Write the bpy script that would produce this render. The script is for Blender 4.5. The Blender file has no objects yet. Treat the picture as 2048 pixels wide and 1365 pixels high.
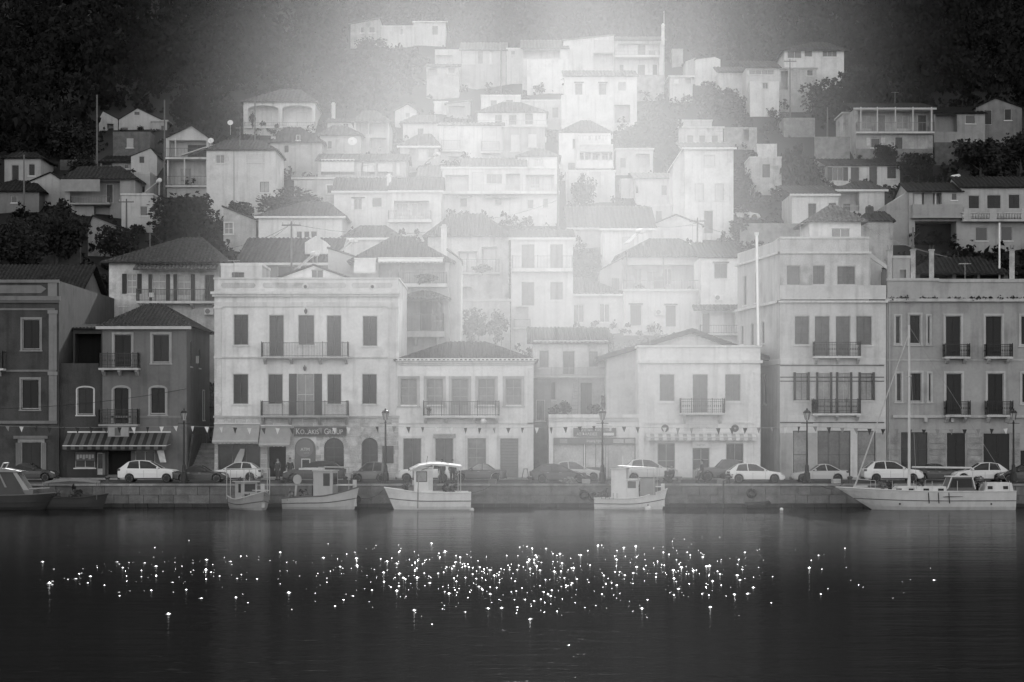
import bpy, math, random
import numpy as np
from mathutils import Vector, Matrix
random.seed(7)
R = random.Random(11)
C = bpy.context.scene.collection
SC = bpy.context.scene
PI = math.pi

# ------------------------------------------------------------------ camera, sky, sun, exposure
F = 4050.0            # focal length in photo pixels (photo 2048 wide)
HC = 6.0              # camera height above the water
HOR = 853.0           # horizon row in the photo
cam = bpy.data.cameras.new('camera')
co = bpy.data.objects.new('camera', cam); C.objects.link(co)
co.location = (0, 0, HC); co.rotation_euler = (PI/2, 0, 0)
cam.sensor_width = 36.0; cam.lens = 36.0*F/2048.0
cam.shift_y = (HOR-682.5)/2048.0
cam.clip_start = 1.0; cam.clip_end = 4000.0
SC.camera = co

SUN_EL = math.radians(27.0); SUN_AZ = math.radians(1.5)      # sun ahead of the camera, above the hill
world = bpy.data.worlds.new('World'); SC.world = world; world.use_nodes = True
wn = world.node_tree.nodes; wl = world.node_tree.links
sky = wn.new('ShaderNodeTexSky'); sky.sky_type = 'NISHITA'; sky.sun_disc = False
sky.sun_elevation = SUN_EL; sky.sun_rotation = SUN_AZ
sky.air_density = 1.0; sky.dust_density = 1.5; sky.ozone_density = 1.0
bw = wn.new('ShaderNodeRGBToBW'); wl.new(sky.outputs[0], bw.inputs[0])
wl.new(bw.outputs[0], wn['Background'].inputs[0])
wn['Background'].inputs[1].default_value = 0.15
sl = bpy.data.lights.new('sun', 'SUN'); sl.energy = 3.0; sl.angle = math.radians(0.5); sl.color = (1, 1, 1)
so = bpy.data.objects.new('sun', sl); C.objects.link(so)
SDIR = Vector((math.sin(SUN_AZ)*math.cos(SUN_EL), math.cos(SUN_AZ)*math.cos(SUN_EL), math.sin(SUN_EL)))
so.rotation_euler = (-SDIR).to_track_quat('-Z', 'Y').to_euler(); so.location = (0, 200, 200)
SC.view_settings.view_transform = 'Standard'; SC.view_settings.look = 'None'
SC.view_settings.exposure = 1.43; SC.view_settings.gamma = 1.0; SC.view_settings.use_curve_mapping = False
SC.cycles.volume_bounces = 0; SC.cycles.max_bounces = 6; SC.cycles.diffuse_bounces = 2
SC.cycles.glossy_bounces = 3; SC.cycles.transmission_bounces = 3; SC.cycles.volume_max_steps = 64
SC.cycles.volume_step_rate = 1.0; SC.cycles.caustics_reflective = False; SC.cycles.caustics_refractive = False

# ------------------------------------------------------------------ helpers
def PX(px, Y): return (px-1024.0)/F*Y
def PZ(py, Y): return HC+(HOR-py)/F*Y
def YB(yb): return 310230.0/(yb+827.75)      # distance of a point of the hillside whose photo row is yb
def ground(Y):
    if Y < 172: return 1.74
    if Y < 176: return 1.74+(Y-172)*0.169
    if Y < 365: return 2.415+(Y-176)*0.415
    return 80.85+(Y-365)*0.52

class MB:
    def __init__(s): s.v = []; s.f = []; s.mi = []; s.cur = 0
    def poly(s, *p):
        i = len(s.v); s.v.extend(p); s.f.append(tuple(range(i, i+len(p)))); s.mi.append(s.cur); return s
    def box(s, x0, x1, y0, y1, z0, z1):
        i = len(s.v)
        s.v.extend([(x0,y0,z0),(x1,y0,z0),(x1,y1,z0),(x0,y1,z0),(x0,y0,z1),(x1,y0,z1),(x1,y1,z1),(x0,y1,z1)])
        for q in ((0,3,2,1),(4,5,6,7),(0,1,5,4),(1,2,6,5),(2,3,7,6),(3,0,4,7)):
            s.f.append(tuple(i+k for k in q)); s.mi.append(s.cur)
        return s
    def prism(s, pts, y0, y1):                 # polygon (x,z) run through y
        n = len(pts); i = len(s.v)
        s.v.extend([(x,y0,z) for x,z in pts]); s.v.extend([(x,y1,z) for x,z in pts])
        s.f.append(tuple(i+k for k in range(n))); s.f.append(tuple(i+n+k for k in reversed(range(n))))
        s.mi += [s.cur]*2
        for k in range(n):
            s.f.append((i+k, i+n+k, i+n+(k+1)%n, i+(k+1)%n)); s.mi.append(s.cur)
        return s
    def tube(s, pts, r, n=6, cap=True):
        pts = [Vector(p) for p in pts]; rings = []
        rr = r if isinstance(r, (list, tuple)) else [r]*len(pts)
        for k, p in enumerate(pts):
            a = pts[max(k-1, 0)]; b = pts[min(k+1, len(pts)-1)]
            d = (b-a).normalized()
            up = Vector((0,0,1)) if abs(d.z) < 0.9 else Vector((0,1,0))
            e1 = d.cross(up).normalized(); e2 = e1.cross(d)
            i = len(s.v); rings.append(i)
            for q in range(n):
                t = 2*PI*q/n
                s.v.append(tuple(p+e1*(rr[k]*math.cos(t))+e2*(rr[k]*math.sin(t))))
        for a, b in zip(rings, rings[1:]):
            for q in range(n):
                s.f.append((a+q, a+(q+1)%n, b+(q+1)%n, b+q)); s.mi.append(s.cur)
        if cap:
            s.f.append(tuple(rings[0]+q for q in reversed(range(n)))); s.f.append(tuple(rings[-1]+q for q in range(n)))
            s.mi += [s.cur]*2
        return s
    def lathe(s, prof, n=10, cx=0, cy=0):       # profile (r,z) turned about the z axis
        rings = []
        for r, z in prof:
            i = len(s.v); rings.append(i)
            for q in range(n):
                t = 2*PI*q/n; s.v.append((cx+r*math.cos(t), cy+r*math.sin(t), z))
        for a, b in zip(rings, rings[1:]):
            for q in range(n):
                s.f.append((a+q, a+(q+1)%n, b+(q+1)%n, b+q)); s.mi.append(s.cur)
        s.f.append(tuple(rings[0]+q for q in reversed(range(n)))); s.f.append(tuple(rings[-1]+q for q in range(n)))
        s.mi += [s.cur]*2
        return s
    def ball(s, c, r, n=8, m=6, sz=1.0):
        s0 = len(s.v)
        prof = [(r*math.sin(PI*k/m), c[2]-sz*r*math.cos(PI*k/m)) for k in range(1, m)]
        s.lathe(prof, n, c[0], c[1]); return s
    def mesh(s, name, mats, smooth=False):
        me = bpy.data.meshes.new(name); me.from_pydata(s.v, [], s.f)
        for m in (mats if isinstance(mats, (list, tuple)) else [mats]): me.materials.append(m)
        if max(s.mi, default=0) > 0: me.polygons.foreach_set('material_index', s.mi)
        if smooth: me.polygons.foreach_set('use_smooth', [True]*len(s.f))
        return me
    def build(s, name, mats, parent=None, loc=(0,0,0), rz=0, smooth=False, **kw):
        return link(name, s.mesh(name, mats, smooth), parent, loc, rz, **kw)

def link(name, me, parent=None, loc=(0,0,0), rz=0, **kw):
    o = bpy.data.objects.new(name, me); C.objects.link(o)
    o.location = loc
    if rz: o.rotation_euler = (0, 0, rz)
    if parent is not None: o.parent = parent
    for k, val in kw.items(): o[k] = val
    return o
def thing(name, label, cat, loc=(0,0,0), rz=0, group=None):
    o = bpy.data.objects.new(name, None); C.objects.link(o); o.empty_display_size = 0.2
    o.location = loc; o.rotation_euler = (0, 0, rz); o['label'] = label; o['category'] = cat
    if group: o['group'] = group
    return o
def dup(root, loc, label=None, rz=None):
    r = root.copy(); C.objects.link(r); r.location = loc
    if rz is not None: r.rotation_euler = (0, 0, rz)
    if label: r['label'] = label
    for ch in list(root.children):
        c = ch.copy(); C.objects.link(c); c.parent = r
        for g in ch.children:
            d = g.copy(); C.objects.link(d); d.parent = c
    return r

# ------------------------------------------------------------------ materials (the photograph is black and white)
_m = {}
def mat(name, v, rough=0.7, var=0.15, scale=1.5, bump=0.0, bscale=20, metal=0.0, spec=0.4, streak=0.0, stain=0.0):
    key = (name, round(v, 3))
    if key in _m: return _m[key]
    m = bpy.data.materials.new(name); m.use_nodes = True
    nt = m.node_tree; n = nt.nodes; l = nt.links; b = n['Principled BSDF']
    b.inputs['Roughness'].default_value = rough; b.inputs['Metallic'].default_value = metal
    b.inputs['Specular IOR Level'].default_value = spec
    b.inputs['Base Color'].default_value = (v, v, v, 1)
    if var > 0 or streak > 0 or bump > 0:
        geo = n.new('ShaderNodeNewGeometry')
        last = None
        def noise(sc, det=4, strz=None):
            t = n.new('ShaderNodeTexNoise'); t.inputs['Scale'].default_value = sc; t.inputs['Detail'].default_value = det
            src = geo.outputs['Position']
            if strz:
                mp = n.new('ShaderNodeVectorMath'); mp.operation = 'MULTIPLY'; mp.inputs[1].default_value = strz
                l.new(src, mp.inputs[0]); src = mp.outputs[0]
            l.new(src, t.inputs['Vector']); return t.outputs['Fac']
        def rng(src, a, bb, lo, hi):
            mr = n.new('ShaderNodeMapRange'); mr.inputs['From Min'].default_value = a; mr.inputs['From Max'].default_value = bb
            mr.inputs['To Min'].default_value = lo; mr.inputs['To Max'].default_value = hi
            l.new(src, mr.inputs['Value']); return mr.outputs[0]
        def mul(a, bb):
            mm = n.new('ShaderNodeMath'); mm.operation = 'MULTIPLY'
            for i, x in enumerate((a, bb)):
                if isinstance(x, float): mm.inputs[i].default_value = x
                else: l.new(x, mm.inputs[i])
            return mm.outputs[0]
        val = mul(float(v), rng(noise(scale), 0.3, 0.7, 1-var, 1+var*0.6))
        val = mul(val, rng(noise(scale*9, 3), 0.3, 0.7, 1-var*0.5, 1+var*0.4))
        if streak > 0: val = mul(val, rng(noise(1.0, 5, (2.2, 2.2, 0.16)), 0.5, 0.75, 1.0, 1-streak))
        if stain > 0: val = mul(val, rng(noise(0.55, 6), 0.56, 0.68, 1.0, 1-stain))
        cb = n.new('ShaderNodeCombineColor')
        for k in range(3): l.new(val, cb.inputs[k])
        l.new(cb.outputs[0], b.inputs['Base Color'])
        if bump > 0:
            bp = n.new('ShaderNodeBump'); bp.inputs['Strength'].default_value = bump; bp.inputs['Distance'].default_value = 0.05
            l.new(noise(bscale), bp.inputs['Height']); l.new(bp.outputs[0], b.inputs['Normal'])
    _m[key] = m; return m
def plaster(v): return mat('plaster', round(v, 2), 0.85, 0.12, 0.5, 0.15, 14, spec=0.15, streak=0.24, stain=0.16)
def oldplaster(v): return mat('worn_plaster', round(v, 2), 0.9, 0.22, 0.9, 0.3, 10, streak=0.3, stain=0.4)
def stonem(v): return mat('stone', round(v, 2), 0.9, 0.3, 1.6, 0.5, 9, spec=0.15, streak=0.15)
def paint(v): return mat('paint', round(v, 2), 0.5, 0.08, 2.0, streak=0.12)
def wood(v): return mat('painted_wood', round(v, 2), 0.6, 0.18, 3.0, streak=0.25)
def tilem(v): return mat('roof_tile', round(v, 3), 0.9, 0.4, 3.2, 0.3, 25, spec=0.0, stain=0.25)
def metal(v): return mat('metal', round(v, 2), 0.45, 0.1, 3.0, metal=0.4)
def fabric(v): return mat('fabric', round(v, 2), 0.9, 0.12, 2.0, streak=0.12)
def glass(v=0.03): return mat('glass', round(v, 2), 0.15, 0.3, 0.7, spec=0.35)
def leafm(v): return mat('leaf', round(v, 3), 0.9, 0.3, 0.5, spec=0.0)
def carpaint(v): return mat('car_paint', round(v, 2), 0.25, 0.04, 1.0, spec=0.5)
def rubber(): return mat('rubber', 0.03, 0.8, 0.1)
TRIM = plaster(0.72)
# ------------------------------------------------------------------ water, quay, street, hillside, mist
def water_material():
    m = bpy.data.materials.new('sea_water'); m.use_nodes = True
    nt = m.node_tree; n = nt.nodes; l = nt.links; n.remove(n['Principled BSDF'])
    df = n.new('ShaderNodeBsdfDiffuse'); df.inputs[0].default_value = (0.005, 0.005, 0.005, 1)
    gl = n.new('ShaderNodeBsdfGlossy'); gl.inputs['Roughness'].default_value = 0.07; gl.inputs[0].default_value = (1, 1, 1, 1)
    fr = n.new('ShaderNodeFresnel'); fr.inputs['IOR'].default_value = 1.33
    fm = n.new('ShaderNodeMath'); fm.operation = 'MULTIPLY'; l.new(fr.outputs[0], fm.inputs[0])   # small waves hide part of the mirror; vignette darkening towards the camera put in too
    mx = n.new('ShaderNodeMixShader'); l.new(fm.outputs[0], mx.inputs[0]); l.new(df.outputs[0], mx.inputs[1]); l.new(gl.outputs[0], mx.inputs[2])
    l.new(mx.outputs[0], n['Material Output'].inputs['Surface'])
    geo = n.new('ShaderNodeNewGeometry')
    def vm(op, src, vec):
        t = n.new('ShaderNodeVectorMath'); t.operation = op; l.new(src, t.inputs[0]); t.inputs[1].default_value = vec; return t.outputs[0]
    def ma(op, a, bb=None, c=None):
        t = n.new('ShaderNodeMath'); t.operation = op
        for i, x in enumerate((a, bb, c)):
            if x is None: continue
            if isinstance(x, (int, float)): t.inputs[i].default_value = x
            else: l.new(x, t.inputs[i])
        return t.outputs[0]
    def noise(vec, sc, det):
        t = n.new('ShaderNodeTexNoise'); t.inputs['Scale'].default_value = sc; t.inputs['Detail'].default_value = det
        l.new(vec, t.inputs['Vector']); return t.outputs['Fac']
    pos = geo.outputs['Position']
    sep = n.new('ShaderNodeSeparateXYZ'); l.new(pos, sep.inputs[0]); X, Y = sep.outputs[0], sep.outputs[1]
    # long lazy ripples, gentler close under the quay
    calm = n.new('ShaderNodeMapRange'); calm.interpolation_type = 'SMOOTHSTEP'
    calm.inputs['From Min'].default_value = 125; calm.inputs['From Max'].default_value = 100
    calm.inputs['To Min'].default_value = 0.8; calm.inputs['To Max'].default_value = 1.0
    l.new(Y, calm.inputs['Value'])
    wr_ = n.new('ShaderNodeMapRange'); wr_.interpolation_type = 'SMOOTHSTEP'
    for k_, v_ in (('From Min', 128), ('From Max', 70), ('To Min', 0.68), ('To Max', WATER_REFL)): wr_.inputs[k_].default_value = v_
    l.new(Y, wr_.inputs['Value']); l.new(wr_.outputs[0], fm.inputs[1])
    r1 = ma('MULTIPLY', noise(vm('MULTIPLY', pos, (0.22, 0.95, 1)), 1.25, 4), 0.10)
    r2 = ma('MULTIPLY', noise(vm('MULTIPLY', pos, (0.6, 1.5, 1)), 3.5, 3), 0.028)
    big = ma('MULTIPLY', noise(vm('MULTIPLY', pos, (0.05, 0.13, 1)), 1.0, 2), 0.25)
    rip = ma('MULTIPLY', ma('ADD', ma('ADD', r1, r2), big), calm.outputs[0])
    bp = n.new('ShaderNodeBump'); bp.inputs['Strength'].default_value = 1.0; bp.inputs['Distance'].default_value = 1.0
    l.new(ma('MULTIPLY', rip, 0.62), bp.inputs['Height']); [l.new(bp.outputs[0], q.inputs['Normal']) for q in (df, gl, fr)]
    return m
WATER_REFL = 0.085
w = MB()
xs = [-420 + 8*i for i in range(106)]
w.poly((-420,-60,0), (420,-60,0), (420,150.4,0), (-420,150.4,0))
w.build('water', water_material(), kind='structure')
def wavelets():
    # wind-ruffled belt: short steep crests on the water that catch the sun
    rg = random.Random(5); b = MB(); nx, ny = 7, 8
    spots = []
    for k in range(560):
        Y = min(max(rg.gauss(82, 10.0), 63+4*rg.random()), 116); X = (rg.gauss(1.4, 5.4) if rg.random() < 0.66 else rg.uniform(-19, 10))*Y/80
        if rg.random() < 0.10: spots += [(X+rg.gauss(0, .07), Y+.9*q+rg.gauss(0, .25), .45) for q in range(rg.randint(3, 6))]
        elif rg.random() < 0.12: spots += [(X+rg.gauss(0, .5), Y+rg.gauss(0, 2.5)) for _ in range(3)]
        else: spots.append((X, Y))
    for X, Y, *k_ in spots:
        g_ = (.32+1.15*rg.random()**2.6)*(k_[0]*1.3 if k_ else 1); rx = 0.075*g_*(0.5+Y/140); ry = rg.uniform(0.14, 0.26)*g_; h = ry*rg.uniform(0.105, 0.165)
        yaw = rg.gauss(0, .25); i0 = len(b.v)
        for i in range(nx+1):
            for j in range(ny+1):
                u = 2*i/nx-1; t = 2*j/ny-1; r = min(1.0, math.hypot(u, t))
                z = h*(0.5+0.5*math.cos(PI*r))
                b.v.append((X+u*rx+t*ry*math.sin(yaw)*.4, Y+t*ry, z-0.004))
        for i in range(nx):
            for j in range(ny):
                a = i0+i*(ny+1)+j; b.f.append((a, a+ny+1, a+ny+2, a+1)); b.mi.append(0)
    m = bpy.data.materials.new('ruffled_water'); m.use_nodes = True; p = m.node_tree.nodes['Principled BSDF']
    p.inputs['Base Color'].default_value = (0.006,0.006,0.006,1); p.inputs['Roughness'].default_value = 0.22; p.inputs['IOR'].default_value = 1.33
    b.build('wave_crests', m, bpy.data.objects['water'], smooth=True, kind='stuff')
wavelets()
w = MB(); w.poly((-420,-60,-3), (420,-60,-3), (420,150.4,-3), (-420,150.4,-3)).build('sea_bed', stonem(0.1), kind='structure')

# quay: core, coping slabs and three courses of stone blocks
QZ = 1.74
q = MB(); q.box(-420, 420, 150.30, 172.5, -3, QZ-0.16).build('quay', stonem(0.2), kind='structure')
quay = bpy.data.objects['quay']
sm = [stonem(0.18), stonem(0.19), stonem(0.20), stonem(0.17)]
wetm = stonem(0.06)
bl = {}
def blockmesh(w, h, d, m, name):
    key = (round(w,2), round(h,2), m.name, name)
    if key not in bl:
        b = MB(); e = 0.012
        b.box(-w/2+e, w/2-e, -d, 0.02, e, h-e); bl[key] = b.mesh(name, m)
    return bl[key]
for row, (z, h) in enumerate(((-0.35, 0.62), (0.27, 0.64), (0.91, 0.65))):
    x = -43 + 0.6*row
    while x < 43:
        wd = R.choice((0.9, 1.1, 1.3, 1.6))
        m = wetm if row == 0 else R.choice(sm)
        link('stone_block', blockmesh(wd, h, R.choice((0.24, 0.27, 0.30)), m, 'stone_block'), quay, (x+wd/2, 150.30, z))
        x += wd
x = -43
while x < 43:
    wd = R.choice((1.8, 2.2, 2.6))
    link('coping_stone', blockmesh(wd, 0.17, 0.36, R.choice((stonem(0.32), stonem(0.28), stonem(0.36))), 'coping_stone'), quay, (x+wd/2, 150.30, QZ-0.165))
    x += wd
b = MB()
for sgn in (-1, 1): b.box(min(sgn*43, sgn*420), max(sgn*43, sgn*420), 150.0, 150.31, -1, QZ-0.01)
b.build('quay_face', stonem(0.28), quay)
g = MB(); g.poly((-420,150.62,QZ), (420,150.62,QZ), (420,172.5,QZ), (-420,172.5,QZ))
g.build('road', mat('asphalt', 0.06, 0.9, 0.3, 0.8, 0.3, 30), kind='structure')
g = MB(); g.box(-60, 60, 160.9, 163.3, QZ+0.004, QZ+0.13)
g.build('pavement', stonem(0.28), kind='structure')
x = -45
pav = bpy.data.objects['pavement']
while x < 45:
    link('kerb_stone', blockmesh(1.5, 0.15, 0.18, stonem(0.38), 'kerb_stone'), pav, (x, 160.9, QZ+0.004)); x += 1.5
g = MB(); z = QZ+0.004
for i in range(22): g.poly((-44+i*4, 152.0, z), (-42+i*4, 152.0, z), (-42+i*4, 152.12, z), (-44+i*4, 152.12, z))
g.build('road_marking', mat('road_paint', 0.6, 0.8), bpy.data.objects['road'], kind='stuff')

# hillside
def terrain():
    xs = np.linspace(-440, 440, 161); ys = np.concatenate([np.arange(171.5, 400, 3.0), np.arange(400, 810, 9.0)])
    Xg, Yg = np.meshgrid(xs, ys)
    Zg = np.vectorize(ground)(Yg)
    amp = np.clip((Yg-178)/60, 0, 1)
    Zg = Zg + amp*(0.5*np.sin(Xg*0.21+Yg*0.13)*np.cos(Yg*0.17-Xg*0.05) + 0.35*np.sin(Xg*0.53+1.3)*np.sin(Yg*0.41))
    Zg += np.clip((Yg-380)/200, 0, 1)*(9*np.sin(Xg*0.021+0.6)+6*np.sin(Xg*0.047+Yg*0.02))
    Zg[Yg < 174] = 1.70 + (Yg[Yg < 174]-171.5)*0.05
    nx, ny = len(xs), len(ys)
    idx = np.arange(nx*ny).reshape(ny, nx)
    fa = np.stack([idx[:-1,:-1], idx[:-1,1:], idx[1:,1:], idx[1:,:-1]], -1).reshape(-1, 4)
    me = bpy.data.meshes.new('hillside'); me.from_pydata(np.stack([Xg,Yg,Zg], -1).reshape(-1,3).tolist(), [], fa.tolist())
    me.polygons.foreach_set('use_smooth', [True]*len(fa))
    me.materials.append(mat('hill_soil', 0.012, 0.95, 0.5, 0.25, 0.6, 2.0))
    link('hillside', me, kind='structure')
terrain()

def gz(x, y):          # height of the hillside, bumps included
    z = ground(y); a = min(max((y-178)/60, 0), 1)
    z += a*(0.5*math.sin(x*0.21+y*0.13)*math.cos(y*0.17-x*0.05)+0.35*math.sin(x*0.53+1.3)*math.sin(y*0.41))
    z += min(max((y-380)/200, 0), 1)*(9*math.sin(x*0.021+0.6)+6*math.sin(x*0.047+y*0.02))
    return z

# soft-edged mist volume added for the bright glow over the middle of the town
MIST_C = (2.0, 148.0, 20.0); MIST_R = (29.5, 64.0, 43.0); MIST_D = 0.0112; MIST_G = 0.25
def mist():
    m = bpy.data.materials.new('mist'); m.use_nodes = True; nt = m.node_tree; n = nt.nodes; l = nt.links
    n.remove(n['Principled BSDF'])
    pv = n.new('ShaderNodeVolumePrincipled'); l.new(pv.outputs[0], n['Material Output'].inputs['Volume'])
    pv.inputs['Color'].default_value = (0.95,0.95,0.95,1); pv.inputs['Anisotropy'].default_value = MIST_G
    tc = n.new('ShaderNodeTexCoord')
    ln = n.new('ShaderNodeVectorMath'); ln.operation = 'LENGTH'; l.new(tc.outputs['Object'], ln.inputs[0])
    no = n.new('ShaderNodeTexNoise'); no.inputs['Scale'].default_value = 1.6; no.inputs['Detail'].default_value = 3
    l.new(tc.outputs['Object'], no.inputs['Vector'])
    # gaussian fall-off from the middle, broken up by slow noise
    def ma(op, a, bb):
        t = n.new('ShaderNodeMath'); t.operation = op
        for i, x in enumerate((a, bb)):
            if isinstance(x, (int, float)): t.inputs[i].default_value = x
            else: l.new(x, t.inputs[i])
        return t.outputs[0]
    rr = ma('ADD', ln.outputs['Value'], ma('MULTIPLY', ma('SUBTRACT', no.outputs['Fac'], 0.5), 0.45))
    ga = ma('POWER', 2.71828, ma('MULTIPLY', ma('MULTIPLY', rr, rr), -4.2))
    edge = n.new('ShaderNodeMapRange'); edge.interpolation_type = 'SMOOTHSTEP'
    edge.inputs['From Min'].default_value = 1.1; edge.inputs['From Max'].default_value = 0.7
    l.new(ln.outputs['Value'], edge.inputs['Value'])
    # slow banks plus light shafts drawn into the density along the low sun
    geo = n.new('ShaderNodeNewGeometry')
    def dot(v):
        t = n.new('ShaderNodeVectorMath'); t.operation = 'DOT_PRODUCT'; t.inputs[1].default_value = v; l.new(geo.outputs['Position'], t.inputs[0]); return t.outputs['Value']
    e1 = SDIR.cross(Vector((0, 0, 1))).normalized(); e2 = e1.cross(SDIR)
    cx = n.new('ShaderNodeCombineXYZ'); l.new(ma('MULTIPLY', dot(e1), 0.075), cx.inputs[0]); l.new(ma('MULTIPLY', dot(e2), 0.035), cx.inputs[1]); l.new(ma('MULTIPLY', dot(SDIR), 0.006), cx.inputs[2])
    n2 = n.new('ShaderNodeTexNoise'); n2.inputs['Scale'].default_value = 1.0; n2.inputs['Detail'].default_value = 2.5; l.new(cx.outputs[0], n2.inputs['Vector'])
    sh = n.new('ShaderNodeMapRange'); l.new(n2.outputs['Fac'], sh.inputs['Value'])
    for k_, v_ in (('From Min', .34), ('From Max', .68), ('To Min', .55), ('To Max', 1.45)): sh.inputs[k_].default_value = v_
    l.new(ma('MULTIPLY', ma('MULTIPLY', ma('MULTIPLY', ga, sh.outputs[0]), edge.outputs[0]), MIST_D), pv.inputs['Density'])
    b = MB(); b.ball((0,0,0), 1.15, 24, 16)
    o = b.build('mist', m, kind='stuff'); o.location = MIST_C; o.scale = MIST_R
    o['label'] = 'mist volume added for the bright glow over the middle of the town'
mist()
# ------------------------------------------------------------------ building kit
def wall_face(mb, P, U, w, z0, z1, holes, N, dep=0.2):
    """vertical wall from P along U (2D) with rectangular holes (u0,z0,u1,z1,depth,arch rise)"""
    hs = []
    for h in holes:
        u0, a, u1, b = max(h[0], 0.02), max(h[1], z0), min(h[2], w-0.02), min(h[3], z1-0.02)
        if u1-u0 > 0.05 and b-a > 0.05: hs.append((u0, a, u1, b, h[4] if len(h) > 4 and h[4] else dep, h[5] if len(h) > 5 else 0))
    def pt(u, z, d=0.0): return (P[0]+U[0]*u-N[0]*d, P[1]+U[1]*u-N[1]*d, z)
    zs = sorted({z0, z1, *[h[1] for h in hs], *[h[3] for h in hs]})
    for za, zb in zip(zs, zs[1:]):
        if zb-za < 1e-5: continue
        zm = (za+zb)/2; u = 0.0
        for h in sorted([h for h in hs if h[1] < zm < h[3]]):
            if h[0] > u+1e-5: mb.poly(pt(u,za), pt(h[0],za), pt(h[0],zb), pt(u,zb))
            u = max(u, h[2])
        if u < w-1e-5: mb.poly(pt(u,za), pt(w,za), pt(w,zb), pt(u,zb))
    for u0, a, u1, b, d, ar in hs:
        top = b-ar
        mb.poly(pt(u0,a), pt(u0,top), pt(u0,top,d), pt(u0,a,d)); mb.poly(pt(u1,a), pt(u1,a,d), pt(u1,top,d), pt(u1,top))
        mb.poly(pt(u0,a), pt(u0,a,d), pt(u1,a,d), pt(u1,a))
        if ar <= 0: mb.poly(pt(u0,b), pt(u1,b), pt(u1,b,d), pt(u0,b,d))
        else:
            n = 8; uc = (u0+u1)/2; hw = (u1-u0)/2
            arc = [(uc-hw*math.cos(PI*k/n), top+ar*math.sin(PI*k/n)) for k in range(n+1)]
            for k in range(n):
                (ua, za), (ub, zb) = arc[k], arc[k+1]
                mb.poly(pt(ua,za), pt(ub,zb), pt(ub,b), pt(ua,b))
                mb.poly(pt(ua,za), pt(ua,za,d), pt(ub,zb,d), pt(ub,zb))
    return hs

_wc = {}
def wmesh(key, fn):
    if key not in _wc: _wc[key] = fn()
    return _wc[key]
def bars(w, h, t, y0, y1, bottom=True):
    b = MB(); b.box(-w/2, -w/2+t, y0, y1, 0, h); b.box(w/2-t, w/2, y0, y1, 0, h); b.box(-w/2+t, w/2-t, y0, y1, h-t, h)
    if bottom: b.box(-w/2+t, w/2-t, y0, y1, 0, t)
    return b
def shutter_mesh(w, h, v):
    def f():
        b = MB(); t = 0.03; e = 0.07
        b.box(0, e, 0, t, 0, h); b.box(w-e, w, 0, t, 0, h)
        for z in (0, h*0.36, h-e): b.box(e, w-e, 0, t, z, z+e)
        n = max(3, min(12, int(h/0.22)))
        for k in range(n):
            z = e+(h-2*e)*k/n; b.poly((e, 0.004, z), (w-e, 0.004, z), (w-e, t-0.004, z+(h-2*e)/n), (e, t-0.004, z+(h-2*e)/n))
        return b.mesh('shutter', wood(v))
    return wmesh(('sh', round(w,2), round(h,2), round(v,2)), f)

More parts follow.
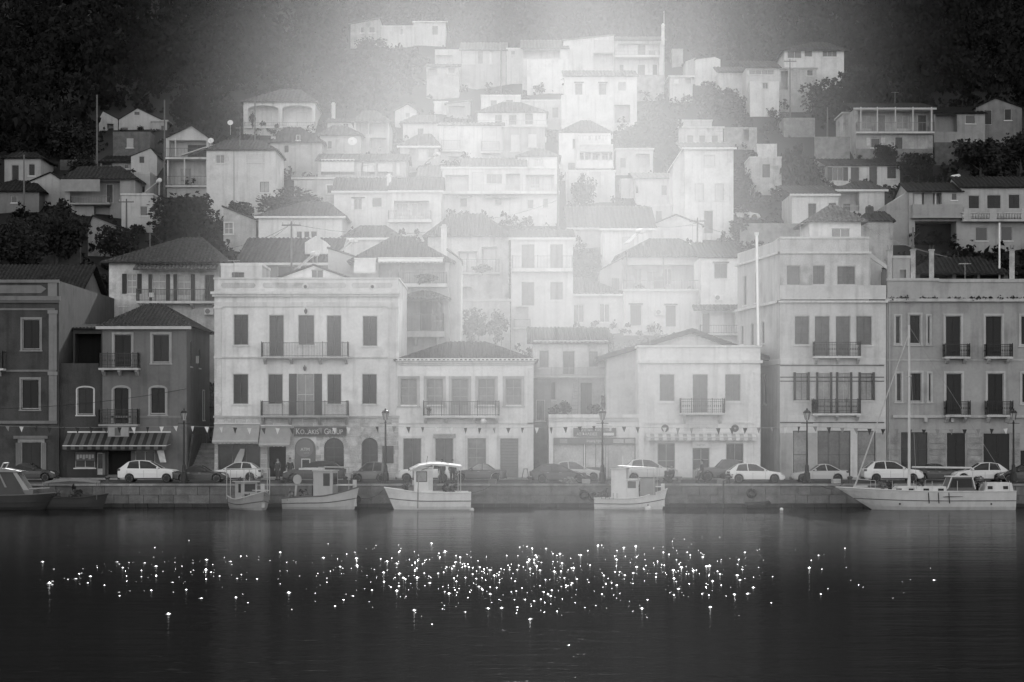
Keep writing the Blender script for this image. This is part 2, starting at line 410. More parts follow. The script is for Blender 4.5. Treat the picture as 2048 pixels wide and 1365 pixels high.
def window(root, x, z, w, h, kind, y=0.0, o=None, rz=0.0, base=None):
    """a window or door standing in a wall: window > frame/pane/shutter ...   x = middle, z = foot"""
    o = o or {}
    sv = o.get('v', 0.07)*.65; fv = o.get('f', 0.5); tr = o.get('tr', 0.0); tv = o.get('tv', 0.72); ar = o.get('ar', 0.0)*h  # paler shutters mid-town have the veil of the mist put into their colour
    door = kind in ('do', 'dg', 'ds')
    nm = 'door' if door else 'window'
    dp = 0.12
    key = (nm, kind, round(w,2), round(h,2), round(tr,2), round(tv,2), round(fv,2), round(ar,2), o.get('sill', 1))
    def f():
        b = MB(); b.cur = 0; t = 0.06
        for q in ((-w/2, -w/2+t), (w/2-t, w/2)): b.box(q[0], q[1], dp-0.03, dp+0.03, 0, h)
        b.box(-w/2+t, w/2-t, dp-0.03, dp+0.03, h-t, h); b.box(-w/2+t, w/2-t, dp-0.03, dp+0.03, 0, t)
        if tr > 0:
            b.cur = 1
            b.box(-w/2-tr, -w/2, -0.05, 0.0, 0 if door else -tr, h-ar); b.box(w/2, w/2+tr, -0.05, 0.0, 0 if door else -tr, h-ar)
            if ar <= 0: b.box(-w/2-tr, w/2+tr, -0.06, 0.0, h, h+tr)
            else:
                n = 8
                for k in range(n):
                    a0, a1 = PI*k/n, PI*(k+1)/n
                    P = lambda a, e: (-(w/2+e)*math.cos(a), h-ar+(ar+e)*math.sin(a))
                    b.prism([P(a0,0), P(a0,tr), P(a1,tr), P(a1,0)], -0.05, 0.0)
        if not door and o.get('sill', 1):
            b.cur = 1; b.box(-w/2-max(tr, 0.06)-0.05, w/2+max(tr, 0.06)+0.05, -0.10, 0.0, -0.10-(0 if tr <= 0 else tr*0.5), -0.002 if tr <= 0 else -tr*0.5)
        return b.mesh(nm, [wood(fv), plaster(tv)])
    wo = link(nm, wmesh(key, f), root, (x, y, z), rz)
    def pane(px0, px1, z0, z1, gv, y1=dp, name='pane'):
        k = ('pane', round(px1-px0, 2), round(z1-z0, 2), round(gv, 2), name)
        def g():
            b = MB(); ww, hh = px1-px0, z1-z0; b.box(-ww/2, ww/2, 0, 0.012, 0, hh); return b.mesh(name, glass(gv))
        link(name, wmesh(k, g), wo, ((px0+px1)/2, y1, z0))
    if kind in ('gl', 'dg', 'os'):
        nx, ny = o.get('nx', 2), o.get('ny', 1); gv = o.get('g', 0.05); t = 0.06; m = 0.05; tm = o.get('tm', 0.0)
        z0 = t if not door else h*0.28; z1 = h-t
        def bf():
            b = MB()
            for i in range(1, nx):
                xx = -w/2+w*i/nx; b.box(xx-m/2, xx+m/2, dp-0.02, dp+0.025, t, h-t)
            for j in range(1, ny):
                zz = z0+(z1-z0)*j/ny; b.box(-w/2+t, w/2-t, dp-0.015, dp+0.02, zz-m/2, zz+m/2)
            if door: b.box(-w/2+t, w/2-t, dp-0.01, dp+0.03, t, z0)
            return b.mesh('glazing_bars', wood(fv)) if b.f else None
        bm = wmesh(('gb', nx, ny, round(w,2), round(h,2), door, round(fv,2)), bf)
        if bm: link('glazing_bars', bm, wo)
        for i in range(nx):
            for j in range(ny):
                pane(-w/2+t+(w-2*t)*i/nx+0.01, -w/2+t+(w-2*t)*(i+1)/nx-0.01, z0+(z1-z0)*j/ny+0.01, z0+(z1-z0)*(j+1)/ny-0.01, gv)
    if kind == 'dk': pane(-w/2+0.05, w/2-0.05, 0.05, h-0.05, o.get('g', 0.03))
    if kind in ('sh', 'ds'):
        n = o.get('n', 2)
        for i in range(n):
            ww = (w-0.12)/n; link('shutter' if kind == 'sh' else 'door_leaf', shutter_mesh(ww-0.012, h-0.13, sv), wo, (-w/2+0.06+ww*i+0.006, dp-0.05, 0.065))
    if kind == 'do':
        for i in range(2):
            ww = (w-0.12)/2
            def g():
                b = MB(); hh = h-0.08; W = ww-0.012
                b.box(0, W, 0.012, 0.04, 0, hh)
                for a, c in ((0.06, 0.36), (0.42, 0.94)): b.box(W*0.16, W*0.84, -0.004, 0.012, hh*a, hh*c)
                return b.mesh('door_leaf', wood(sv))
            link('door_leaf', wmesh(('dl', round(ww,2), round(h,2), round(sv,2)), g), wo, (-w/2+0.06+ww*i+0.006, dp-0.02, 0.02))
    if kind == 'os':
        for i, sx in ((0, -w/2-0.02), (1, w/2+0.02)):
            ww = w*0.46
            link('shutter', shutter_mesh(ww, h, sv), wo, (sx-ww if i == 0 else sx, -0.05, 0))
    if kind == 'wb':
        def g():
            b = MB(); n = max(4, int(h/0.12)); W = w-0.1
            for k in range(n):
                z = 0.02+(h-0.08)*k/n; b.box(-W/2, W/2, 0.01, 0.03, z, z+(h-0.08)/n-0.012)
            return b.mesh('roller_blind', paint(o.get('v', 0.75)))
        link('roller_blind', wmesh(('rb', round(w,2), round(h,2), round(o.get('v', .75),2)), g), wo, (0, dp-0.09, 0.03))
    if o.get('hood'):
        b = MB(); b.prism([(-w/2-.15, h+.05), (w/2+.15, h+.05), (w/2+.15, h+.14), (-w/2-.15, h+.14)], -0.35, 0.0); b.build('hood', tilem(0.16), wo)
    if o.get('fan'):
        b = MB(); b.box(-w/2-.18, w/2+.18, -0.14, 0.0, h+.10, h+.22); b.build('cornice', plaster(tv), wo)
    return wo

def roof_planes(kind, x0, x1, y0, y1, z, h, rx0, rx1, ry):
    E = lambda *p: [Vector(q) for q in p]
    A, B_, Cc, D = (x0,y0,z), (x1,y0,z), (x1,y1,z), (x0,y1,z)
    if kind == 'hip':
        P, Q = (rx0, ry, z+h), (rx1, ry, z+h)
        return [E(A,B_,Q,P), E(B_,Cc,Q), E(Cc,D,P,Q), E(D,A,P)]
    if kind == 'gx': P, Q = (x0, ry, z+h), (x1, ry, z+h); return [E(A,B_,Q,P), E(Cc,D,P,Q)]
    if kind == 'gy': P, Q = (rx0, y0, z+h), (rx0, y1, z+h); return [E(B_,Cc,Q,P), E(D,A,P,Q)]
    if kind == 'sf': return [E(A, B_, (x1,y1,z+h), (x0,y1,z+h))]
    if kind == 'sl': return [E(D, A, (x1,y0,z+h), (x1,y1,z+h))]      # low on the left
    if kind == 'sr': return [E(B_, Cc, (x0,y1,z+h), (x0,y0,z+h))]
def roof_mesh(planes, sp=0.34, seg=False, thick=0.10, rib=0.07):
    """eave edge = first edge of each plane; slab plus rows of tiles running up the slope"""
    slab, rows = MB(), MB()
    for pl in planes:
        a, b = pl[0], pl[1]
        s = (b-a); L = s.length; s.normalize()
        n = (b-a).cross(pl[2]-a).normalized()
        if n.z < 0: n = -n
        t = n.cross(s).normalized()
        if t.z < 0: t = -t
        uv = [((p-a).dot(s), (p-a).dot(t)) for p in pl]
        i = len(slab.v); k = len(pl)
        slab.v.extend([tuple(p) for p in pl]); slab.v.extend([tuple(p-Vector((0,0,thick))) for p in pl])
        slab.f.append(tuple(i+q for q in range(k))); slab.f.append(tuple(i+k+q for q in reversed(range(k)))); slab.mi += [0, 0]
        for q in range(k): slab.f.append((i+q, i+(q+1)%k, i+k+(q+1)%k, i+k+q)); slab.mi.append(0)
        N = max(1, int(L/sp)); lo = min(u for u, _ in uv); hi = max(u for u, _ in uv)
        N0 = int((lo)/sp)-1; N1 = int(hi/sp)+2
        for c in range(N0, N1):
            u = (c+0.5)*sp
            if u < lo+0.05 or u > hi-0.05: continue
            ts = []
            for q in range(k):
                (ua, ta), (ub, tb) = uv[q], uv[(q+1)%k]
                if (ua-u)*(ub-u) < 0: ts.append(ta+(tb-ta)*(u-ua)/(ub-ua))
            if len(ts) < 2: continue
            t0, t1 = min(ts), max(ts)
            if t1-t0 < 0.15: continue
            m = max(1, int((t1-t0)/0.42)) if seg else 1
            for g in range(m):
                ta = t0+(t1-t0)*g/m-(0.05 if seg else 0); tb = t0+(t1-t0)*(g+1)/m
                w0 = sp*0.34; hgt = rib*(1+R.uniform(-.2,.2)); du = R.uniform(-.02,.02) if seg else 0
                i = len(rows.v)
                for tt, kk in ((ta, 1.25 if seg else 1.0), (tb, 0.8 if seg else 1.0)):
                    for du2, dn in ((-w0, 0.0), (-w0*0.55, hgt*kk), (w0*0.55, hgt*kk), (w0, 0.0)):
                        rows.v.append(tuple(a+s*(u+du+du2)+t*tt+n*(dn+0.004)))
                for e in range(3): rows.f.append((i+e, i+e+1, i+5+e, i+4+e)); rows.mi.append(0)
                rows.f.append((i+3, i+2, i+1, i)); rows.mi.append(0)
    return slab, rows

class House: pass
def house(name, label, x0, x1, yt, yb, Y=None, d=8.0, v=0.62, roof=None, ap=None, wins=(), drop=5.0, over=0.35, cat='house',
          rx=None, sp=0.38, seg=False, rv=0.14, worn=False, eave=None, sidew=(), group=None, wm=None, ro=None, thick=.10):
    """photo pixels -> metres on the facade plane at distance Y"""
    H = House()
    if Y is None: Y = YB(yb)
    elif Y > 182: Y = min(Y, YB(yb)+0.5)          # never bury the foot of a wall in the slope
    if Y > 176: drop = max(drop, PZ(yb, Y)-ground(Y)+1.5)
    s = Y/F; xc = (x0+x1)/2
    H.s, H.Y, H.xc, H.yb, H.d = s, Y, xc, yb, d
    H.u = lambda px: (px-xc)*s
    H.z = lambda py: (yb-py)*s
    H.root = thing(name, label, cat, (PX(xc, Y), Y, PZ(yb, Y)), 0, group)
    w = (x1-x0)*s; h = (yb-yt)*s; H.w, H.h = w, h
    m = wm or (oldplaster(v) if worn else plaster(v))
    holes = []
    for q in wins:
        o = q[5] if len(q) > 5 else {}
        holes.append((H.u(q[0])+w/2, H.z(q[3]), H.u(q[2])+w/2, H.z(q[1]), o.get('dep', 0.2), o.get('ar', 0)*(q[3]-q[1])*s))
    b = MB()
    wall_face(b, (-w/2, 0), (1, 0), w, -drop, h, holes, (0, -1))
    shl = [(q[0], q[1], q[0]+q[2], q[1]+q[3]) for q in sidew if q[4] == 'L']; shr = [(q[0], q[1], q[0]+q[2], q[1]+q[3]) for q in sidew if q[4] == 'R']
    wall_face(b, (-w/2, 0), (0, 1), d, -drop, h, shl, (-1, 0)); wall_face(b, (w/2, 0), (0, 1), d, -drop, h, shr, (1, 0))
    wall_face(b, (-w/2, d), (1, 0), w, -drop, h, [], (0, 1))
    for q in sidew:
        if q[4] == 'L': window(H.root, -w/2, q[1], q[2], q[3], q[5], q[0]+q[2]/2, q[6] if len(q) > 6 else {}, -PI/2)
        else: window(H.root, w/2, q[1], q[2], q[3], q[5], q[0]+q[2]/2, q[6] if len(q) > 6 else {}, PI/2)
    # backs of deep openings, some painted dark to stand for the shade inside
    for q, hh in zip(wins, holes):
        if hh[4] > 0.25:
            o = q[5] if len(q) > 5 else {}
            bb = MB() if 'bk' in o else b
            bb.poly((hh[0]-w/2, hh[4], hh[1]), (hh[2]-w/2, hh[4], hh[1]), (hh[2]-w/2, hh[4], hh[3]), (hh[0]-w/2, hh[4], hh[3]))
            if bb is not b: bb.build('shade_back', plaster(o['bk']), H.root)
    if roof:
        k = roof; eo = over
        he = (yt-ap)*s if ap is not None else 1.2        # ridge height above the wall top as seen (roughly)
        Yr = Y+(0 if k in ('gy',) else d/2 if k in ('hip', 'gx') else d)
        if ap is not None and k in ('hip', 'gx', 'sf'): he = PZ(ap, Yr)-PZ(yt, Y)
        he = max(he, 0.25)
        ra, rb = (rx if rx else (xc-(x1-x0)*0.12, xc+(x1-x0)*0.12)) if k == 'hip' else ((rx if rx else (xc, xc)))
        cr = (Yr/Y if k == 'hip' else 1.0)
        pl = roof_planes(k, -w/2-eo, w/2+eo, -eo, d+eo, h-eo*0.25, he+eo*0.25, ((ra-1024)*cr-(xc-1024))*s, ((rb-1024)*cr-(xc-1024))*s, d/2)
        slab, rows = roof_mesh(pl, sp, seg, thick)
        ro_ = slab.build('roof', tilem(rv*0.45), H.root); rows.build('roof_tiles', tilem(rv*.55), ro_, kind='stuff')
        H.roof = ro_
        if k == 'gx': 
            for sx in (-w/2, w/2): b.poly((sx, 0, h), (sx, d, h), (sx, d/2, h+he))
        if k == 'gy':
            xr = H.u(ra)
            for yy in (0, d): b.poly((-w/2, yy, h), (w/2, yy, h), (xr, yy, h+he))
        if k == 'sl': b.poly((-w/2,0,h), (w/2,0,h), (w/2,0,h+he)); b.poly((w/2,0,h),(w/2,d,h),(w/2,d,h+he),(w/2,0,h+he))
        if k == 'sr': b.poly((-w/2,0,h), (w/2,0,h), (-w/2,0,h+he)); b.poly((-w/2,0,h),(-w/2,d,h),(-w/2,d,h+he),(-w/2,0,h+he))
        if eave is not None:
            e = MB(); e.box(-w/2-eo, w/2+eo, -eo-0.04, -eo+0.06, h-eo*0.25-0.26, h-eo*0.25-0.02)
            e.build('eave', paint(eave), H.root)
    else:
        b.poly((-w/2, 0, h-0.05), (w/2, 0, h-0.05), (w/2, d, h-0.05), (-w/2, d, h-0.05))
        if ro is not None:
            e = MB(); e.box(-w/2-ro, w/2+ro, -ro, d+ro, h, h+0.22); e.build('roof', plaster(min(v+0.06, .8)), H.root)
    b.build('wall', m, H.root)
    for q in wins:
        o = q[5] if len(q) > 5 else {}
        if q[4] == 'ho': continue
        y = o.get('y', 0.0)
        window(H.root, H.u((q[0]+q[2])/2), H.z(q[3]), (q[2]-q[0])*s, (q[3]-q[1])*s, q[4], y, o)
    return H

def inner(H, wins, y):                 # windows on the back wall of a loggia
    for q in wins:
        window(H.root, H.u((q[0]+q[2])/2), H.z(q[3]), (q[2]-q[0])*H.s, (q[3]-q[1])*H.s, q[4], y-0.14, q[5] if len(q) > 5 else {})
def part(H, name, x0, x1, yt, yb, y0, y1, m, parent=None):
    b = MB(); b.box(H.u(x0), H.u(x1), y0, y1, H.z(yb), H.z(yt)); return b.build(name, m, parent or H.root)
def parts(H, name, lst, m, y0=-0.08, y1=0.0):
    for x0, x1, yt, yb in lst: part(H, name, x0, x1, yt, yb, y0, y1, m)
def railing(w, h, dep, style='bars', v=0.05, gap=0.13, sides=True):
    b = MB(); r = 0.016
    runs = [((-w/2, -dep), (w/2, -dep))]
    if sides: runs += [((-w/2, -dep), (-w/2, -0.02)), ((w/2, -dep), (w/2, -0.02))]
    for (ax, ay), (bx, by) in runs:
        L = math.hypot(bx-ax, by-ay); n = max(1, int(L/gap))
        def seg(z, t):
            if ax != bx: b.box(ax, bx, ay-t, ay+t, z-t, z+t)
            else: b.box(ax-t, ax+t, min(ay,by), max(ay,by), z-t, z+t)
        seg(h, 0.025); seg(0.08, 0.018)
        if style == 'ornate': seg(h*0.82, 0.015); seg(h*0.22, .015)
        for k in range(n+1):
            x = ax+(bx-ax)*k/n; y = ay+(by-ay)*k/n
            post = k in (0, n) or (n > 16 and k % (n//4) == 0)
            t = 0.028 if post else 0.010
            b.box(x-t, x+t, y-t, y+t, 0.0, h+(0.10 if post and style != 'plain' else 0))
            if style == 'ornate' and k < n and not post:
                b.box(x-0.035, x+0.035, y-0.006, y+0.006, h*0.45, h*0.58)
    return b
def balcony(H, x0, x1, ys, yr, dep=0.9, th=0.16, v=0.65, style='bars', rv=0.05, br=(), brh=0.45, par=None, gap=0.13, y=0.0):
    """slab whose top is at photo row ys, railing up to row yr"""
    xm = H.u((x0+x1)/2); w = (x1-x0)*H.s
    o = MB().box(-w/2-0.05, w/2+0.05, -dep-0.05, -0.002, -th, 0).build('balcony', plaster(v), H.root, (xm, y, H.z(ys)))
    if par is not None:
        h = (ys-yr)*H.s
        MB().box(-w/2, w/2, -dep, -dep+0.1, 0.002, h).box(-w/2, -w/2+0.1, -dep+0.1, -0.002, 0.002, h).box(w/2-0.1, w/2, -dep+0.1, -0.002, 0.002, h).build('parapet', plaster(par), o)
    else:
        railing(w, (ys-yr)*H.s, dep, style, rv, gap).build('railing', metal(rv), o)
    for bx in br:
        xx = H.u(bx)-xm
        b = MB(); P = [(0, -th-0.003), (-dep*0.8, -th-0.003), (-dep*0.8, -th-0.12), (-0.12, -th-brh), (0, -th-brh)]
        i = len(b.v)
        for sx in (-0.11, 0.11): b.v.extend([(xx+sx, yy-0.002, zz) for yy, zz in P])
        b.f += [(0,1,2,3,4), (9,8,7,6,5)]+[(k, 5+k, 5+(k+1)%5, (k+1)%5) for k in range(5)]; b.mi += [0]*7
        b.build('bracket', plaster(v), o)
    return o
def chimney(H, px, yt, yb, w=0.55, y=3.0, v=0.6, cap=True):
    b = MB(); k = (H.Y+y)/H.Y; x = ((px-1024)*k-(H.xc-1024))*H.s; s2 = (H.Y+y)/F
    z0 = H.z(yb)-1.0; z1 = z0+1.0+(yb-yt)*s2
    b.box(x-w/2, x+w/2, y-w/2, y+w/2, z0, z1)
    if cap:
        b.box(x-w/2-.07, x+w/2+.07, y-w/2-.07, y+w/2+.07, z1, z1+.1); b.box(x-w/3, x+w/3, y-w/3, y+w/3, z1+.1, z1+.3)
    return b.build('chimney', plaster(v), getattr(H, 'roof', None) or H.root)
def awning(name, label, x0, x1, yt, yb, Y, out=1.2, v=0.5, v2=None, val=0.25, scallop=True, pitch=None):
    s = Y/F; w = (x1-x0)*s; xm = (x0+x1)/2
    root = thing(name, label, 'awning', (PX(xm, Y), Y, PZ(yt, Y)))
    h = (yt-yb)*s+0.0; n = max(2, int(w/0.32))
    cl = MB(); 
    for k in range(n):
        a = -w/2+w*k/n; c = -w/2+w*(k+1)/n
        cl.cur = k % 2 if v2 is not None else 0
        cl.poly((a, -0.03, 0), (c, -0.03, 0), (c, -out, h+val), (a, -out, h+val))
    cl.build('cloth', [fabric(v), fabric(v2 if v2 is not None else v)], root)
    va = MB()
    for k in range(n):
        a = -w/2+w*k/n; c = -w/2+w*(k+1)/n; va.cur = k % 2 if v2 is not None else 0
        m_ = (a+c)/2
        if scallop: va.poly((a, -out-.004, h+val), (a, -out-.004, h+val*.35), (m_, -out-.004, h), (c, -out-.004, h+val*.35), (c, -out-.004, h+val))
        else: va.poly((a, -out-.004, h+val), (a, -out-.004, h), (c, -out-.004, h), (c, -out-.004, h+val))
    va.build('valance', [fabric(v), fabric(v2 if v2 is not None else v)], root)
    fr = MB(); fr.box(-w/2, w/2, -out-0.05, -out-0.006, h+val-.03, h+val+.04); fr.box(-w/2-.03, w/2+.03, -0.12, -0.002, 0.002, .12)
    for sx in (-w/2, w/2): fr.tube([(sx, -0.05, (h+val)*.8-0.1), (sx, -out, h+val)], 0.02, 5)
    fr.build('frame', paint(0.65), root)
    return root
def text(txt, size, m, parent, loc, name='lettering', align='CENTER', ext=0.006, sx=1.0):
    cu = bpy.data.curves.new(name, 'FONT'); cu.body = txt; cu.size = size; cu.align_x = align; cu.align_y = 'CENTER'; cu.extrude = ext
    cu.materials.append(m); tmp = bpy.data.objects.new(name, cu); C.objects.link(tmp)
    me = bpy.data.meshes.new_from_object(tmp); bpy.data.objects.remove(tmp); me.name = name
    o = link(name, me, parent, loc); o.rotation_euler = (PI/2, 0, 0); o.scale = (sx, 1, 1); return o
def ac_unit(label, px, py, Y, w=0.85, h=0.6):
    r = thing('air_conditioner', label, 'air conditioner', (PX(px, Y), Y, PZ(py, Y)))
    MB().box(-w/2, w/2, -0.36, -0.06, 0, h).build('casing', paint(0.72), r)
    o = MB().lathe([(0.001, 0), (h*.38, 0), (h*.38, .02), (0.001, .02)], 12).build('fan_grille', paint(0.2), r, (-w*.15, -0.362, h/2))
    o.rotation_euler = (PI/2, 0, 0)
    MB().box(-w*.4, -w*.35, -.34, -0.002, -.06, -.002).box(w*.35, w*.4, -.34, -0.002, -.06, -.002).build('bracket', metal(.3), r)
def solar_heater(label, px, py, Y, tilt=-1, v=0.7, rz=0.4):
    """horizontal tank over a tilted panel"""
    r = thing('solar_water_heater', label, 'solar heater', (PX(px, Y), Y, PZ(py, Y)), rz)
    b = MB(); b.tube([(0, -0.75, 0), (0, -.68, 0), (0, .68, 0), (0, .75, 0)], [.18, .27, .27, .18], 12); b.build('tank', mat('tank_metal', .6, .6, .05, metal=.2), r, smooth=False)
    b = MB(); x1 = tilt*1.7; b.poly((tilt*.25, -.6, -.15), (x1, -.6, -1.35), (x1, .6, -1.35), (tilt*.25, .6, -.15)); b.poly((tilt*.25, -.6, -.22), (tilt*.25, .6, -.22), (x1, .6, -1.42), (x1, -.6, -1.42))
    b.build('panel', mat('solar_panel', .05, .5, .1, spec=.2), r)
    b = MB()
    for yy in (-.6, .6): b.tube([(0, yy, -.2), (0, yy, -2.4)], .03, 5); b.tube([(tilt*.2, yy, -.15), (x1, yy, -1.4)], .035, 5)
    b.build('stand', metal(.5), r)
    return r
def dish(label, px, py, Y, r_=0.42, v=0.72):
    r = thing('satellite_dish', label, 'satellite dish', (PX(px, Y), Y, PZ(py, Y)))
    b = MB(); prof = [(r_*k/5, -0.28*r_*(1-(k/5)**2)) for k in range(6)]; prof[0] = (0.001, prof[0][1])
    b.lathe(prof, 14); o = b.build('reflector', paint(v), r); o.rotation_euler = (math.radians(68), 0, R.uniform(-.3,.3)); o.location = (0, -0.2, 0)
    MB().tube([(0, 0, -1.6), (0, -.0, -.1), (0, -.15, 0)], .03, 5).build('mast', metal(.4), r)
    MB().tube([(0, -.2, -r_*.8), (0, -.75, -.05)], .014, 4).box(-.05, .05, -.82, -.72, -.08, .03).build('receiver', metal(.4), r)
def pole(label, px, yt, yb, Y, r=0.11, arm=True, v=0.12, name='utility_pole'):
    z0 = PZ(yb, Y); h = (yb-yt)*Y/F
    o = thing(name, label, 'pole', (PX(px, Y), Y, z0))
    MB().tube([(0,0,min(-1.0, ground(Y)-z0-1.0) if Y > 176 else -2.5), (0,0,h)], [r*1.3, r*.8], 7).build('shaft', wood(v), o)
    if arm:
        b = MB(); b.box(-.9, .9, -r-.1, -r, h-.45, h-.33)
        b.build('cross_arm', wood(v), o)
        for x in (-.8, -.3, .3, .8): MB().lathe([(.03, h-.33), (.06, h-.27), (.03, h-.2), (.05, h-.15), (.01, h-.1)], 7, x, -r-.05).build('insulator', paint(.4), o)
    return o
def cable(label, pts, r=0.018, name='overhead_cable'):
    P = []
    for (xa, ya, Ya), (xb, yb_, Yb), sag in pts:
        a = Vector((PX(xa, Ya), Ya, PZ(ya, Ya))); c = Vector((PX(xb, Yb), Yb, PZ(yb_, Yb)))
        for k in range(9):
            t = k/8; p = a.lerp(c, t); p.z -= sag*4*t*(1-t); P.append(tuple(p))
    o = MB().tube(P, r, 4).build(name, rubber()); o['label'] = label; o['category'] = 'cable'
# ------------------------------------------------------------------ front row on the quay, left to right
YF = 163.3
T = dict(tr=0.13, tv=0.6)
def band(H, x0, x1, yt, yb, out, v, name='cornice', y1=-0.001):
    return part(H, name, x0, x1, yt, yb, -out, y1, plaster(v))

# far left: neoclassical house, deep, moulded surrounds
H = house('townhouse', 'ochre neoclassical townhouse with panelled parapet at the left edge of the quay', -120, 118, 562, 950, YF, 23, 0.075, drop=0.6, worn=True, wins=[
    (45, 639, 80, 699, 'sh', dict(tr=.16, tv=.28, v=.02)), (43, 759, 78, 818, 'sh', dict(tr=.16, tv=.28, v=.02)),
    (-40, 639, -6, 720, 'sh', dict(tr=.16, tv=.28, v=.02)), (-40, 759, -8, 818, 'sh', dict(tr=.16, tv=.28, v=.02)), (42, 884, 83, 945, 'do', dict(tr=.25, tv=.34, v=.04))])
band(H, -123, 121, 593, 602, .35, .20); band(H, -122, 120, 602, 606, .22, .18); band(H, -121, 119, 560, 566, .14, .22)
band(H, -120, 110, 617, 621, .08, .2, 'string_course'); band(H, -120, 113, 740, 744, .08, .2, 'string_course'); band(H, -120, 115, 842, 848, .14, .2, 'string_course')
for yt, yb in ((621, 740), (744, 842)): part(H, 'pilaster', 98, 114, yt, yb, -.10, -.001, plaster(.24)); part(H, 'capital', 96, 116, yt, yt+7, -.16, -.101, plaster(.26))
band(H, 96, 114, 566, 593, .06, .24, 'parapet_panel')
b = MB(); b.prism([(H.u(-60), H.z(587)), (H.u(82), H.z(587)), (H.u(93), H.z(578)), (H.u(82), H.z(571)), (H.u(-60), H.z(571))], -.05, -.001); b.build('parapet_panel', plaster(.2), H.root)
balcony(H, -60, 11, 738, 705, .9, br=(-40, 0))
band(H, 32, 41, 886, 945, .12, .2, 'door_jamb'); band(H, 84, 93, 886, 945, .12, .2, 'door_jamb'); band(H, 28, 96, 872, 878, .2, .2, 'door_hood')

# small corner house with hipped tile roof
house('low_wing', 'low rendered wing with roof terrace beside the small hipped house', 112, 206, 727, 950, YF+.4, 12, .065, drop=.6, worn=True, wins=[
    (155, 775, 187, 829, 'sh', dict(tr=.12, tv=.6, v=.04, ar=.08))])
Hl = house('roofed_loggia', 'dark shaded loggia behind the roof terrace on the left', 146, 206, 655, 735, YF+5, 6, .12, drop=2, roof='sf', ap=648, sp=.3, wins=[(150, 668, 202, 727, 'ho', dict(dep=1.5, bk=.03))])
H = house('corner_house', 'grey rendered corner house with white window surrounds and hipped tile roof', 205, 373, 650, 950, YF, 12.5, .18, 'hip', 608, rx=(296, 322), drop=.6, over=.45, seg=True, sp=.33, rv=.09, eave=.5, wins=[
    (228, 669, 263, 735, 'ds', dict(tr=.17, tv=.38, v=.022)), (305, 669, 339, 725, 'sh', dict(tr=.18, tv=.38, v=.025)),
    (227, 775, 258, 848, 'ds', dict(tr=.17, tv=.38, v=.018, ar=.08)), (301, 775, 331, 828, 'sh', dict(tr=.17, tv=.38, v=.018, ar=.08)),
    (215, 902, 262, 950, 'ho', dict(dep=.5, bk=.02)), (270, 902, 310, 950, 'dg', dict(v=.03))],
    sidew=[(2.0, 8.8, .7, 2.1, 'R', 'sh'), (6.5, 8.8, .7, 1.6, 'R', 'sh'), (8.5, 4.5, .9, 2.4, 'R', 'sh', dict(tr=.12)), (10.2, .2, 1.2, 3, 'R', 'do')])
balcony(H, 203, 280, 737, 708, .95, style='ornate', br=(209, 241, 275), v=.55); balcony(H, 203, 279, 849, 820, .95, style='ornate', v=.35)
ac_unit('white air conditioner on the side wall of the corner house', 388, 727, YF+5.2)
band(H, 205, 372, 832, 836, .05, .24, 'string_course')
awning('awning', 'striped shop awning with pale front bar under the corner house balcony', 136, 341, 866, 899, YF-.05, 2.0, .12, .03, .3, False)
t = thing('shop_sign', 'pale framed picture sign hung over the striped awning', 'sign', (PX(237, YF-2.2), YF-2.2, PZ(874, YF-2.2)))
MB().box(-.85, .85, -.06, 0, 0, .8).build('board', paint(.25), t); MB().box(-.78, -.3, -.07, -.061, .06, .74).box(.2, .78, -.07, -.061, .06, .74).build('picture', paint(.34), t); MB().box(-.28, .18, -.072, -.061, .1, .7).build('picture', paint(.12), t)
t = thing('poster', 'crumpled white cloth banner hanging in the shop doorway', 'banner', (PX(322, YF-.4), YF-.4, PZ(925, YF-.4)))
b = MB()
for k in range(4):
    z = .95-.24*k; b.poly((-.34+.07*k, -.03*(k%2), z), (.22+.05*k, .04*(k%2), z), (.27+.05*k, .04*((k+1)%2), z-.24), (-.27+.07*k, -.03*((k+1)%2), z-.24))
b.build('cloth', fabric(.75), t)
t = thing('menu_board', 'small menu board in the dark shop front', 'board', (PX(171, YF-.2), YF-.2, PZ(922, YF-.2)))
MB().box(-.8, .8, -.05, 0, 0, .7).build('board', paint(.08), t)
b = MB(); [b.box(-.7+.24*k, -.52+.24*k, -.06, -.051, .12+.1*(k%2), .5) for k in range(6)]; b.build('picture', paint(.35), t, kind='stuff')
# ground-floor shop front of the wing
H2 = house('cafe', 'dark ground floor shop front under the striped awning', 134, 214, 902, 950, YF-.06, .3, .06, drop=.6, wins=[(150, 906, 190, 936, 'gl', dict(nx=2)), (194, 906, 210, 950, 'dg', dict(nx=1))])

# stairs in the gap
t = thing('stone_stairs', 'stone stairway climbing the narrow gap beside the ashlar mansion', 'stairs', (PX(404, YF+1), YF+1, QZ))
for k in range(15):
    MB().box(-1.15+.03*k, .95, .32*k, .32*k+.4, -.2, .19*(k+1)).build('step', stonem(.32 if k % 2 else .27), t)
MB().prism([(-1.15, 0), (-1.3, 0), (-.85, 3.6), (-.7, 3.6)], 0, 4.9).build('parapet', stonem(.12), t)

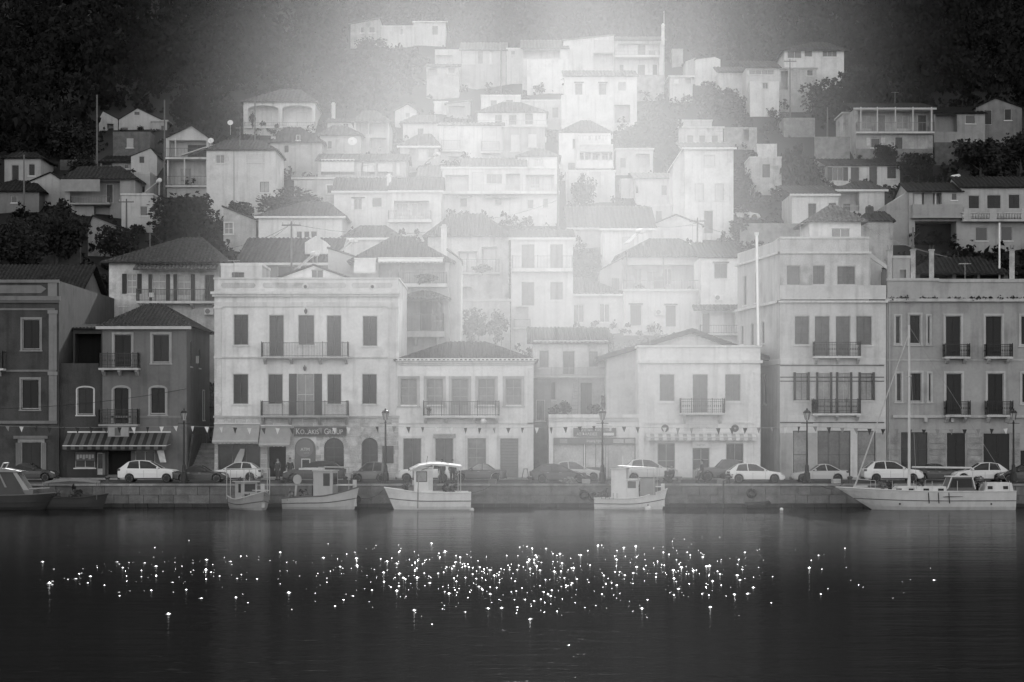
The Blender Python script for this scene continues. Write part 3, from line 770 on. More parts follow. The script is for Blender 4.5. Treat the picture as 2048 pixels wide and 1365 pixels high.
# ashlar mansion
# shutters of the mansion are nearly black
H = house('mansion', 'three storey cream mansion with ashlar ground floor and two long balconies', 429, 797, 559, 955, YF, 13, .8, drop=.4, worn=False, wins=[
    (467, 629, 497, 691, 'sh', dict(v=.04)), (538, 630, 568, 714, 'ds', dict(v=.04)), (596, 630, 629, 691, 'sh', dict(v=.04)), (653, 631, 683, 714, 'ds', dict(v=.04)), (725, 632, 755, 693, 'sh', dict(v=.045)),
    (466, 748, 497, 809, 'sh', dict(v=.03)), (536, 748, 566, 809, 'sh', dict(v=.03)), (594, 748, 628, 831, 'os', dict(v=.05, nx=2, ny=2, g=.25)), (654, 748, 683, 809, 'sh', dict(v=.03)), (724, 748, 754, 809, 'sh', dict(v=.045)),
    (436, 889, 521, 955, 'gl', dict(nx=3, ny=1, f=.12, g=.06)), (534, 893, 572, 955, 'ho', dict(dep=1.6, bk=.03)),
    (648, 876, 688, 955, 'dg', dict(ar=.24, nx=2, ny=3, f=.08, g=.06)), (723, 876, 756, 945, 'gl', dict(ar=.22, nx=2, ny=2, f=.10, g=.08))])
# parapet and mouldings
b = MB(); b.box(H.u(429), H.u(797), -.06, -.001, H.z(584), H.z(578)); b.build('parapet_course', plaster(.70), H.root)
for x0, x1 in ((445, 508), (528, 690), (706, 782)):
    b = MB(); e = 3; b.prism([(H.u(x0), H.z(576)), (H.u(x1), H.z(576)), (H.u(x1+e), H.z(571)), (H.u(x1), H.z(566)), (H.u(x0), H.z(566)), (H.u(x0-e), H.z(571))], -.05, -.001); b.build('parapet_panel', oldplaster(.56), H.root)
for px in (611, 745): o = MB().lathe([(.30, 0), (.30, .05), (.15, .09), (.15, .10), (.001, .10)], 14).build('rosette', plaster(.7), H.root, (H.u(px), -.01, H.z(574))); o.rotation_euler = (PI/2, 0, 0); o = MB().lathe([(.001, 0), (.14, .02), (.001, .021)], 12).build('drain_hole', rubber(), H.root, (H.u(px), -.11, H.z(574))); o.rotation_euler = (PI/2, 0, 0)
band(H, 427, 799, 555.5, 559, .1, .7, 'parapet_cap', 13); band(H, 422, 800, 584, 589, .42, .74); band(H, 425, 799, 589, 594, .28, .66); band(H, 429, 797, 605, 614, .12, .72, 'architrave')
for x0, x1 in ((429, 443), (777, 792)):
    for yt, yb in ((618, 714), (717, 831)): part(H, 'pilaster', x0, x1, yt, yb, -.09, -.001, (oldplaster if yt > 700 and x0 < 500 else plaster)(.68)); part(H, 'capital', x0-1.5, x1+1.5, yt-4, yt, -.15, -.001, plaster(.70))
band(H, 429, 797, 714, 717, .10, .58, 'string_course'); band(H, 427, 799, 832, 836, .16, .5, 'string_course')
balcony(H, 526, 697, 714.5, 687, 1.0, .13, .45, br=(531, 584, 641, 693), gap=.125); balcony(H, 525, 697, 831.5, 804, 1.0, .16, .35, br=(527, 581, 640, 693), brh=.6, gap=.10)
for px, py in ((612, 623), (610, 737)):
    r = thing('wall_lantern', 'small black wall lantern above the %s balcony door of the mansion' % ('top floor' if py < 700 else 'first floor'), 'lantern', (PX(px, YF), YF, PZ(py, YF)))
    MB().lathe([(.02, -.25), (.12, -.1), (.15, .08), (.05, .16), (.02, .28)], 7, 0, -.2).build('lamp', metal(.06), r); MB().tube([(0, -.002, .1), (0, -.2, .2)], .02, 5).build('bracket', metal(.06), r)
# ashlar: stones one by one round the openings
opens = [(436, 521, 889, 955), (534, 572, 893, 955), (589, 632, 872, 955), (648, 688, 876, 955), (723, 756, 876, 945), (589, 692, 854, 873)]
sm4 = [stonem(.50), stonem(.56), stonem(.62), stonem(.46)]; rows = 13; n_st = 0
for rw in range(rows):
    yt, yb = 837+9.05*rw, 837+9.05*(rw+1)
    x = 429.0+(-9 if rw % 2 else 0)
    while x < 797:
        wd = R.choice((17, 21, 25)); a, c = max(x, 429), min(x+wd, 797); x += wd
        spans = [(a, c)]
        for ox0, ox1, oy0, oy1 in opens:
            if oy0 < yb-1.5 and oy1 > yt+1.5:
                ns = []
                for p, q_ in spans:
                    if ox1 <= p or ox0 >= q_: ns.append((p, q_)); continue
                    if ox0 > p: ns.append((p, ox0))
                    if ox1 < q_: ns.append((ox1, q_))
                spans = ns
        for p, q_ in spans:
            if q_-p < 3: continue
            wq = round((q_-p)*H.s, 1); hq = 9.05*H.s
            link('stone', blockmesh(wq, hq, R.choice((.05, .06, .075)), R.choice(sm4), 'stone'), H.root, (H.u((p+q_)/2), 0, H.z(yb))); n_st += 1
for cx, rr_, yt in ((668, 20, 876), (739.5, 16.5, 876)):       # voussoirs
    for k in range(9):
        a0, a1 = PI*k/9+.03, PI*(k+1)/9-.03; ri, ro = rr_*H.s, (rr_+8)*H.s; zc = H.z(yt)-rr_*H.s*.95
        b = MB(); b.prism([(H.u(cx)-math.cos(a)*r, zc+math.sin(a)*r) for a, r in ((a0, ri), (a0, ro), (a1, ro), (a1, ri))], -.11, -.001); b.build('arch_stone', sm4[k % 4], H.root)
awning('awning', 'wide plain shop awning at the left end of the ashlar ground floor', 429, 520, 849, 888, YF-.1, 1.3, .36, None, .22)
awning('awning', 'narrower plain shop awning over the dark doorway beside the company sign', 522, 583, 853, 894, YF-.1, 1.5, .34, None, .22)
t = thing('company_sign', 'dark signboard with KOZAKIS GROUP in pale capitals over the cash machine', 'sign', (PX(640.5, YF-.2), YF-.2, PZ(873, YF-.2)))
sw, sh = 103*YF/F, 19*YF/F
MB().box(-sw/2, sw/2, -.06, 0, 0, sh).build('board', paint(.05), t); b = bars(sw+.06, sh+.06, .035, -.075, -.05); b.build('frame', paint(.16), t)
text('K', .66, paint(.6), t, (-1.80, -.065, sh*.48), sx=.85); text('OZAKIS', .54, paint(.6), t, (-.86, -.065, sh*.44), sx=.8); text('G', .66, paint(.6), t, (.50, -.065, sh*.48), sx=.8); text('ROUP', .54, paint(.6), t, (1.24, -.065, sh*.44), sx=.82)
t = thing('cash_machine', 'grey arched ATM panel with round sign set in the ashlar wall', 'cash machine', (PX(610.5, YF-.08), YF-.08, PZ(955, YF-.08)))
w_, h_ = 41*YF/F, 79*YF/F; ar = [(-w_/2, 0), (w_/2, 0)]+[(w_/2*math.cos(PI*k/12), h_-w_/2+w_/2*math.sin(PI*k/12)) for k in range(13)]
MB().prism(ar, -.03, .05).build('panel', paint(.14), t); o = MB().lathe([(.72, 0), (.72, .03), (.001, .03)], 24).build('round_sign', paint(.2), t, (-.05, -.032, h_-.85)); o.rotation_euler = (PI/2, 0, 0)
text('ATM', .36, paint(.7), t, (0, -.07, h_-.95)); text('cash 24', .14, paint(.6), t, (.1, -.07, h_-1.22))
b = bars(.72, .95, .07, -.09, -.031); b.build('surround', paint(.7), t, (.05, 0, .55)); MB().box(-.26, .36, -.06, -.031, .62, 1.4).build('screen', glass(.05), t)
t = thing('notice_board', 'dark rectangular notice board on the ashlar wall behind the lamp post', 'notice board', (PX(776, YF-.1), YF-.1, PZ(926, YF-.1)))
MB().box(-.42, .42, -.08, 0, 0, 1.32).build('board', paint(.06), t); bars(.9, 1.4, .04, -.09, -.02).build('frame', metal(.08), t, (0, 0, -.04))
t = thing('shop_display', 'pale pleated fabric display in the shop window of the ashlar house', 'display', (PX(484, YF-.2), YF-.2, PZ(928, YF-.2)))
b = MB()
for k in range(6): b.tube([(.2-.06*k, -.02*(k % 2), 1.2), (.12-.09*k, 0, .75), (-.1-.1*k, -.05, .1), (-.12-.11*k, -.05, 0)], [.03, .05, .06, .05], 5)
b.build('cloth', fabric(.55), t)

# five-window house
fw = dict(nx=2, ny=3, f=.34, g=.22, tr=.22, tv=.48, fan=1)
H = house('townhouse', 'pale two storey townhouse with five paned windows and hipped tile roof', 797, 1067, 719, 957, YF, 12, .82, 'hip', 684, rx=(898, 968), drop=.4, over=.35, seg=True, sp=.35, rv=.10, wins=[
    (801, 758, 834, 810, 'gl', fw), (853, 758, 886, 810, 'gl', fw), (903, 758, 937, 831, 'dg', fw), (956, 758, 990, 810, 'gl', fw), (1011, 758, 1043, 810, 'gl', fw),
    (806, 877, 843, 957, 'do', dict(v=.22, tr=.22, tv=.72)), (870, 877, 907, 957, 'do', dict(v=.2, tr=.22, tv=.72)), (935, 877, 972, 957, 'dg', dict(nx=2, ny=3, f=.35, g=.25, tr=.22, tv=.72)), (1000, 877, 1037, 957, 'wb', dict(v=.2, tr=.22, tv=.72))])
band(H, 792, 1073, 717, 723, .38, .74); band(H, 795, 1070, 723, 727, .24, .7); band(H, 797, 1067, 727, 731, .12, .6, 'architrave'); band(H, 1055, 1067, 736, 955, .06, .7, 'pilaster'); band(H, 797, 1067, 846, 849, .06, .62, 'string_course')
balcony(H, 848, 998, 832, 804, 1.0, .16, .7, br=(851, 892, 949, 992), gap=.13)
t = thing('nameplate_sign', 'narrow carved name board above a door of the five-window house', 'sign', (PX(889, YF-.1), YF-.1, PZ(876.5, YF-.1)))
MB().box(-.9, .9, -.05, 0, 0, .34).build('board', stonem(.4), t); text('ΠΑΝΔΟΧΕΙΟΝ', .2, paint(.2), t, (0, -.052, .17), sx=.9)
t = thing('flower_pot', 'small potted plant on the balcony of the five-window house', 'plant', (PX(857, YF-.7), YF-.7, PZ(831.5, YF-.7)))
MB().lathe([(.1, 0), (.15, .25), (.17, .25), (.16, .3)], 8).build('pot', stonem(.2), t)
t2 = t
t = thing('round_lamp', 'white globe lamp hanging under the balcony of the five-window house', 'lamp', (PX(967, YF-.8), YF-.8, PZ(842, YF-.8)))
MB().ball((0, 0, 0), .24, 12, 8).build('globe', paint(.8), t, smooth=True); MB().tube([(0, 0, .2), (0, 0, .42)], .02, 5).build('hanger', metal(.1), t)
t = thing('step_ladder', 'small wooden trestle stool by the corner of the five-window house', 'stool', (PX(1051, 161.5), 161.5, QZ+.13))
b = MB(); [b.tube([(sx*.28, sy*.2, 0), (sx*.12, sy*.08, .72)], .03, 4) for sx in (-1, 1) for sy in (-1, 1)]; b.build('leg', wood(.15), t); MB().box(-.18, .18, -.14, .14, .72, .76).build('seat', wood(.2), t)

# recessed alley house and the single storey shop
H = house('alley_house', 'old narrow house front in the shaded alley right of the five-window house', 1065, 1102, 757, 960, YF+6, 5, .22, drop=1, worn=True, wins=[(1072, 800, 1090, 842, 'sh', dict(v=.08))])
H = house('terrace_house', 'rendered house with a plant-filled roof terrace above the low shop', 1066, 1216, 684, 834, 170.5, 9, .62, 'sf', 655, drop=3, over=.5, seg=True, sp=.34, rv=.05, worn=True, wins=[
    (1078, 701, 1098, 736, 'sh', dict(v=.2)), (1125, 702, 1150, 750, 'ds', dict(v=.17)), (1177, 702, 1197, 735, 'sh', dict(v=.2)),
    (1092, 764, 1111, 800, 'sh', dict(v=.16)), (1160, 765, 1185, 830, 'ds', dict(v=.13))])
balcony(H, 1066, 1212, 753, 737, 1.1, .14, .6, rv=.3, gap=.1)
b = MB()
for k in range(15): b.tube([(H.u(1066+10*k), -.5, H.h+.02), (H.u(1071+10*k), -.52, H.h+.06), (H.u(1076+10*k), -.5, H.h+.02)], .06, 5)
b.build('gutter', paint(.5), H.root)
t = thing('ladder', 'old metal ladder leaning by the terrace door', 'ladder', (PX(1152, 170), 170, PZ(830, 170)))
b = MB(); b.tube([(-.45, -.9, 0), (-.2, -.1, 2.6), (.1, -.02, 2.9)], .03, 5); b.tube([(.1, -.9, 0), (.25, -.1, 2.6)], .03, 5); b.build('rail', metal(.3), t)
b = MB(); [b.tube([(-.42+.035*k, -.85+.1*k, .15+.3*k), (.12+.02*k, -.85+.1*k, .15+.3*k)], .02, 4) for k in range(8)]; b.build('rung', metal(.3), t)
H = house('shop', 'single storey white shop with plate glass front and roof terrace', 1098, 1284, 836, 958, YF-.1, 7, .76, drop=.4, wins=[
    (1107, 876, 1168, 958, 'gl', dict(nx=1, ny=1, f=.16, g=.5)), (1170, 876, 1213, 958, 'dg', dict(nx=2, ny=1, f=.16, g=.5)), (1215, 876, 1271, 958, 'gl', dict(nx=1, ny=1, f=.16, g=.5))])
band(H, 1097, 1286, 829, 836, .22, .72); band(H, 1098, 1278, 836, 843, .10, .62, 'architrave')
t = thing('fascia_sign', 'dark transom board lettered Shipping Agency across the shop front', 'sign', (PX(1189, YF-.2), YF-.2, PZ(889, YF-.2)))
MB().box(-3.3, 3.3, -.05, 0, 0, .52).build('board', paint(.16), t); text('Shipping Agency', .27, paint(.62), t, (.05, -.055, .27), sx=.8)
for x0, x1 in ((-2.8, -2.2), (1.5, 2.35), (2.45, 3.2)): MB().box(x0, x1, -.06, -.051, .1, .42).build('pane', glass(.4), t)
t = thing('office_sign', 'dark two line Greek office sign over the low shop', 'sign', (PX(1189.5, YF-.3), YF-.3, PZ(873.5, YF-.3)))
MB().box(-1.72, 1.72, -.05, 0, 0, .7).build('board', paint(.13), t)
text('ΛΟΓΙΣΤΙΚΑ - ΦΟΡΟΤΕΧΝΙΚΑ', .29, paint(.62), t, (0.05, -.055, .52), sx=.68); text('ΑΣΦΑΛΕΙΕΣ', .31, paint(.7), t, (-.62, -.055, .18), sx=.95)
MB().box(.62, 1.55, -.06, -.051, .07, .30).build('panel', paint(.7), t)
# white house with shallow pediment roof
H = house('white_house', 'smooth white two storey house with parapet and striped cafe blind', 1277, 1521, 694, 957, YF-.3, 13, .78, drop=.4, wins=[
    (1319, 749, 1349, 803, 'sh', dict(v=.3, tr=.16, tv=.76)), (1385, 749, 1416, 826, 'ds', dict(v=.28, tr=.16, tv=.76)), (1450, 749, 1481, 803, 'sh', dict(v=.3, tr=.16, tv=.76)),
    (1315, 887, 1350, 957, 'gl', dict(nx=2, ny=2, f=.35, g=.12)), (1385, 897, 1419, 957, 'dg', dict(nx=2, ny=2, f=.35, g=.10)), (1452, 887, 1487, 957, 'gl', dict(nx=2, ny=2, f=.35, g=.08))])
band(H, 1274, 1524, 691, 695, .16, .76, 'parapet_cap', 13); band(H, 1274, 1525, 721, 727, .25, .76)
for x0, x1 in ((1278, 1289), (1508, 1520)): part(H, 'pilaster', x0, x1, 748, 957, -.07, -.001, plaster(.76)); part(H, 'capital', x0-1, x1+1, 744, 748, -.12, -.001, plaster(.76))
band(H, 1290, 1508, 844, 848, .08, .74, 'string_course')
balcony(H, 1360, 1447, 826.5, 799, .95, .14, .7, style='ornate', rv=.07, br=(1368, 1440), brh=.7, gap=.16)
for px in (1330, 1470):
    o = MB().lathe([(.30, 0), (.30, .05), (.001, .05)], 18).build('medallion', paint(.05), H.root, (H.u(px), -.002, H.z(857))); o.rotation_euler = (PI/2, 0, 0)
    o = MB().lathe([(.10, 0), (.10, .012), (.001, .012)], 5).build('emblem', paint(.3), H.root, (H.u(px), -.054, H.z(857)), ); o.rotation_euler = (PI/2, 0, 0)
part(H, 'name_panel', 1368, 1436, 849, 863, -.04, -.001, plaster(.66)); text('ΚΑΦΕ ΓΛΥΚΑ', .24, paint(.45), H.root, (H.u(1402), -.045, H.z(856)), 'lettering', sx=.9)
awning('awning', 'rolled striped cafe blind with scalloped valance on the white house', 1292, 1511, 868, 883, YF-.35, .55, .72, .42, .33)
t = thing('cafe_sign', 'white hanging cafe sign above the middle door of the white house', 'sign', (PX(1402, YF-.5), YF-.5, PZ(896, YF-.5)))
MB().box(-.68, .68, -.05, 0, 0, .55).build('board', paint(.7), t); text('KAPTIM', .2, paint(.3), t, (0, -.055, .2))
H = house('pediment_house', 'gabled white house with tile roof rising behind the white parapet', 1213, 1520, 711, 950, YF+3.5, 12, .64, 'gy', 659, rx=(1383, 1383), drop=0, over=.75, seg=True, sp=.4, rv=.10, thick=.34, wins=[(1363, 677, 1388, 696, 'sh', dict(v=.4, tr=.08))])
t = thing('flue_pipe', 'tall shining white flue pipe on the corner of the white house', 'pipe', (PX(1517, YF+.2), YF+.2, PZ(694, YF)))
MB().tube([(0, 0, -.3), (-.15, 0, 9.0)], .12, 10).build('pipe', mat('bright_metal', .75, .35, .05, metal=.6), t); MB().tube([(-.15, 0, 9.0), (-.15, 0, 9.25)], .18, 10).build('cap', paint(.7), t)

# tall corner building: canted side wall towards the alley
sv = dict(v=.20)
H = house('corner_building', 'tall four storey cream corner building with dark banded first floor', 1560, 1772, 606, 958, YF-.2, 12, .62, drop=.4, wins=[
    (1589, 632, 1619, 690, 'sh', sv), (1629, 632, 1660, 713, 'ds', sv), (1671, 632, 1701, 713, 'ds', sv), (1712, 632, 1744, 691, 'sh', sv),
    (1591, 747, 1615, 801, 'gl', dict(f=.12, g=.34, nx=2)), (1636, 747, 1660, 827, 'dg', dict(f=.45, g=.34)), (1676, 747, 1699, 827, 'dg', dict(f=.45, g=.34)), (1721, 747, 1745, 801, 'gl', dict(f=.12, g=.30, nx=2)),
    (1586, 862, 1614, 958, 'gl', dict(nx=1, ny=2, f=.06, g=.30)), (1635, 862, 1701, 958, 'gl', dict(nx=3, ny=2, f=.08, g=.14)), (1715, 862, 1751, 958, 'gl', dict(nx=1, ny=2, f=.08, g=.22))])
for x0 in (1591, 1636, 1676, 1721):     # dark folding shutters opened against the reveals
    x1 = x0+24; yb = 801 if x0 in (1591, 1721) else 827
    for a, c in ((x0-4, x0), (x1, x1+4)): part(H, 'shutter', a, c, 745, yb, -.16, -.001, wood(.06))
band(H, 1556, 1775, 602, 606, .3, .66); band(H, 1560, 1770, 717, 729, .08, .68, 'string_course'); 
for yt, v in ((731, .05), (754, .05), (762, .05), (845, .05)): band(H, 1560, 1768, yt, yt+1.6, .03, v, 'dark_band')
band(H, 1560, 1770, 831, 844, .10, .66, 'string_course')
balcony(H, 1626, 1717, 713.5, 686, .9, .16, .7, style='ornate', rv=.06, br=(1631, 1674, 1714)); balcony(H, 1624, 1717, 827.5, 800, .9, .16, .68, style='ornate', rv=.05, br=(1630, 1672, 1713), gap=.11)
for x0, x1 in ((1560, 1584), (1616, 1633), (1752, 1770)): part(H, 'pilaster', x0, x1, 866, 958, -.10, -.001, plaster(.42))
# canted flank
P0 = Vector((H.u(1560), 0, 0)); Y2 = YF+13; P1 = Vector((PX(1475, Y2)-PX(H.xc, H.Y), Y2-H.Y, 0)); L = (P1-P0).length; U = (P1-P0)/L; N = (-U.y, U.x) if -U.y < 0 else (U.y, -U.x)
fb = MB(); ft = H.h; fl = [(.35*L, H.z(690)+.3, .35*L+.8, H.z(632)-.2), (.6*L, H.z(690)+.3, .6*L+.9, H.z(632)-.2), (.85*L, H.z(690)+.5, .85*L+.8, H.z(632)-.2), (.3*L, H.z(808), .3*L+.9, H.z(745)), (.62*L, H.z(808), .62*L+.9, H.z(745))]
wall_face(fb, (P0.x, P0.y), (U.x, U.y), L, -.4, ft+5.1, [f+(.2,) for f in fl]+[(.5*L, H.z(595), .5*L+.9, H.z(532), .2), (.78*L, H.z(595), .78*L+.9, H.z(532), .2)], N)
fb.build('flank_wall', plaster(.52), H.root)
ang = math.atan2(N[1], N[0])+PI/2
for f in fl+[(.5*L, H.z(595), .5*L+.9, H.z(532)), (.78*L, H.z(595), .78*L+.9, H.z(532))]:
    p = P0+U*((f[0]+f[2])/2); window(H.root, p.x, f[1], f[2]-f[0], f[3]-f[1], 'sh', p.y, dict(v=.2), ang)
for z, t_, o_ in ((H.z(606), .2, .3), (H.z(729), .45, .08), (H.z(508), .16, .25)):
    b = MB(); q0 = P0-U*.2; q1 = P1; n_ = Vector((N[0], N[1], 0))*o_
    for zz in (z, z+t_): b.poly(tuple(q0)[:2]+(zz,), tuple(q1)[:2]+(zz,), tuple(q1+n_)[:2]+(zz,), tuple(q0+n_)[:2]+(zz,))
    b.poly(tuple(q0+n_)[:2]+(z,), tuple(q1+n_)[:2]+(z,), tuple(q1+n_)[:2]+(z+t_,), tuple(q0+n_)[:2]+(z+t_,)); b.build('string_course', plaster(.64), H.root)
# set-back top storey
H3 = house('penthouse', 'set-back top storey with stained walls on the tall corner building', 1560, 1738, 476, 606, YF+.9, 11, .60, drop=0, worn=True, wins=[
    (1573, 531, 1601, 571, 'dk', dict(f=.5, g=.12)), (1625, 531, 1650, 570, 'sh', dict(v=.22)), (1674, 532, 1711, 570, 'sh', dict(v=.2, n=3))])
band(H3, 1556, 1742, 504, 508, .2, .68, 'cornice'); band(H3, 1560, 1738, 474, 478, .1, .68, 'parapet_cap', 11)
MB().box(H.u(1560), H.u(1772), -.02, .2, H.z(604)+.2, H.z(571)).build('parapet', plaster(.62), H.root)
house('roof_house', 'small white house with bold pale tile roof above the corner building', 1619, 1722, 441, 490, 177, 6, .66, 'hip', 411, rx=(1660, 1674), drop=4, over=.5, seg=True, sp=.42, rv=.3, wins=[(1663, 457, 1700, 478, 'gl', dict(nx=2, f=.7, g=.25, tr=.08))])

# right-hand terrace with balcony doors
dd = dict(v=.022, tr=.17, tv=.5)
H = house('terrace_building', 'grey three storey building with dark balcony doors at the right end of the quay', 1773, 2110, 604, 958, YF, 14, .37, drop=.4, wins=[
    (1819, 630, 1841, 688, 'sh', dd), (1891, 632, 1922, 714, 'ds', dd), (1971, 632, 2004, 714, 'ds', dd), (2042, 632, 2072, 690, 'sh', dd),
    (1820, 746, 1843, 803, 'sh', dd), (1892, 747, 1924, 830, 'ds', dd), (1975, 747, 2007, 830, 'ds', dd), (2044, 747, 2074, 806, 'sh', dd),
    (1791, 632, 1801, 688, 'sh', dict(v=.07, tr=.14, tv=.5, n=1)), (1855, 632, 1860, 688, 'sh', dict(v=.07, tr=.14, tv=.5, n=1)), (1793, 747, 1803, 803, 'sh', dict(v=.07, tr=.14, tv=.5, n=1)), (1857, 747, 1862, 803, 'sh', dict(v=.07, tr=.14, tv=.5, n=1)),
    (1802, 865, 1855, 958, 'dg', dict(nx=3, ny=2, f=.05, g=.04)), (1893, 865, 1932, 958, 'ds', dict(v=.03)), (1966, 866, 2021, 958, 'do', dict(v=.025)), (2040, 900, 2080, 958, 'do', dict(v=.02))])
band(H, 1770, 2110, 598, 604, .35, .52); MB().box(H.u(1775), H.u(2110), .05, .3, H.h+.01, H.z(558)).build('parapet', plaster(.42), H.root); band(H, 1774, 1878, 557, 562, .06, .5, 'parapet_cap', .36); band(H, 1878, 2110, 561, 565, .05, .46, 'parapet_cap', .36)
band(H, 1773, 2110, 719, 722, .05, .46, 'string_course'); band(H, 1785, 2110, 831, 836, .22, .5, 'string_course')
for x0, x1 in ((1886, 1935), (1968, 2020)):
    balcony(H, x0, x1, 714.5, 690, .8, .16, .55, style='ornate', rv=.03, br=(x0+7, x1-7), brh=.38); balcony(H, x0+2, x1+1, 830.5, 804, .8, .16, .55, style='ornate', rv=.03, br=(x0+7, x1-7), brh=.45)
for px in (1850, 1903): part(H, 'bracket', px-3, px+3, 836, 844, -.4, -.001, plaster(.5))
for k in range(8):           # rusticated courses between the ground-floor openings
    yt = 866+11.4*k
    for x0, x1 in ((1775, 1800), (1857, 1891), (1934, 1964), (2023, 2039)): part(H, 'stone_course', x0, x1, yt, yt+10.2, -.07, -.001, stonem(.3 if k % 2 else .34))
part(H, 'downpipe', 1778, 1780, 606, 950, -.12, -.02, metal(.35))
for px, yt in ((1779, 500), (1826, 500), (1863, 500), (2024, 498)):
    t = thing('roof_pillar', {1779: 'leftmost bare concrete pillar on the roof of the grey building', 1826: 'second bare concrete pillar on the roof, with a bent steel bar', 1863: 'third bare concrete pillar on the grey building roof', 2024: 'bare concrete pillar at the right end of the roof'}[px], 'pillar', (PX(px, YF+.6), YF+.6, PZ(559, YF+.6)))
    b = MB(); b.box(-.17, .17, -.17, .17, -.3, 2.3); b.build('shaft', stonem(.45), t); MB().box(-.22, .22, -.22, .22, 2.3, 2.42).build('cap', stonem(.4), t)
    b = MB(); [b.tube([(sx, sy, 2.4), (sx*1.4, sy, 2.75)], .012, 4) for sx in (-.1, .1) for sy in (-.1, .1)]; b.build('rebar', metal(.1), t)
# roof shed and pergola behind the parapet
house('roof_shed', 'small rendered shed on the roof behind the bare pillars', 1786, 1820, 517, 560, YF+6, 3, .34, drop=2, ro=.1, wins=[(1800, 540, 1812, 556, 'ho', dict(dep=.4))])
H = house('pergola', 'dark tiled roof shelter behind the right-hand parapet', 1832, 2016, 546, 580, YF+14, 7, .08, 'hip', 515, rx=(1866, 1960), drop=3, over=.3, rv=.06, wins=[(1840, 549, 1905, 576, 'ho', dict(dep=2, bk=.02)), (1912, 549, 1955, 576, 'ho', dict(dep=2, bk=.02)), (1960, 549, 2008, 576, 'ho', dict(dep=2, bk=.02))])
t = thing('roof_stair', 'covered concrete stair slope beside the penthouse', 'stairs', (PX(1758, YF+2), YF+2, PZ(575, YF+2)))
MB().prism([(-.95, 0), (-.95, 3.0), (1.0, 1.55), (1.0, 1.25), (-.7, 2.4), (-.7, 0)], 0, .2).build('parapet', plaster(.55), t); MB().box(-.7, .3, .6, .8, 0, 2.0).build('wall', plaster(.35), t); MB().box(.3, .95, .2, .4, -.4, 1.5).build('door', paint(.08), t)
# ------------------------------------------------------------------ second row and the hillside town
D = dict
def hs(label, *a, **k): return house('hillside_house', label, *a, **k)
# --- second row, left
house('village_house', 'dark tiled house behind the left edge townhouse', -60, 150, 592, 640, 190, 14, .16, 'gx', 530, rv=.07, over=.6, worn=True, wins=[(118, 600, 128, 620, 'dk')])
H = house('village_house', 'cream house with long tiled awning and balcony above the corner house', 218, 438, 522, 640, 186, 10, .62, 'hip', 476, rx=(366, 404), over=.7, seg=True, sp=.36, rv=.14, worn=True, wins=[
    (254, 548, 274, 588, 'os', D(v=.05, f=.6, g=.3, ny=3)), (304, 549, 332, 606, 'dg', D(f=.6, g=.3, nx=2, ny=3)), (354, 550, 382, 606, 'dg', D(f=.6, g=.3, nx=2, ny=3)), (409, 549, 429, 604, 'ds', D(v=.12))])
for a, c in ((297, 304), (332, 340), (347, 354), (382, 390)): part(H, 'shutter', a, c, 549, 604, -.06, -.002, wood(.06))
balcony(H, 278, 436, 604, 581, 1.2, .22, .62, rv=.08, gap=.14, br=(285, 330, 386, 430))
b = MB(); b.prism([(H.u(272), H.z(541)), (H.u(438), H.z(541)), (H.u(438), H.z(536)), (H.u(272), H.z(536))], -1.3, -1.2)
pl = roof_planes('sf', H.u(272), H.u(437), -1.5, -.02, H.z(541), .55, 0, 0, 0); sb, rw = roof_mesh(pl, .34, True); sb.build('tile_canopy', tilem(.12), H.root); rw.build('canopy_tiles', tilem(.15), H.root, kind='stuff')
ac_unit('air conditioner under the balcony of the long-awning house', 419, 630, 185.8)
t = thing('garden_chair', 'white plastic chair on the long balcony', 'chair', (PX(302, 185.3), 185.3, PZ(604, 185.3)))
b = MB(); b.box(-.22, .22, -.22, .22, .4, .44); b.build('seat', paint(.75), t); MB().box(-.22, .22, .18, .22, .44, .85).build('backrest', paint(.75), t); [MB().box(x-.02, x+.02, y-.02, y+.02, 0, .4).build('leg', paint(.75), t) for x in (-.2, .2) for y in (-.2, .2)]
house('village_house', 'small flat roofed annex with arched window behind the mansion parapet', 442, 524, 532, 600, 181, 6, .64, drop=2, ro=.05, wins=[(463, 544, 489, 566, 'sh', D(v=.15, ar=.1))])
H = house('village_house', 'long house with corrugated roof and white dormer behind the mansion', 478, 668, 524, 600, 192, 9, .3, 'sf', 476, over=.4, sp=.42, rv=.11, wins=[(555, 532, 590, 570, 'dk'), (600, 532, 625, 570, 'dk')], eave=.6)
b = MB(); W_ = 1.05; b.prism([(-W_, 0), (W_, 0), (W_, 1.1), (0, 1.75), (-W_, 1.1)], -1.6, 2.2); o = b.build('dormer', plaster(.68), H.root, (H.u(628), 3.4, H.z(505)))
window(H.root, H.u(628), H.z(501)-.0, 1.1, .8, 'gl', 1.72, D(f=.1, g=.3, sill=0))
H = house('village_house', 'white gabled end wall just behind the mansion parapet', 545, 708, 560, 620, 178.5, 7, .72, 'gy', 530, rx=(627, 627), over=.3, sp=.4, rv=.1, drop=1, wins=[(624, 540, 646, 560, 'dk', D(f=.1, g=.08))])
part(H, 'window', 624, 646, 541, 560, -.04, -.002, glass(.06)); part(H, 'window_sill', 623, 647, 540, 542, -.1, -.041, paint(.2))
solar_heater('solar water heater on the white gable behind the mansion', 630, 508, 179, -1)
house('village_house', 'small rendered stair tower right of the white gable', 656, 706, 512, 590, 184, 5, .55, 'sr', 495, over=.1, sp=.4, rv=.2, wins=[])
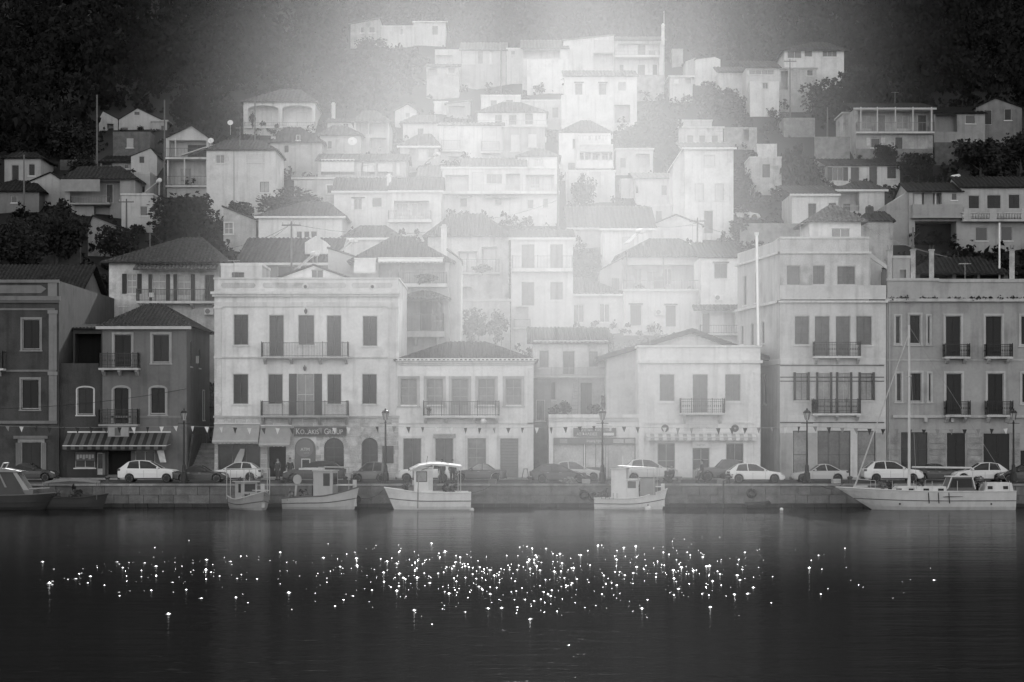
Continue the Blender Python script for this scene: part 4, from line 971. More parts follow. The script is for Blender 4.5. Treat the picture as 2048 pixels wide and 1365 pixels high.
# --- middle: house with scalloped white awning
H = house('village_house', 'tiled house with scalloped white awning over a glazed balcony', 706, 898, 521, 730, 181, 10, .5, 'hip', 474, rx=(785, 818), over=.5, seg=True, sp=.36, rv=.13, wins=[
    (757, 527, 890, 567, 'ho', D(dep=1.3)), (806, 596, 886, 664, 'ho', D(dep=1.2))])
inner(H, [(790, 536, 808, 566, 'dg', D(nx=2, ny=3, g=.35, f=.4)), (828, 536, 866, 566, 'gl', D(nx=4, ny=3, g=.4, f=.35)), (770, 536, 784, 566, 'dg', D(g=.35))], 1.3)
inner(H, [(838, 600, 864, 662, 'ds', D(v=.14)), (868, 604, 884, 640, 'sh', D(v=.4))], 1.2)
balcony(H, 798, 893, 569, 548, 1.0, .3, .66, rv=.2, gap=.2); balcony(H, 806, 888, 664, 630, 1.0, .5, .62, rv=.25, gap=.12, br=(832, 876), brh=.75)
for px, a, c in ((802, 528, 568), (846, 528, 568), (814, 598, 664), (879, 598, 664)): part(H, 'post', px-1.2, px+1.2, a, c, -1.0, -.9, wood(.2))
awning('awning', 'scalloped white awning edge under the eave of the glazed balcony house', 757, 886, 518, 527, 180.4, .9, .72, None, .12)
awning('awning', 'plain pale roller awning left of the scalloped awning', 709, 752, 519, 549, 180.4, .8, .66, None, .12)
pl = roof_planes('hip', H.u(795), H.u(900), -1.5, 1.5, H.z(599), .75, H.u(840), H.u(860), 0); sb, rw = roof_mesh(pl, .34, True); sb.build('tile_canopy', tilem(.12), H.root); rw.build('canopy_tiles', tilem(.13), H.root, kind='stuff')
house('village_house', 'plain pale side wall right of the glazed balcony house', 894, 922, 520, 730, 183, 6, .6, 'sr', 498, over=.05, sp=.4, wins=[])
H = house('village_house', 'house with broad dim roof and shuttered roof terrace left of the balcony block', 856, 1017, 471, 640, 206, 9, .6, 'hip', 428, rx=(905, 965), over=.5, seg=True, sp=.4, rv=.2, wins=[
    (916, 503, 954, 546, 'ho', D(dep=1.0)), (963, 494, 994, 546, 'ho', D(dep=1.0)), (921, 573, 947, 602, 'ho', D(dep=.8, ar=.3))], worn=True)
inner(H, [(918, 505, 934, 545, 'wb'), (936, 505, 952, 545, 'wb'), (966, 497, 992, 545, 'wb')], 1.0)
balcony(H, 914, 998, 546, 521, 1.0, .2, .6, rv=.22, gap=.16)
chimney(H, 888, 456, 500, .6, -.5, .66)
house('garden_wall', 'rendered terrace wall with a white coping below the dim roof house', 900, 1020, 603, 690, 196, 1.0, .5, drop=3, ro=.12, cat='wall', worn=True)
H = house('village_house', 'pale balcony block with two tall shuttered doors left of the tall pole', 1022, 1146, 474, 690, 199, 11, .68, 'gx', 460, over=.25, sp=.4, rv=.10, wins=[
    (1043, 489, 1069, 538, 'ds', D(v=.34, tr=.14)), (1100, 489, 1126, 538, 'ds', D(v=.34, tr=.14)), (1043, 564, 1069, 612, 'ds', D(v=.3, tr=.14)), (1100, 564, 1126, 600, 'sh', D(v=.3, tr=.12)), (1031, 614, 1057, 654, 'ho', D(dep=.8))], eave=.66)
balcony(H, 1025, 1144, 538, 514, 1.0, .35, .7, rv=.3, gap=.3); balcony(H, 1028, 1060, 655, 640, .5, .2, .6, rv=.3)
H = house('village_house', 'long white house with roller blind windows above the plain tile roof', 1058, 1247, 586, 670, None, 9, .74, 'hip', 556, rx=(1140, 1170), over=.45, seg=True, sp=.36, rv=.16, eave=.74, wins=[
    (1095, 608, 1121, 647, 'wb', D(v=.74, tr=.1)), (1147, 610, 1168, 645, 'gl', D(f=.74, g=.2, tr=.1)), (1199, 608, 1219, 645, 'gl', D(f=.74, g=.2, tr=.1))])
H2 = house('village_house', 'white house with two dark shuttered windows and a pillared roof porch', 1247, 1400, 584, 675, None, 9, .72, drop=4, wins=[(1260, 610, 1283, 652, 'sh', D(v=.13, hood=1)), (1331, 611, 1352, 654, 'sh', D(v=.13, hood=1))])
ac_unit('air conditioner between the two dark shuttered windows', 1319, 631, H2.Y-.05)
balcony(H2, 1247, 1400, 579, 562, .4, .2, .72, rv=.3, gap=.16)
H = house('village_house', 'upper house with tile roof and columned porch above the dark shutters', 1244, 1404, 511, 600, 216, 9, .68, 'hip', 478, rx=(1300, 1360), over=.7, seg=True, sp=.38, rv=.18, wins=[(1252, 530, 1396, 578, 'ho', D(dep=1.8))])
inner(H, [(1270, 535, 1286, 566, 'gl', D(f=.7, g=.3)), (1330, 535, 1345, 578, 'dg', D(f=.7, g=.25, nx=2)), (1296, 540, 1318, 562, 'gl', D(g=.35, f=.6))], 1.8)
for px in (1253, 1326, 1396): part(H, 'post', px-1.3, px+1.3, 513, 580, -.5, -.35, wood(.3))
part(H, 'water_drum', 1307, 1327, 556, 581, -.8, -.3, paint(.16))
H = house('village_house', 'narrow white house with a single window beside the columned porch', 1402, 1476, 514, 700, 217, 8, .68, 'sf', 485, over=.3, sp=.38, rv=.09, wins=[(1428, 527, 1455, 558, 'sh', D(v=.22, hood=1)), (1392+12, 626, 1420, 668, 'ds', D(v=.14)), (1448, 626, 1470, 668, 'ho', D(dep=1))])
balcony(H, 1400, 1476, 668, 652, 1.0, .2, .6, rv=.1, gap=.25)
pl = roof_planes('sf', H.u(1384), H.u(1478), -1.6, -.02, H.z(622), .6, 0, 0, 0); sb, rw = roof_mesh(pl, .34, True); sb.build('tile_canopy', tilem(.09), H.root); rw.build('canopy_tiles', tilem(.11), H.root, kind='stuff')
ac_unit('air conditioner above the tile canopy of the narrow white house', 1437, 602, H.Y-.05)
house('lean_to', 'grey lean-to with a single slope roof left of the columned porch', 1200, 1244, 541, 600, 213, 5, .42, 'sl', 514, over=.2, sp=.4, rv=.17, wins=[(1222, 556, 1240, 580, 'sh', D(v=.2))], cat='shed')
house('village_house', 'bright white blank wall with flat eave above the lean-to', 1207, 1305, 455, 560, 229, 8, .76, 'sf', 414, over=.5, sp=.45, rv=.2, eave=.74, wins=[(1244, 474, 1268, 500, 'wb', D(v=.6))])
solar_heater('solar water heater beside the columned porch house', 1281, 463, 219, -1)
# --- white hip roof house of the centre left and the buildings round it
H = hs('white house with gable slope and row of low windows behind the utility pole', 517, 684, 431, 520, None, 9, .68, 'hip', 404, rx=(610, 655), over=.45, seg=True, sp=.4, rv=.17, eave=.7, wins=[(593, 463, 604, 476, 'dk'), (608, 463, 619, 476, 'dk'), (622, 463, 634, 476, 'dk')])
house('village_house', 'long low tiled roof with pale eave left of the two-tier roofs', 688, 800, 474, 500, 206, 8, .64, 'hip', 452, rx=(722, 770), over=.4, seg=True, sp=.4, rv=.16, wins=[], eave=.7)
solar_heater('solar water heater with long panels right of the dormer', 707, 482, 196, -1)
dish('white satellite dish on the hip roofed house', 570, 424, 240)
H = hs('large white house with balcony, chimney and shuttered window left of centre', 668, 781, 381, 480, None, 9, .68, 'gx', 356, over=.3, sp=.4, rv=.2, eave=.72, wins=[(708, 398, 724, 420, 'gl', D(f=.6, g=.2)), (745, 396, 763, 414, 'gl', D(f=.2, g=.12, nx=1))])
part(H, 'shutter', 701, 708, 397, 421, -.06, -.002, wood(.72)); part(H, 'shutter', 724, 731, 397, 421, -.06, -.002, wood(.72)); part(H, 'hood', 703, 730, 395, 397, -.3, -.002, tilem(.2))
chimney(H, 778, 350, 380, .5, 1.5, .72)
H = hs('white house with open balcony joined to the right of the chimney house', 781, 882, 380, 490, 236.5, 9, .70, 'gx', 356, over=.3, sp=.4, rv=.22, eave=.74, wins=[(788, 402, 858, 441, 'ho', D(dep=1.2)), (800, 466, 822, 480, 'wb')])
inner(H, [(792, 405, 815, 440, 'dg', D(f=.7, g=.4)), (822, 405, 845, 440, 'dg', D(f=.7, g=.4))], 1.2); balcony(H, 778, 862, 441, 424, .9, .3, .72, rv=.35, gap=.2)
H = hs('plain tall cream house with dark lower window above the round tree', 413, 551, 299, 440, None, 9, .62, 'hip', 281, rx=(452, 520), over=.3, sp=.42, rv=.13, wins=[(432, 310, 449, 327, 'gl', D(f=.6, g=.2)), (493, 310, 527, 325, 'wb', D(v=.6)), (520, 364, 538, 385, 'gl', D(f=.08, g=.3))])
for a, c in ((424, 431), (450, 458)): part(H, 'shutter', a, c, 309, 328, -.06, -.002, wood(.62))
part(H, 'downpipe', 467, 469, 300, 430, -.12, -.02, paint(.4))
H = hs('house with two arched verandas and chimney high on the left', 487, 630, 203, 265, None, 12, .68, 'hip', 180, rx=(560, 600), over=.4, sp=.5, rv=.18, wins=[(496, 211, 557, 253, 'ho', D(dep=1.8, ar=.18)), (564, 211, 624, 253, 'ho', D(dep=1.8, ar=.18))])
inner(H, [(520, 222, 541, 251, 'wb', D(v=.6)), (590, 221, 612, 251, 'wb', D(v=.6))], 1.8); balcony(H, 490, 630, 254, 246, .3, .25, .7, rv=.3, gap=.3); chimney(H, 667, 197, 237, .5, 6, .66)
hs('low grey house with gabled side below the arched verandas', 540, 644, 284, 330, 263, 9, .45, 'hip', 255, rx=(570, 600), over=.4, sp=.5, rv=.14, wins=[(541, 272, 550, 284, 'ho', D(dep=.6)), (592, 270, 600, 281, 'dk'), (568, 290, 578, 306, 'ds')])
hs('small roofed house with white doors and satellite dish below the arches', 640, 722, 270, 318, 266, 8, .5, 'hip', 252, rx=(665, 690), over=.4, sp=.5, rv=.2, wins=[(669, 279, 680, 300, 'ds', D(v=.7)), (655, 282, 664, 298, 'sh', D(v=.2))])
dish('large satellite dish on a short mast in the middle of the roofs', 705, 283, 262, .6)
H = hs('long house with white blinds and arched porch over a retaining wall', 636, 812, 321, 372, 256, 9, .5, 'gx', 309, over=.4, sp=.45, rv=.22, wins=[(642, 322, 710, 350, 'ho', D(dep=1.2)), (722, 322, 750, 352, 'ho', D(dep=1.0, ar=.3)), (753, 322, 786, 352, 'ho', D(dep=1.0, ar=.3)), (792, 326, 800, 350, 'wb')])
part(H, 'blind', 643, 709, 319, 344, -.25, -.2, fabric(.7)); part(H, 'blind', 726, 749, 322, 344, .2, .25, fabric(.7)); part(H, 'blind', 755, 785, 322, 344, .2, .25, fabric(.7)); balcony(H, 585, 775, 357, 346, 1.0, .25, .62, rv=.3, gap=.3)
hs('grey retaining house wall with small white framed window', 588, 670, 361, 420, 252, 5, .48, wins=[(654, 371, 665, 387, 'dk', D(tr=.16, tv=.74))], drop=5, worn=True)
hs('cream house with open veranda and dark roof left of the white twin balconies', 708, 778, 243, 300, 268, 8, .5, 'hip', 222, rx=(730, 752), over=.4, sp=.5, rv=.22, wins=[(712, 245, 736, 268, 'ho', D(dep=1.2)), (738, 245, 774, 268, 'ho', D(dep=1.2)), (740, 276, 772, 296, 'ho', D(dep=1))])
hs('low shed with pale eave behind the veranda house', 655, 712, 244, 262, 280, 6, .5, 'gx', 238, over=.3, sp=.5, rv=.2, wins=[(686, 247, 697, 258, 'gl')], cat='shed')
hs('small pale gabled house at the upper left of the centre', 790, 834, 222, 262, 288, 8, .62, 'gy', 208, rx=(815, 815), over=.3, sp=.5, rv=.28, wins=[(811, 226, 820, 236, 'dk', D(g=.3))])
hs('tiny white block with flat roof beside the pale gabled house', 868, 895, 206, 228, 296, 5, .72, ro=.1, wins=[]); hs('low open shed with slanting white roof edge', 893, 940, 206, 232, 295, 5, .45, 'sl', 201, over=.3, sp=.5, rv=.5, wins=[(898, 212, 930, 228, 'ho', D(dep=1))], cat='shed')
hs('white cube house with a single dark door and wide roof', 806, 877, 245, 290, 278, 8, .7, 'hip', 231, rx=(830, 870), over=.5, sp=.5, rv=.3, wins=[(835, 257, 847, 280, 'ds', D(v=.3))])
hs('small hip roofed house with pale eave below the white cube house', 800, 876, 291, 345, 264, 7, .55, 'hip', 269, rx=(838, 862), over=.4, sp=.5, rv=.22, eave=.74, wins=[(818, 297, 832, 322, 'ho', D(dep=1)), (856, 297, 870, 316, 'dk', D(g=.2)), (836, 298, 854, 320, 'wb', D(v=.68))])
solar_heater('large bright solar heater in front of the twin balcony house', 874, 309, 262, -1)
# --- centre
H = hs('bright white twin balcony house in the middle of the town', 878, 1007, 250, 330, 270, 9, .76, 'gx', 246, over=.2, sp=.5, rv=.45, wins=[(887, 256, 916, 300, 'wb', D(v=.74)), (964, 256, 994, 302, 'wb', D(v=.74)), (897, 313, 918, 330, 'ho', D(dep=1))])
balcony(H, 884, 920, 302, 283, .9, .25, .74, rv=.4, gap=.2); balcony(H, 963, 998, 305, 285, .9, .25, .74, rv=.4, gap=.2)
H = hs('grey walled house with two white doors right of the twin balconies', 1007, 1090, 256, 330, 268, 8, .5, drop=5, ro=.3, wins=[(1021, 269, 1040, 303, 'wb', D(v=.74)), (1056, 268, 1074, 295, 'wb', D(v=.74))])
H = hs('white house with three dark doors and low hipped roof above the grey wall', 955, 1093, 224, 262, 279, 8, .76, 'hip', 205, rx=(1005, 1040), over=.3, sp=.5, rv=.34, wins=[(990, 230, 1004, 251, 'ds', D(v=.34)), (1018, 230, 1033, 251, 'ds', D(v=.34)), (1050, 227, 1066, 250, 'ds', D(v=.34))])
balcony(H, 955, 1094, 252, 243, .8, .25, .72, rv=.5, gap=.5)
hs('flat topped white house peeping over the three door house', 962, 1041, 193, 230, 288, 7, .72, ro=.08, wins=[(981, 201, 994, 215, 'dk', D(g=.3)), (1012, 200, 1026, 214, 'dk', D(g=.3))])
hs('long pale wall house with one dark door beside the tall pole', 1042, 1124, 203, 262, 287, 6, .62, ro=.1, wins=[(1104, 215, 1117, 236, 'ds', D(v=.35))])
H = hs('tall white stepped house with terrace and doorways near the top centre', 1130, 1274, 152, 262, 287, 9, .72, 'sf', 141, over=.3, sp=.5, rv=.4, wins=[(1150, 167, 1165, 190, 'ds', D(v=.4, hood=1)), (1198, 167, 1213, 190, 'ds', D(v=.4, hood=1)), (1236, 164, 1252, 182, 'dk', D(tr=.18, tv=.76, g=.35)), (1229, 210, 1260, 246, 'ho', D(dep=1.5))])
hs('huge blank white terrace block below the stepped house', 1123, 1226, 190, 275, 282, 4, .76, drop=5, wins=[])
t = thing('site_ladder', 'pale ladder standing against the stepped house', 'ladder', (PX(1268, 284), 284, PZ(278, 284))); b = MB(); b.box(-.25, -.2, 0, .05, 0, 2.6).box(.2, .25, 0, .05, 0, 2.6).build('rail', metal(.7), t); b = MB(); [b.box(-.2, .2, 0, .05, .2+.3*k, .25+.3*k) for k in range(8)]; b.build('rung', metal(.7), t)
hs('small white hip roofed cottage above the balcony storey', 1035, 1118, 312, 345, 255, 7, .78, 'hip', 298, rx=(1070, 1085), over=.3, sp=.5, rv=.35, wins=[(1068, 318, 1086, 330, 'gl', D(f=.74, g=.5))])
H = hs('long balcony storey house with columns in the bright mist', 885, 1118, 338, 450, 246, 9, .74, drop=5, ro=.2, wins=[(890, 350, 937, 383, 'ho', D(dep=1.2)), (944, 345, 968, 383, 'wb', D(v=.7)), (973, 349, 1004, 368, 'gl', D(nx=3, g=.3, f=.5)), (1012, 348, 1040, 383, 'ho', D(dep=1)), (1052, 350, 1108, 383, 'ho', D(dep=1)), (920, 397, 934, 414, 'sh', D(v=.4)), (1055, 400, 1067, 418, 'sh', D(v=.4)), (990, 398, 1003, 410, 'sh', D(v=.5)), (1086, 398, 1096, 416, 'sh', D(v=.5))])
inner(H, [(1060, 352, 1080, 382, 'dg', D(f=.7, g=.4)), (1086, 352, 1104, 382, 'wb')], 1.0); balcony(H, 884, 1118, 384, 372, .9, .35, .76, rv=.55, gap=.4)
for px in (940, 1042, 1048, 1112): part(H, 'column', px-1.5, px+1.5, 338, 384, -.85, -.7, plaster(.76))
for x0, x1 in ((912, 945), (968, 1035)): 
    pl = roof_planes('sf', H.u(x0), H.u(x1), -1.0, -.02, H.z(396), .3, 0, 0, 0); sb, rw = roof_mesh(pl, .4); sb.build('tile_canopy', tilem(.4), H.root)
house('village_house', 'broad low tile roof in front of the balcony storey', 925, 1050, 332, 345, 250, 6, .6, 'sf', 316, over=.3, sp=.45, rv=.36, wins=[], drop=3); house('village_house', 'lower tile roof left of the balcony storey', 838, 936, 353, 395, 249, 7, .55, 'sf', 331, over=.4, sp=.45, rv=.34, wins=[(856, 356, 868, 384, 'wb'), (880, 358, 886, 384, 'ho', D(dep=.8))])
H = hs('white villa with curved ornate bay balcony below the blank block', 1118, 1222, 264, 350, 262, 9, .8, 'hip', 242, rx=(1162, 1180), over=.2, sp=.5, rv=.3, wins=[(1145, 278, 1151, 298, 'sh', D(v=.35)), (1160, 306, 1222, 330, 'ho', D(dep=1.1)), (1136, 326, 1150, 345, 'sh', D(v=.5))])
inner(H, [(1164, 308, 1178, 329, 'gl', D(g=.3, f=.7)), (1184, 308, 1198, 329, 'gl', D(g=.3, f=.7)), (1204, 308, 1218, 329, 'gl', D(g=.3, f=.7))], 1.1)
balcony(H, 1152, 1226, 336, 322, 1.0, .22, .8, par=.8, br=(1160, 1190, 1220)); 
for px in (1155, 1168, 1183, 1201, 1216, 1225): part(H, 'column', px-1, px+1, 306, 325, -1.0, -.85, plaster(.8))
awning('awning', 'pale awning over the curved bay balcony of the white villa', 1160, 1226, 291, 307, 261.8, 1.1, .5, None, .1); 
t = thing('washing_line', 'row of white washing hung below the roof of the white villa', 'laundry', (PX(1190, 261), 261, PZ(279, 261))); MB().tube([(-2.2, 0, .45), (2.0, 0, .45)], .015, 4).build('line', rubber(), t); [MB().box(-2.1+.42*k, -1.8+.42*k, -.01, .01, .44-R.uniform(.4, .8), .44).build('garment', fabric(R.choice((.5, .7, .75))), t) for k in range(9)]
hs('garden terrace wall with plants below the white villa', 1132, 1230, 344, 410, 252, 4, .68, drop=5, ro=.1, wins=[(1200, 350, 1210, 372, 'wb')])
hs('small pale balcony house half hidden right of the white villa', 1232, 1306, 300, 350, 266, 6, .6, ro=.15, wins=[(1272, 308, 1300, 336, 'ho', D(dep=1)), (1240, 316, 1252, 336, 'ds', D(v=.4))])
hs('dim broad tiled roof left of the pointed white gable', 1140, 1300, 454, 500, 240, 10, .66, 'sf', 412, over=.4, sp=.45, rv=.34, eave=.72, wins=[], drop=5)
# --- tall plain house and its neighbours
H = hs('tall plain white tower house with three faint shuttered windows', 1369, 1467, 294, 480, None, 9, .76, 'sf', 285, over=.35, sp=.5, rv=.3, eave=.78, drop=4, wins=[(1408, 311, 1430, 333, 'wb', D(v=.72, tr=.1)), (1390, 368, 1407, 401, 'wb', D(v=.72, tr=.1)), (1430, 368, 1447, 401, 'wb', D(v=.72, tr=.1)), (1408, 422, 1426, 467, 'ds', D(v=.3, tr=.14, tv=.76))])
H.root.location.x += 0; t = MB(); U2 = 2.2
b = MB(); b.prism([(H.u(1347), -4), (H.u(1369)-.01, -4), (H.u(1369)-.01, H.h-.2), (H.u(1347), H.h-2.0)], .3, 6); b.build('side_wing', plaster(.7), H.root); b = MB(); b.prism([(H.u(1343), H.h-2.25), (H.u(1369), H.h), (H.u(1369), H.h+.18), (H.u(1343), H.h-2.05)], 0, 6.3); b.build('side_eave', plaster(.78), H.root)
hs('white low house with slanted white roof left of the tower house', 1272, 1368, 356, 425, 250, 8, .74, 'sf', 346, over=.3, sp=.5, rv=.6, wins=[(1323, 371, 1334, 391, 'dk', D(g=.3)), (1270, 372, 1276, 386, 'ho')]); hs('small white annex with corner post beside the slanted white roof', 1242, 1272, 361, 400, 253, 5, .76, ro=.05, wins=[])
hs('white block with doorway below the slanted white roof', 1300, 1368, 412, 470, 244, 6, .72, drop=4, ro=.05, wins=[(1311, 422, 1324, 446, 'ds', D(v=.4)), (1272, 414, 1296, 440, 'ho')])
hs('pointed white gable house in front of the tower house', 1303, 1405, 450, 500, 233, 8, .76, 'gy', 429, rx=(1352, 1352), over=.25, sp=.5, rv=.35, wins=[])
hs('pale flat roofed house with three windows behind the tower house', 1357, 1446, 257, 300, 282, 6, .6, ro=.2, worn=True, wins=[(1374, 271, 1387, 286, 'dk', D(g=.2)), (1398, 271, 1411, 286, 'dk', D(g=.2)), (1423, 271, 1436, 286, 'dk', D(g=.2))]); hs('upper slab storey on the three window house', 1358, 1424, 243, 262, 286, 4, .5, ro=.1, worn=True, wins=[])
hs('roofless stone ruin with dark doorway right of the tower house', 1448, 1514, 255, 300, 281, 5, .3, worn=True, wm=stonem(.34), wins=[(1487, 259, 1498, 282, 'ho', D(dep=1.2))]); hs('bright plaster patch of a broken house wall', 1514, 1554, 288, 320, 273, 4, .66, worn=True, wins=[])
hs('crumbling house with stained wall and single dark window', 1500, 1563, 317, 390, 262, 6, .5, ro=.05, worn=True, wins=[(1524, 328, 1541, 356, 'ds', D(v=.14))])
hs('grey stone terrace ruin below the far left of the hipped villa', 1568, 1630, 236, 275, 287, 5, .22, worn=True, wm=stonem(.24), wins=[])
# --- upper right group
H = hs('hip roofed villa with wide dark windows at the top right', 1569, 1688, 100, 138, 299, 8, .62, 'hip', 85, rx=(1625, 1650), over=.6, sp=.5, rv=.07, wins=[(1575, 102, 1603, 117, 'gl', D(f=.5, g=.05, nx=2)), (1609, 101, 1625, 114, 'dk'), (1645, 102, 1674, 114, 'gl', D(nx=3, f=.4, g=.05))])
hs('shaded lower storey with curtained door under the hipped villa', 1559, 1633, 138, 200, 295, 8, .42, worn=True, ro=.2, wins=[(1562, 142, 1576, 180, 'ho', D(dep=1.4)), (1614, 140, 1626, 152, 'dk'), (1586, 142, 1600, 180, 'ds', D(v=.6))])
hs('white house with small window on the bank below the villa', 1500, 1558, 163, 216, 293, 7, .66, wins=[(1525, 166, 1536, 178, 'gl', D(g=.15))]); hs('enclosed balcony house on top of the small white house', 1493, 1559, 135, 163, 295, 7, .52, 'sf', 122, over=.3, sp=.5, rv=.12, wins=[(1498, 140, 1548, 150, 'gl', D(nx=4, g=.2, f=.5))])
hs('low white wall house with tile roof left of the enclosed balcony', 1437, 1492, 144, 170, 301, 5, .62, 'sf', 134, over=.3, sp=.5, rv=.2, wins=[])
hs('white shed shaped like a box with a rounded gable high on the right', 1391, 1441, 118, 145, 310, 6, .66, 'gy', 113, rx=(1430, 1430), over=.1, sp=.5, rv=.3, wins=[], cat='shed'); hs('grey side shed with sloping roof beside the white box shed', 1371, 1391, 122, 146, 311, 5, .5, 'sl', 114, over=.1, sp=.5, wins=[], cat='shed')
hs('row of pale huts under a flat tin roof beside the pole', 1340, 1385, 155, 170, 300, 4, .6, ro=.3, wins=[(1347, 158, 1358, 168, 'wb'), (1370, 157, 1382, 168, 'ho', D(dep=.8))], cat='hut'); hs('small pale blocks in the trees right of the tall post', 1344, 1366, 98, 118, 322, 4, .5, worn=True, wins=[], cat='hut')
# --- top centre
H = hs('two storey white house with pale balcony slab at the top of the village', 1229, 1328, 80, 160, 312, 9, .68, 'sf', 73, over=.4, sp=.5, rv=.3, wins=[(1236, 87, 1320, 112, 'ho', D(dep=1.2)), (1234, 117, 1318, 150, 'ho', D(dep=1.2))])
inner(H, [(1276, 88, 1292, 111, 'ds', D(v=.35)), (1298, 98, 1312, 111, 'dk', D(g=.3))], 1.2); inner(H, [(1276, 127, 1291, 149, 'ds', D(v=.3)), (1240, 127, 1248, 149, 'ds', D(v=.4)), (1306, 127, 1316, 149, 'dk')], 1.2); balcony(H, 1229, 1318, 112, 104, .6, .3, .74, rv=.4, gap=.3)
hs('stone terrace wall under the two storey white house', 1272, 1328, 150, 190, 302, 4, .42, worn=True, wm=stonem(.4), wins=[]) ; pole('tall pale post beside the two storey white house', 1328, 22, 80, 311, .06, False, .5); chimney(H, 1326, 54, 80, .45, -1, .7)
hs('white terraced volumes with a big framed opening at the top', 1127, 1228, 80, 148, 310, 8, .7, 'sl', 70, over=.2, sp=.5, rv=.55, wins=[(1187, 106, 1227, 140, 'ho', D(dep=1.5)), (1188, 78, 1226, 103, 'wb', D(v=.6))])
hs('long white parapet house with dark porch at the top centre', 1045, 1135, 97, 150, 308, 8, .72, 'sf', 80, over=.3, sp=.5, rv=.3, wins=[(1046, 99, 1121, 118, 'ho', D(dep=1.8))]); hs('bright white garden wall below the dark porch', 1054, 1142, 119, 150, 305, 1, .78, drop=3, wins=[], cat='wall'); hs('tiny white hut left of the dark porch', 1013, 1045, 99, 128, 311, 5, .66, ro=.05, wins=[(1022, 102, 1030, 110, 'dk', D(g=.3))], cat='hut')
hs('pale house with doors under a long thin roof line at the top', 922, 1012, 100, 135, 311, 7, .5, 'sf', 85, over=.3, sp=.5, rv=.34, wins=[(925, 102, 950, 128, 'wb', D(v=.56)), (955, 102, 966, 128, 'ds', D(v=.4)), (978, 104, 984, 128, 'wb', D(v=.7))]); hs('white terrace wall house left of the long thin roof line', 870, 922, 99, 134, 312, 6, .56, wins=[(872, 111, 905, 124, 'ho', D(dep=.8))]); hs('low stone cottage with two openings below the terrace wall', 853, 918, 133, 165, 303, 6, .46, 'sf', 128, over=.3, sp=.5, rv=.3, worn=True, wins=[(858, 137, 874, 150, 'ho', D(dep=.8)), (896, 136, 910, 148, 'dk', D(g=.25))])
hs('old house with slanting tin roof at the very top left of the village', 701, 760, 48, 90, 335, 7, .36, 'sl', 36, over=.3, sp=.5, rv=.25, worn=True, wins=[(721, 54, 728, 66, 'dk', D(g=.1)), (738, 54, 750, 66, 'dk', D(g=.15))]); hs('low pale wall house hidden by shrubs at the top', 761, 829, 54, 85, 336, 5, .56, ro=.05, wins=[(800, 58, 806, 70, 'dk', D(g=.3))]); hs('white flat roofed house with one window at the very top', 829, 891, 46, 82, 337, 7, .62, ro=.35, wins=[(864, 52, 876, 70, 'ds', D(v=.35))])
# --- left hillside
H = hs('pale twin gabled house high on the dark left slope', 238, 322, 239, 264, 287, 9, .46, 'gy', 216, rx=(275, 275), over=.15, sp=.5, rv=.06, wins=[(243, 255, 256, 261, 'dk'), (276, 255, 288, 261, 'dk')]); part(H, 'window', 269, 279, 224, 230, -.05, -.002, glass(.04))
hs('small broken gable left of the twin gabled house', 198, 236, 238, 264, 288, 6, .40, 'gy', 222, rx=(206, 206), over=.05, sp=.5, rv=.06, worn=True, wins=[(214, 248, 227, 264, 'ho', D(dep=1))]); hs('flat white annex on the right of the twin gabled house', 304, 334, 244, 268, 284, 6, .44, ro=.2, wins=[(321, 251, 328, 264, 'dk')])
hs('dark stone lower storey with a barred white door below the gables', 226, 300, 264, 315, 283, 4, .12, worn=True, wm=stonem(.14), wins=[(253, 277, 267, 296, 'wb', D(v=.42))])
hs('asymmetric white gable end below the dark stone storey', 262, 314, 312, 345, 262, 7, .5, 'gy', 296, rx=(301, 301), over=.1, sp=.5, rv=.06, wins=[(278, 313, 289, 327, 'ds', D(v=.1))]); hs('low dark roofed shed left of the asymmetric gable', 200, 262, 324, 350, 265, 5, .3, 'sf', 312, over=.3, sp=.5, rv=.05, worn=True, wins=[(204, 326, 224, 340, 'ho', D(dep=1)), (248, 328, 258, 338, 'dk')], cat='shed')
H = hs('two level balcony house with triangular pediment on the left', 334, 416, 276, 380, 254, 9, .5, 'gy', 251, rx=(383, 383), over=.3, sp=.5, rv=.06, wins=[(338, 281, 413, 315, 'ho', D(dep=1.6)), (337, 320, 412, 371, 'ho', D(dep=1.6))])
inner(H, [(371, 286, 410, 314, 'ds', D(v=.07)), (357, 334, 378, 370, 'dg', D(f=.4, g=.2))], 1.6); balcony(H, 331, 416, 316, 298, .5, .22, .62, rv=.08, gap=.4); balcony(H, 331, 416, 372, 354, .5, .22, .6, rv=.08, gap=.4)
for px in (334, 352): part(H, 'post', px-.8, px+.8, 278, 316, -.5, -.4, paint(.55))
part(H, 'post', 369, 371, 312, 372, -.5, -.4, paint(.6)); pl = roof_planes('sl', H.u(366), H.u(415), -1.2, -.02, H.z(312), 1.0, 0, 0, 0); sb, rw = roof_mesh(pl, .4); sb.build('canopy', fabric(.6), H.root)
dish('round satellite dish on the side of the pediment house', 422, 282, 252, .38); dish('satellite dish standing on the roof behind the pediment house', 461, 246, 268, .38)
hs('flat roofed house with dark door at the far left edge', 9, 82, 315, 372, 258, 7, .36, 'hip', 305, rx=(30, 70), over=.4, sp=.5, rv=.05, wins=[(23, 330, 38, 366, 'ds', D(v=.05)), (57, 328, 70, 352, 'sh', D(v=.05))]); hs('small white gable right of the flat roofed house', 55, 130, 365, 400, 250, 7, .4, 'gy', 345, rx=(101, 101), over=.2, sp=.5, rv=.05, wins=[])
hs('low dark roofed cottage at the left edge below the gable', -30, 78, 381, 420, 247, 8, .2, 'hip', 362, rx=(20, 70), over=.5, sp=.5, rv=.05, wins=[(22, 392, 34, 406, 'dk')])
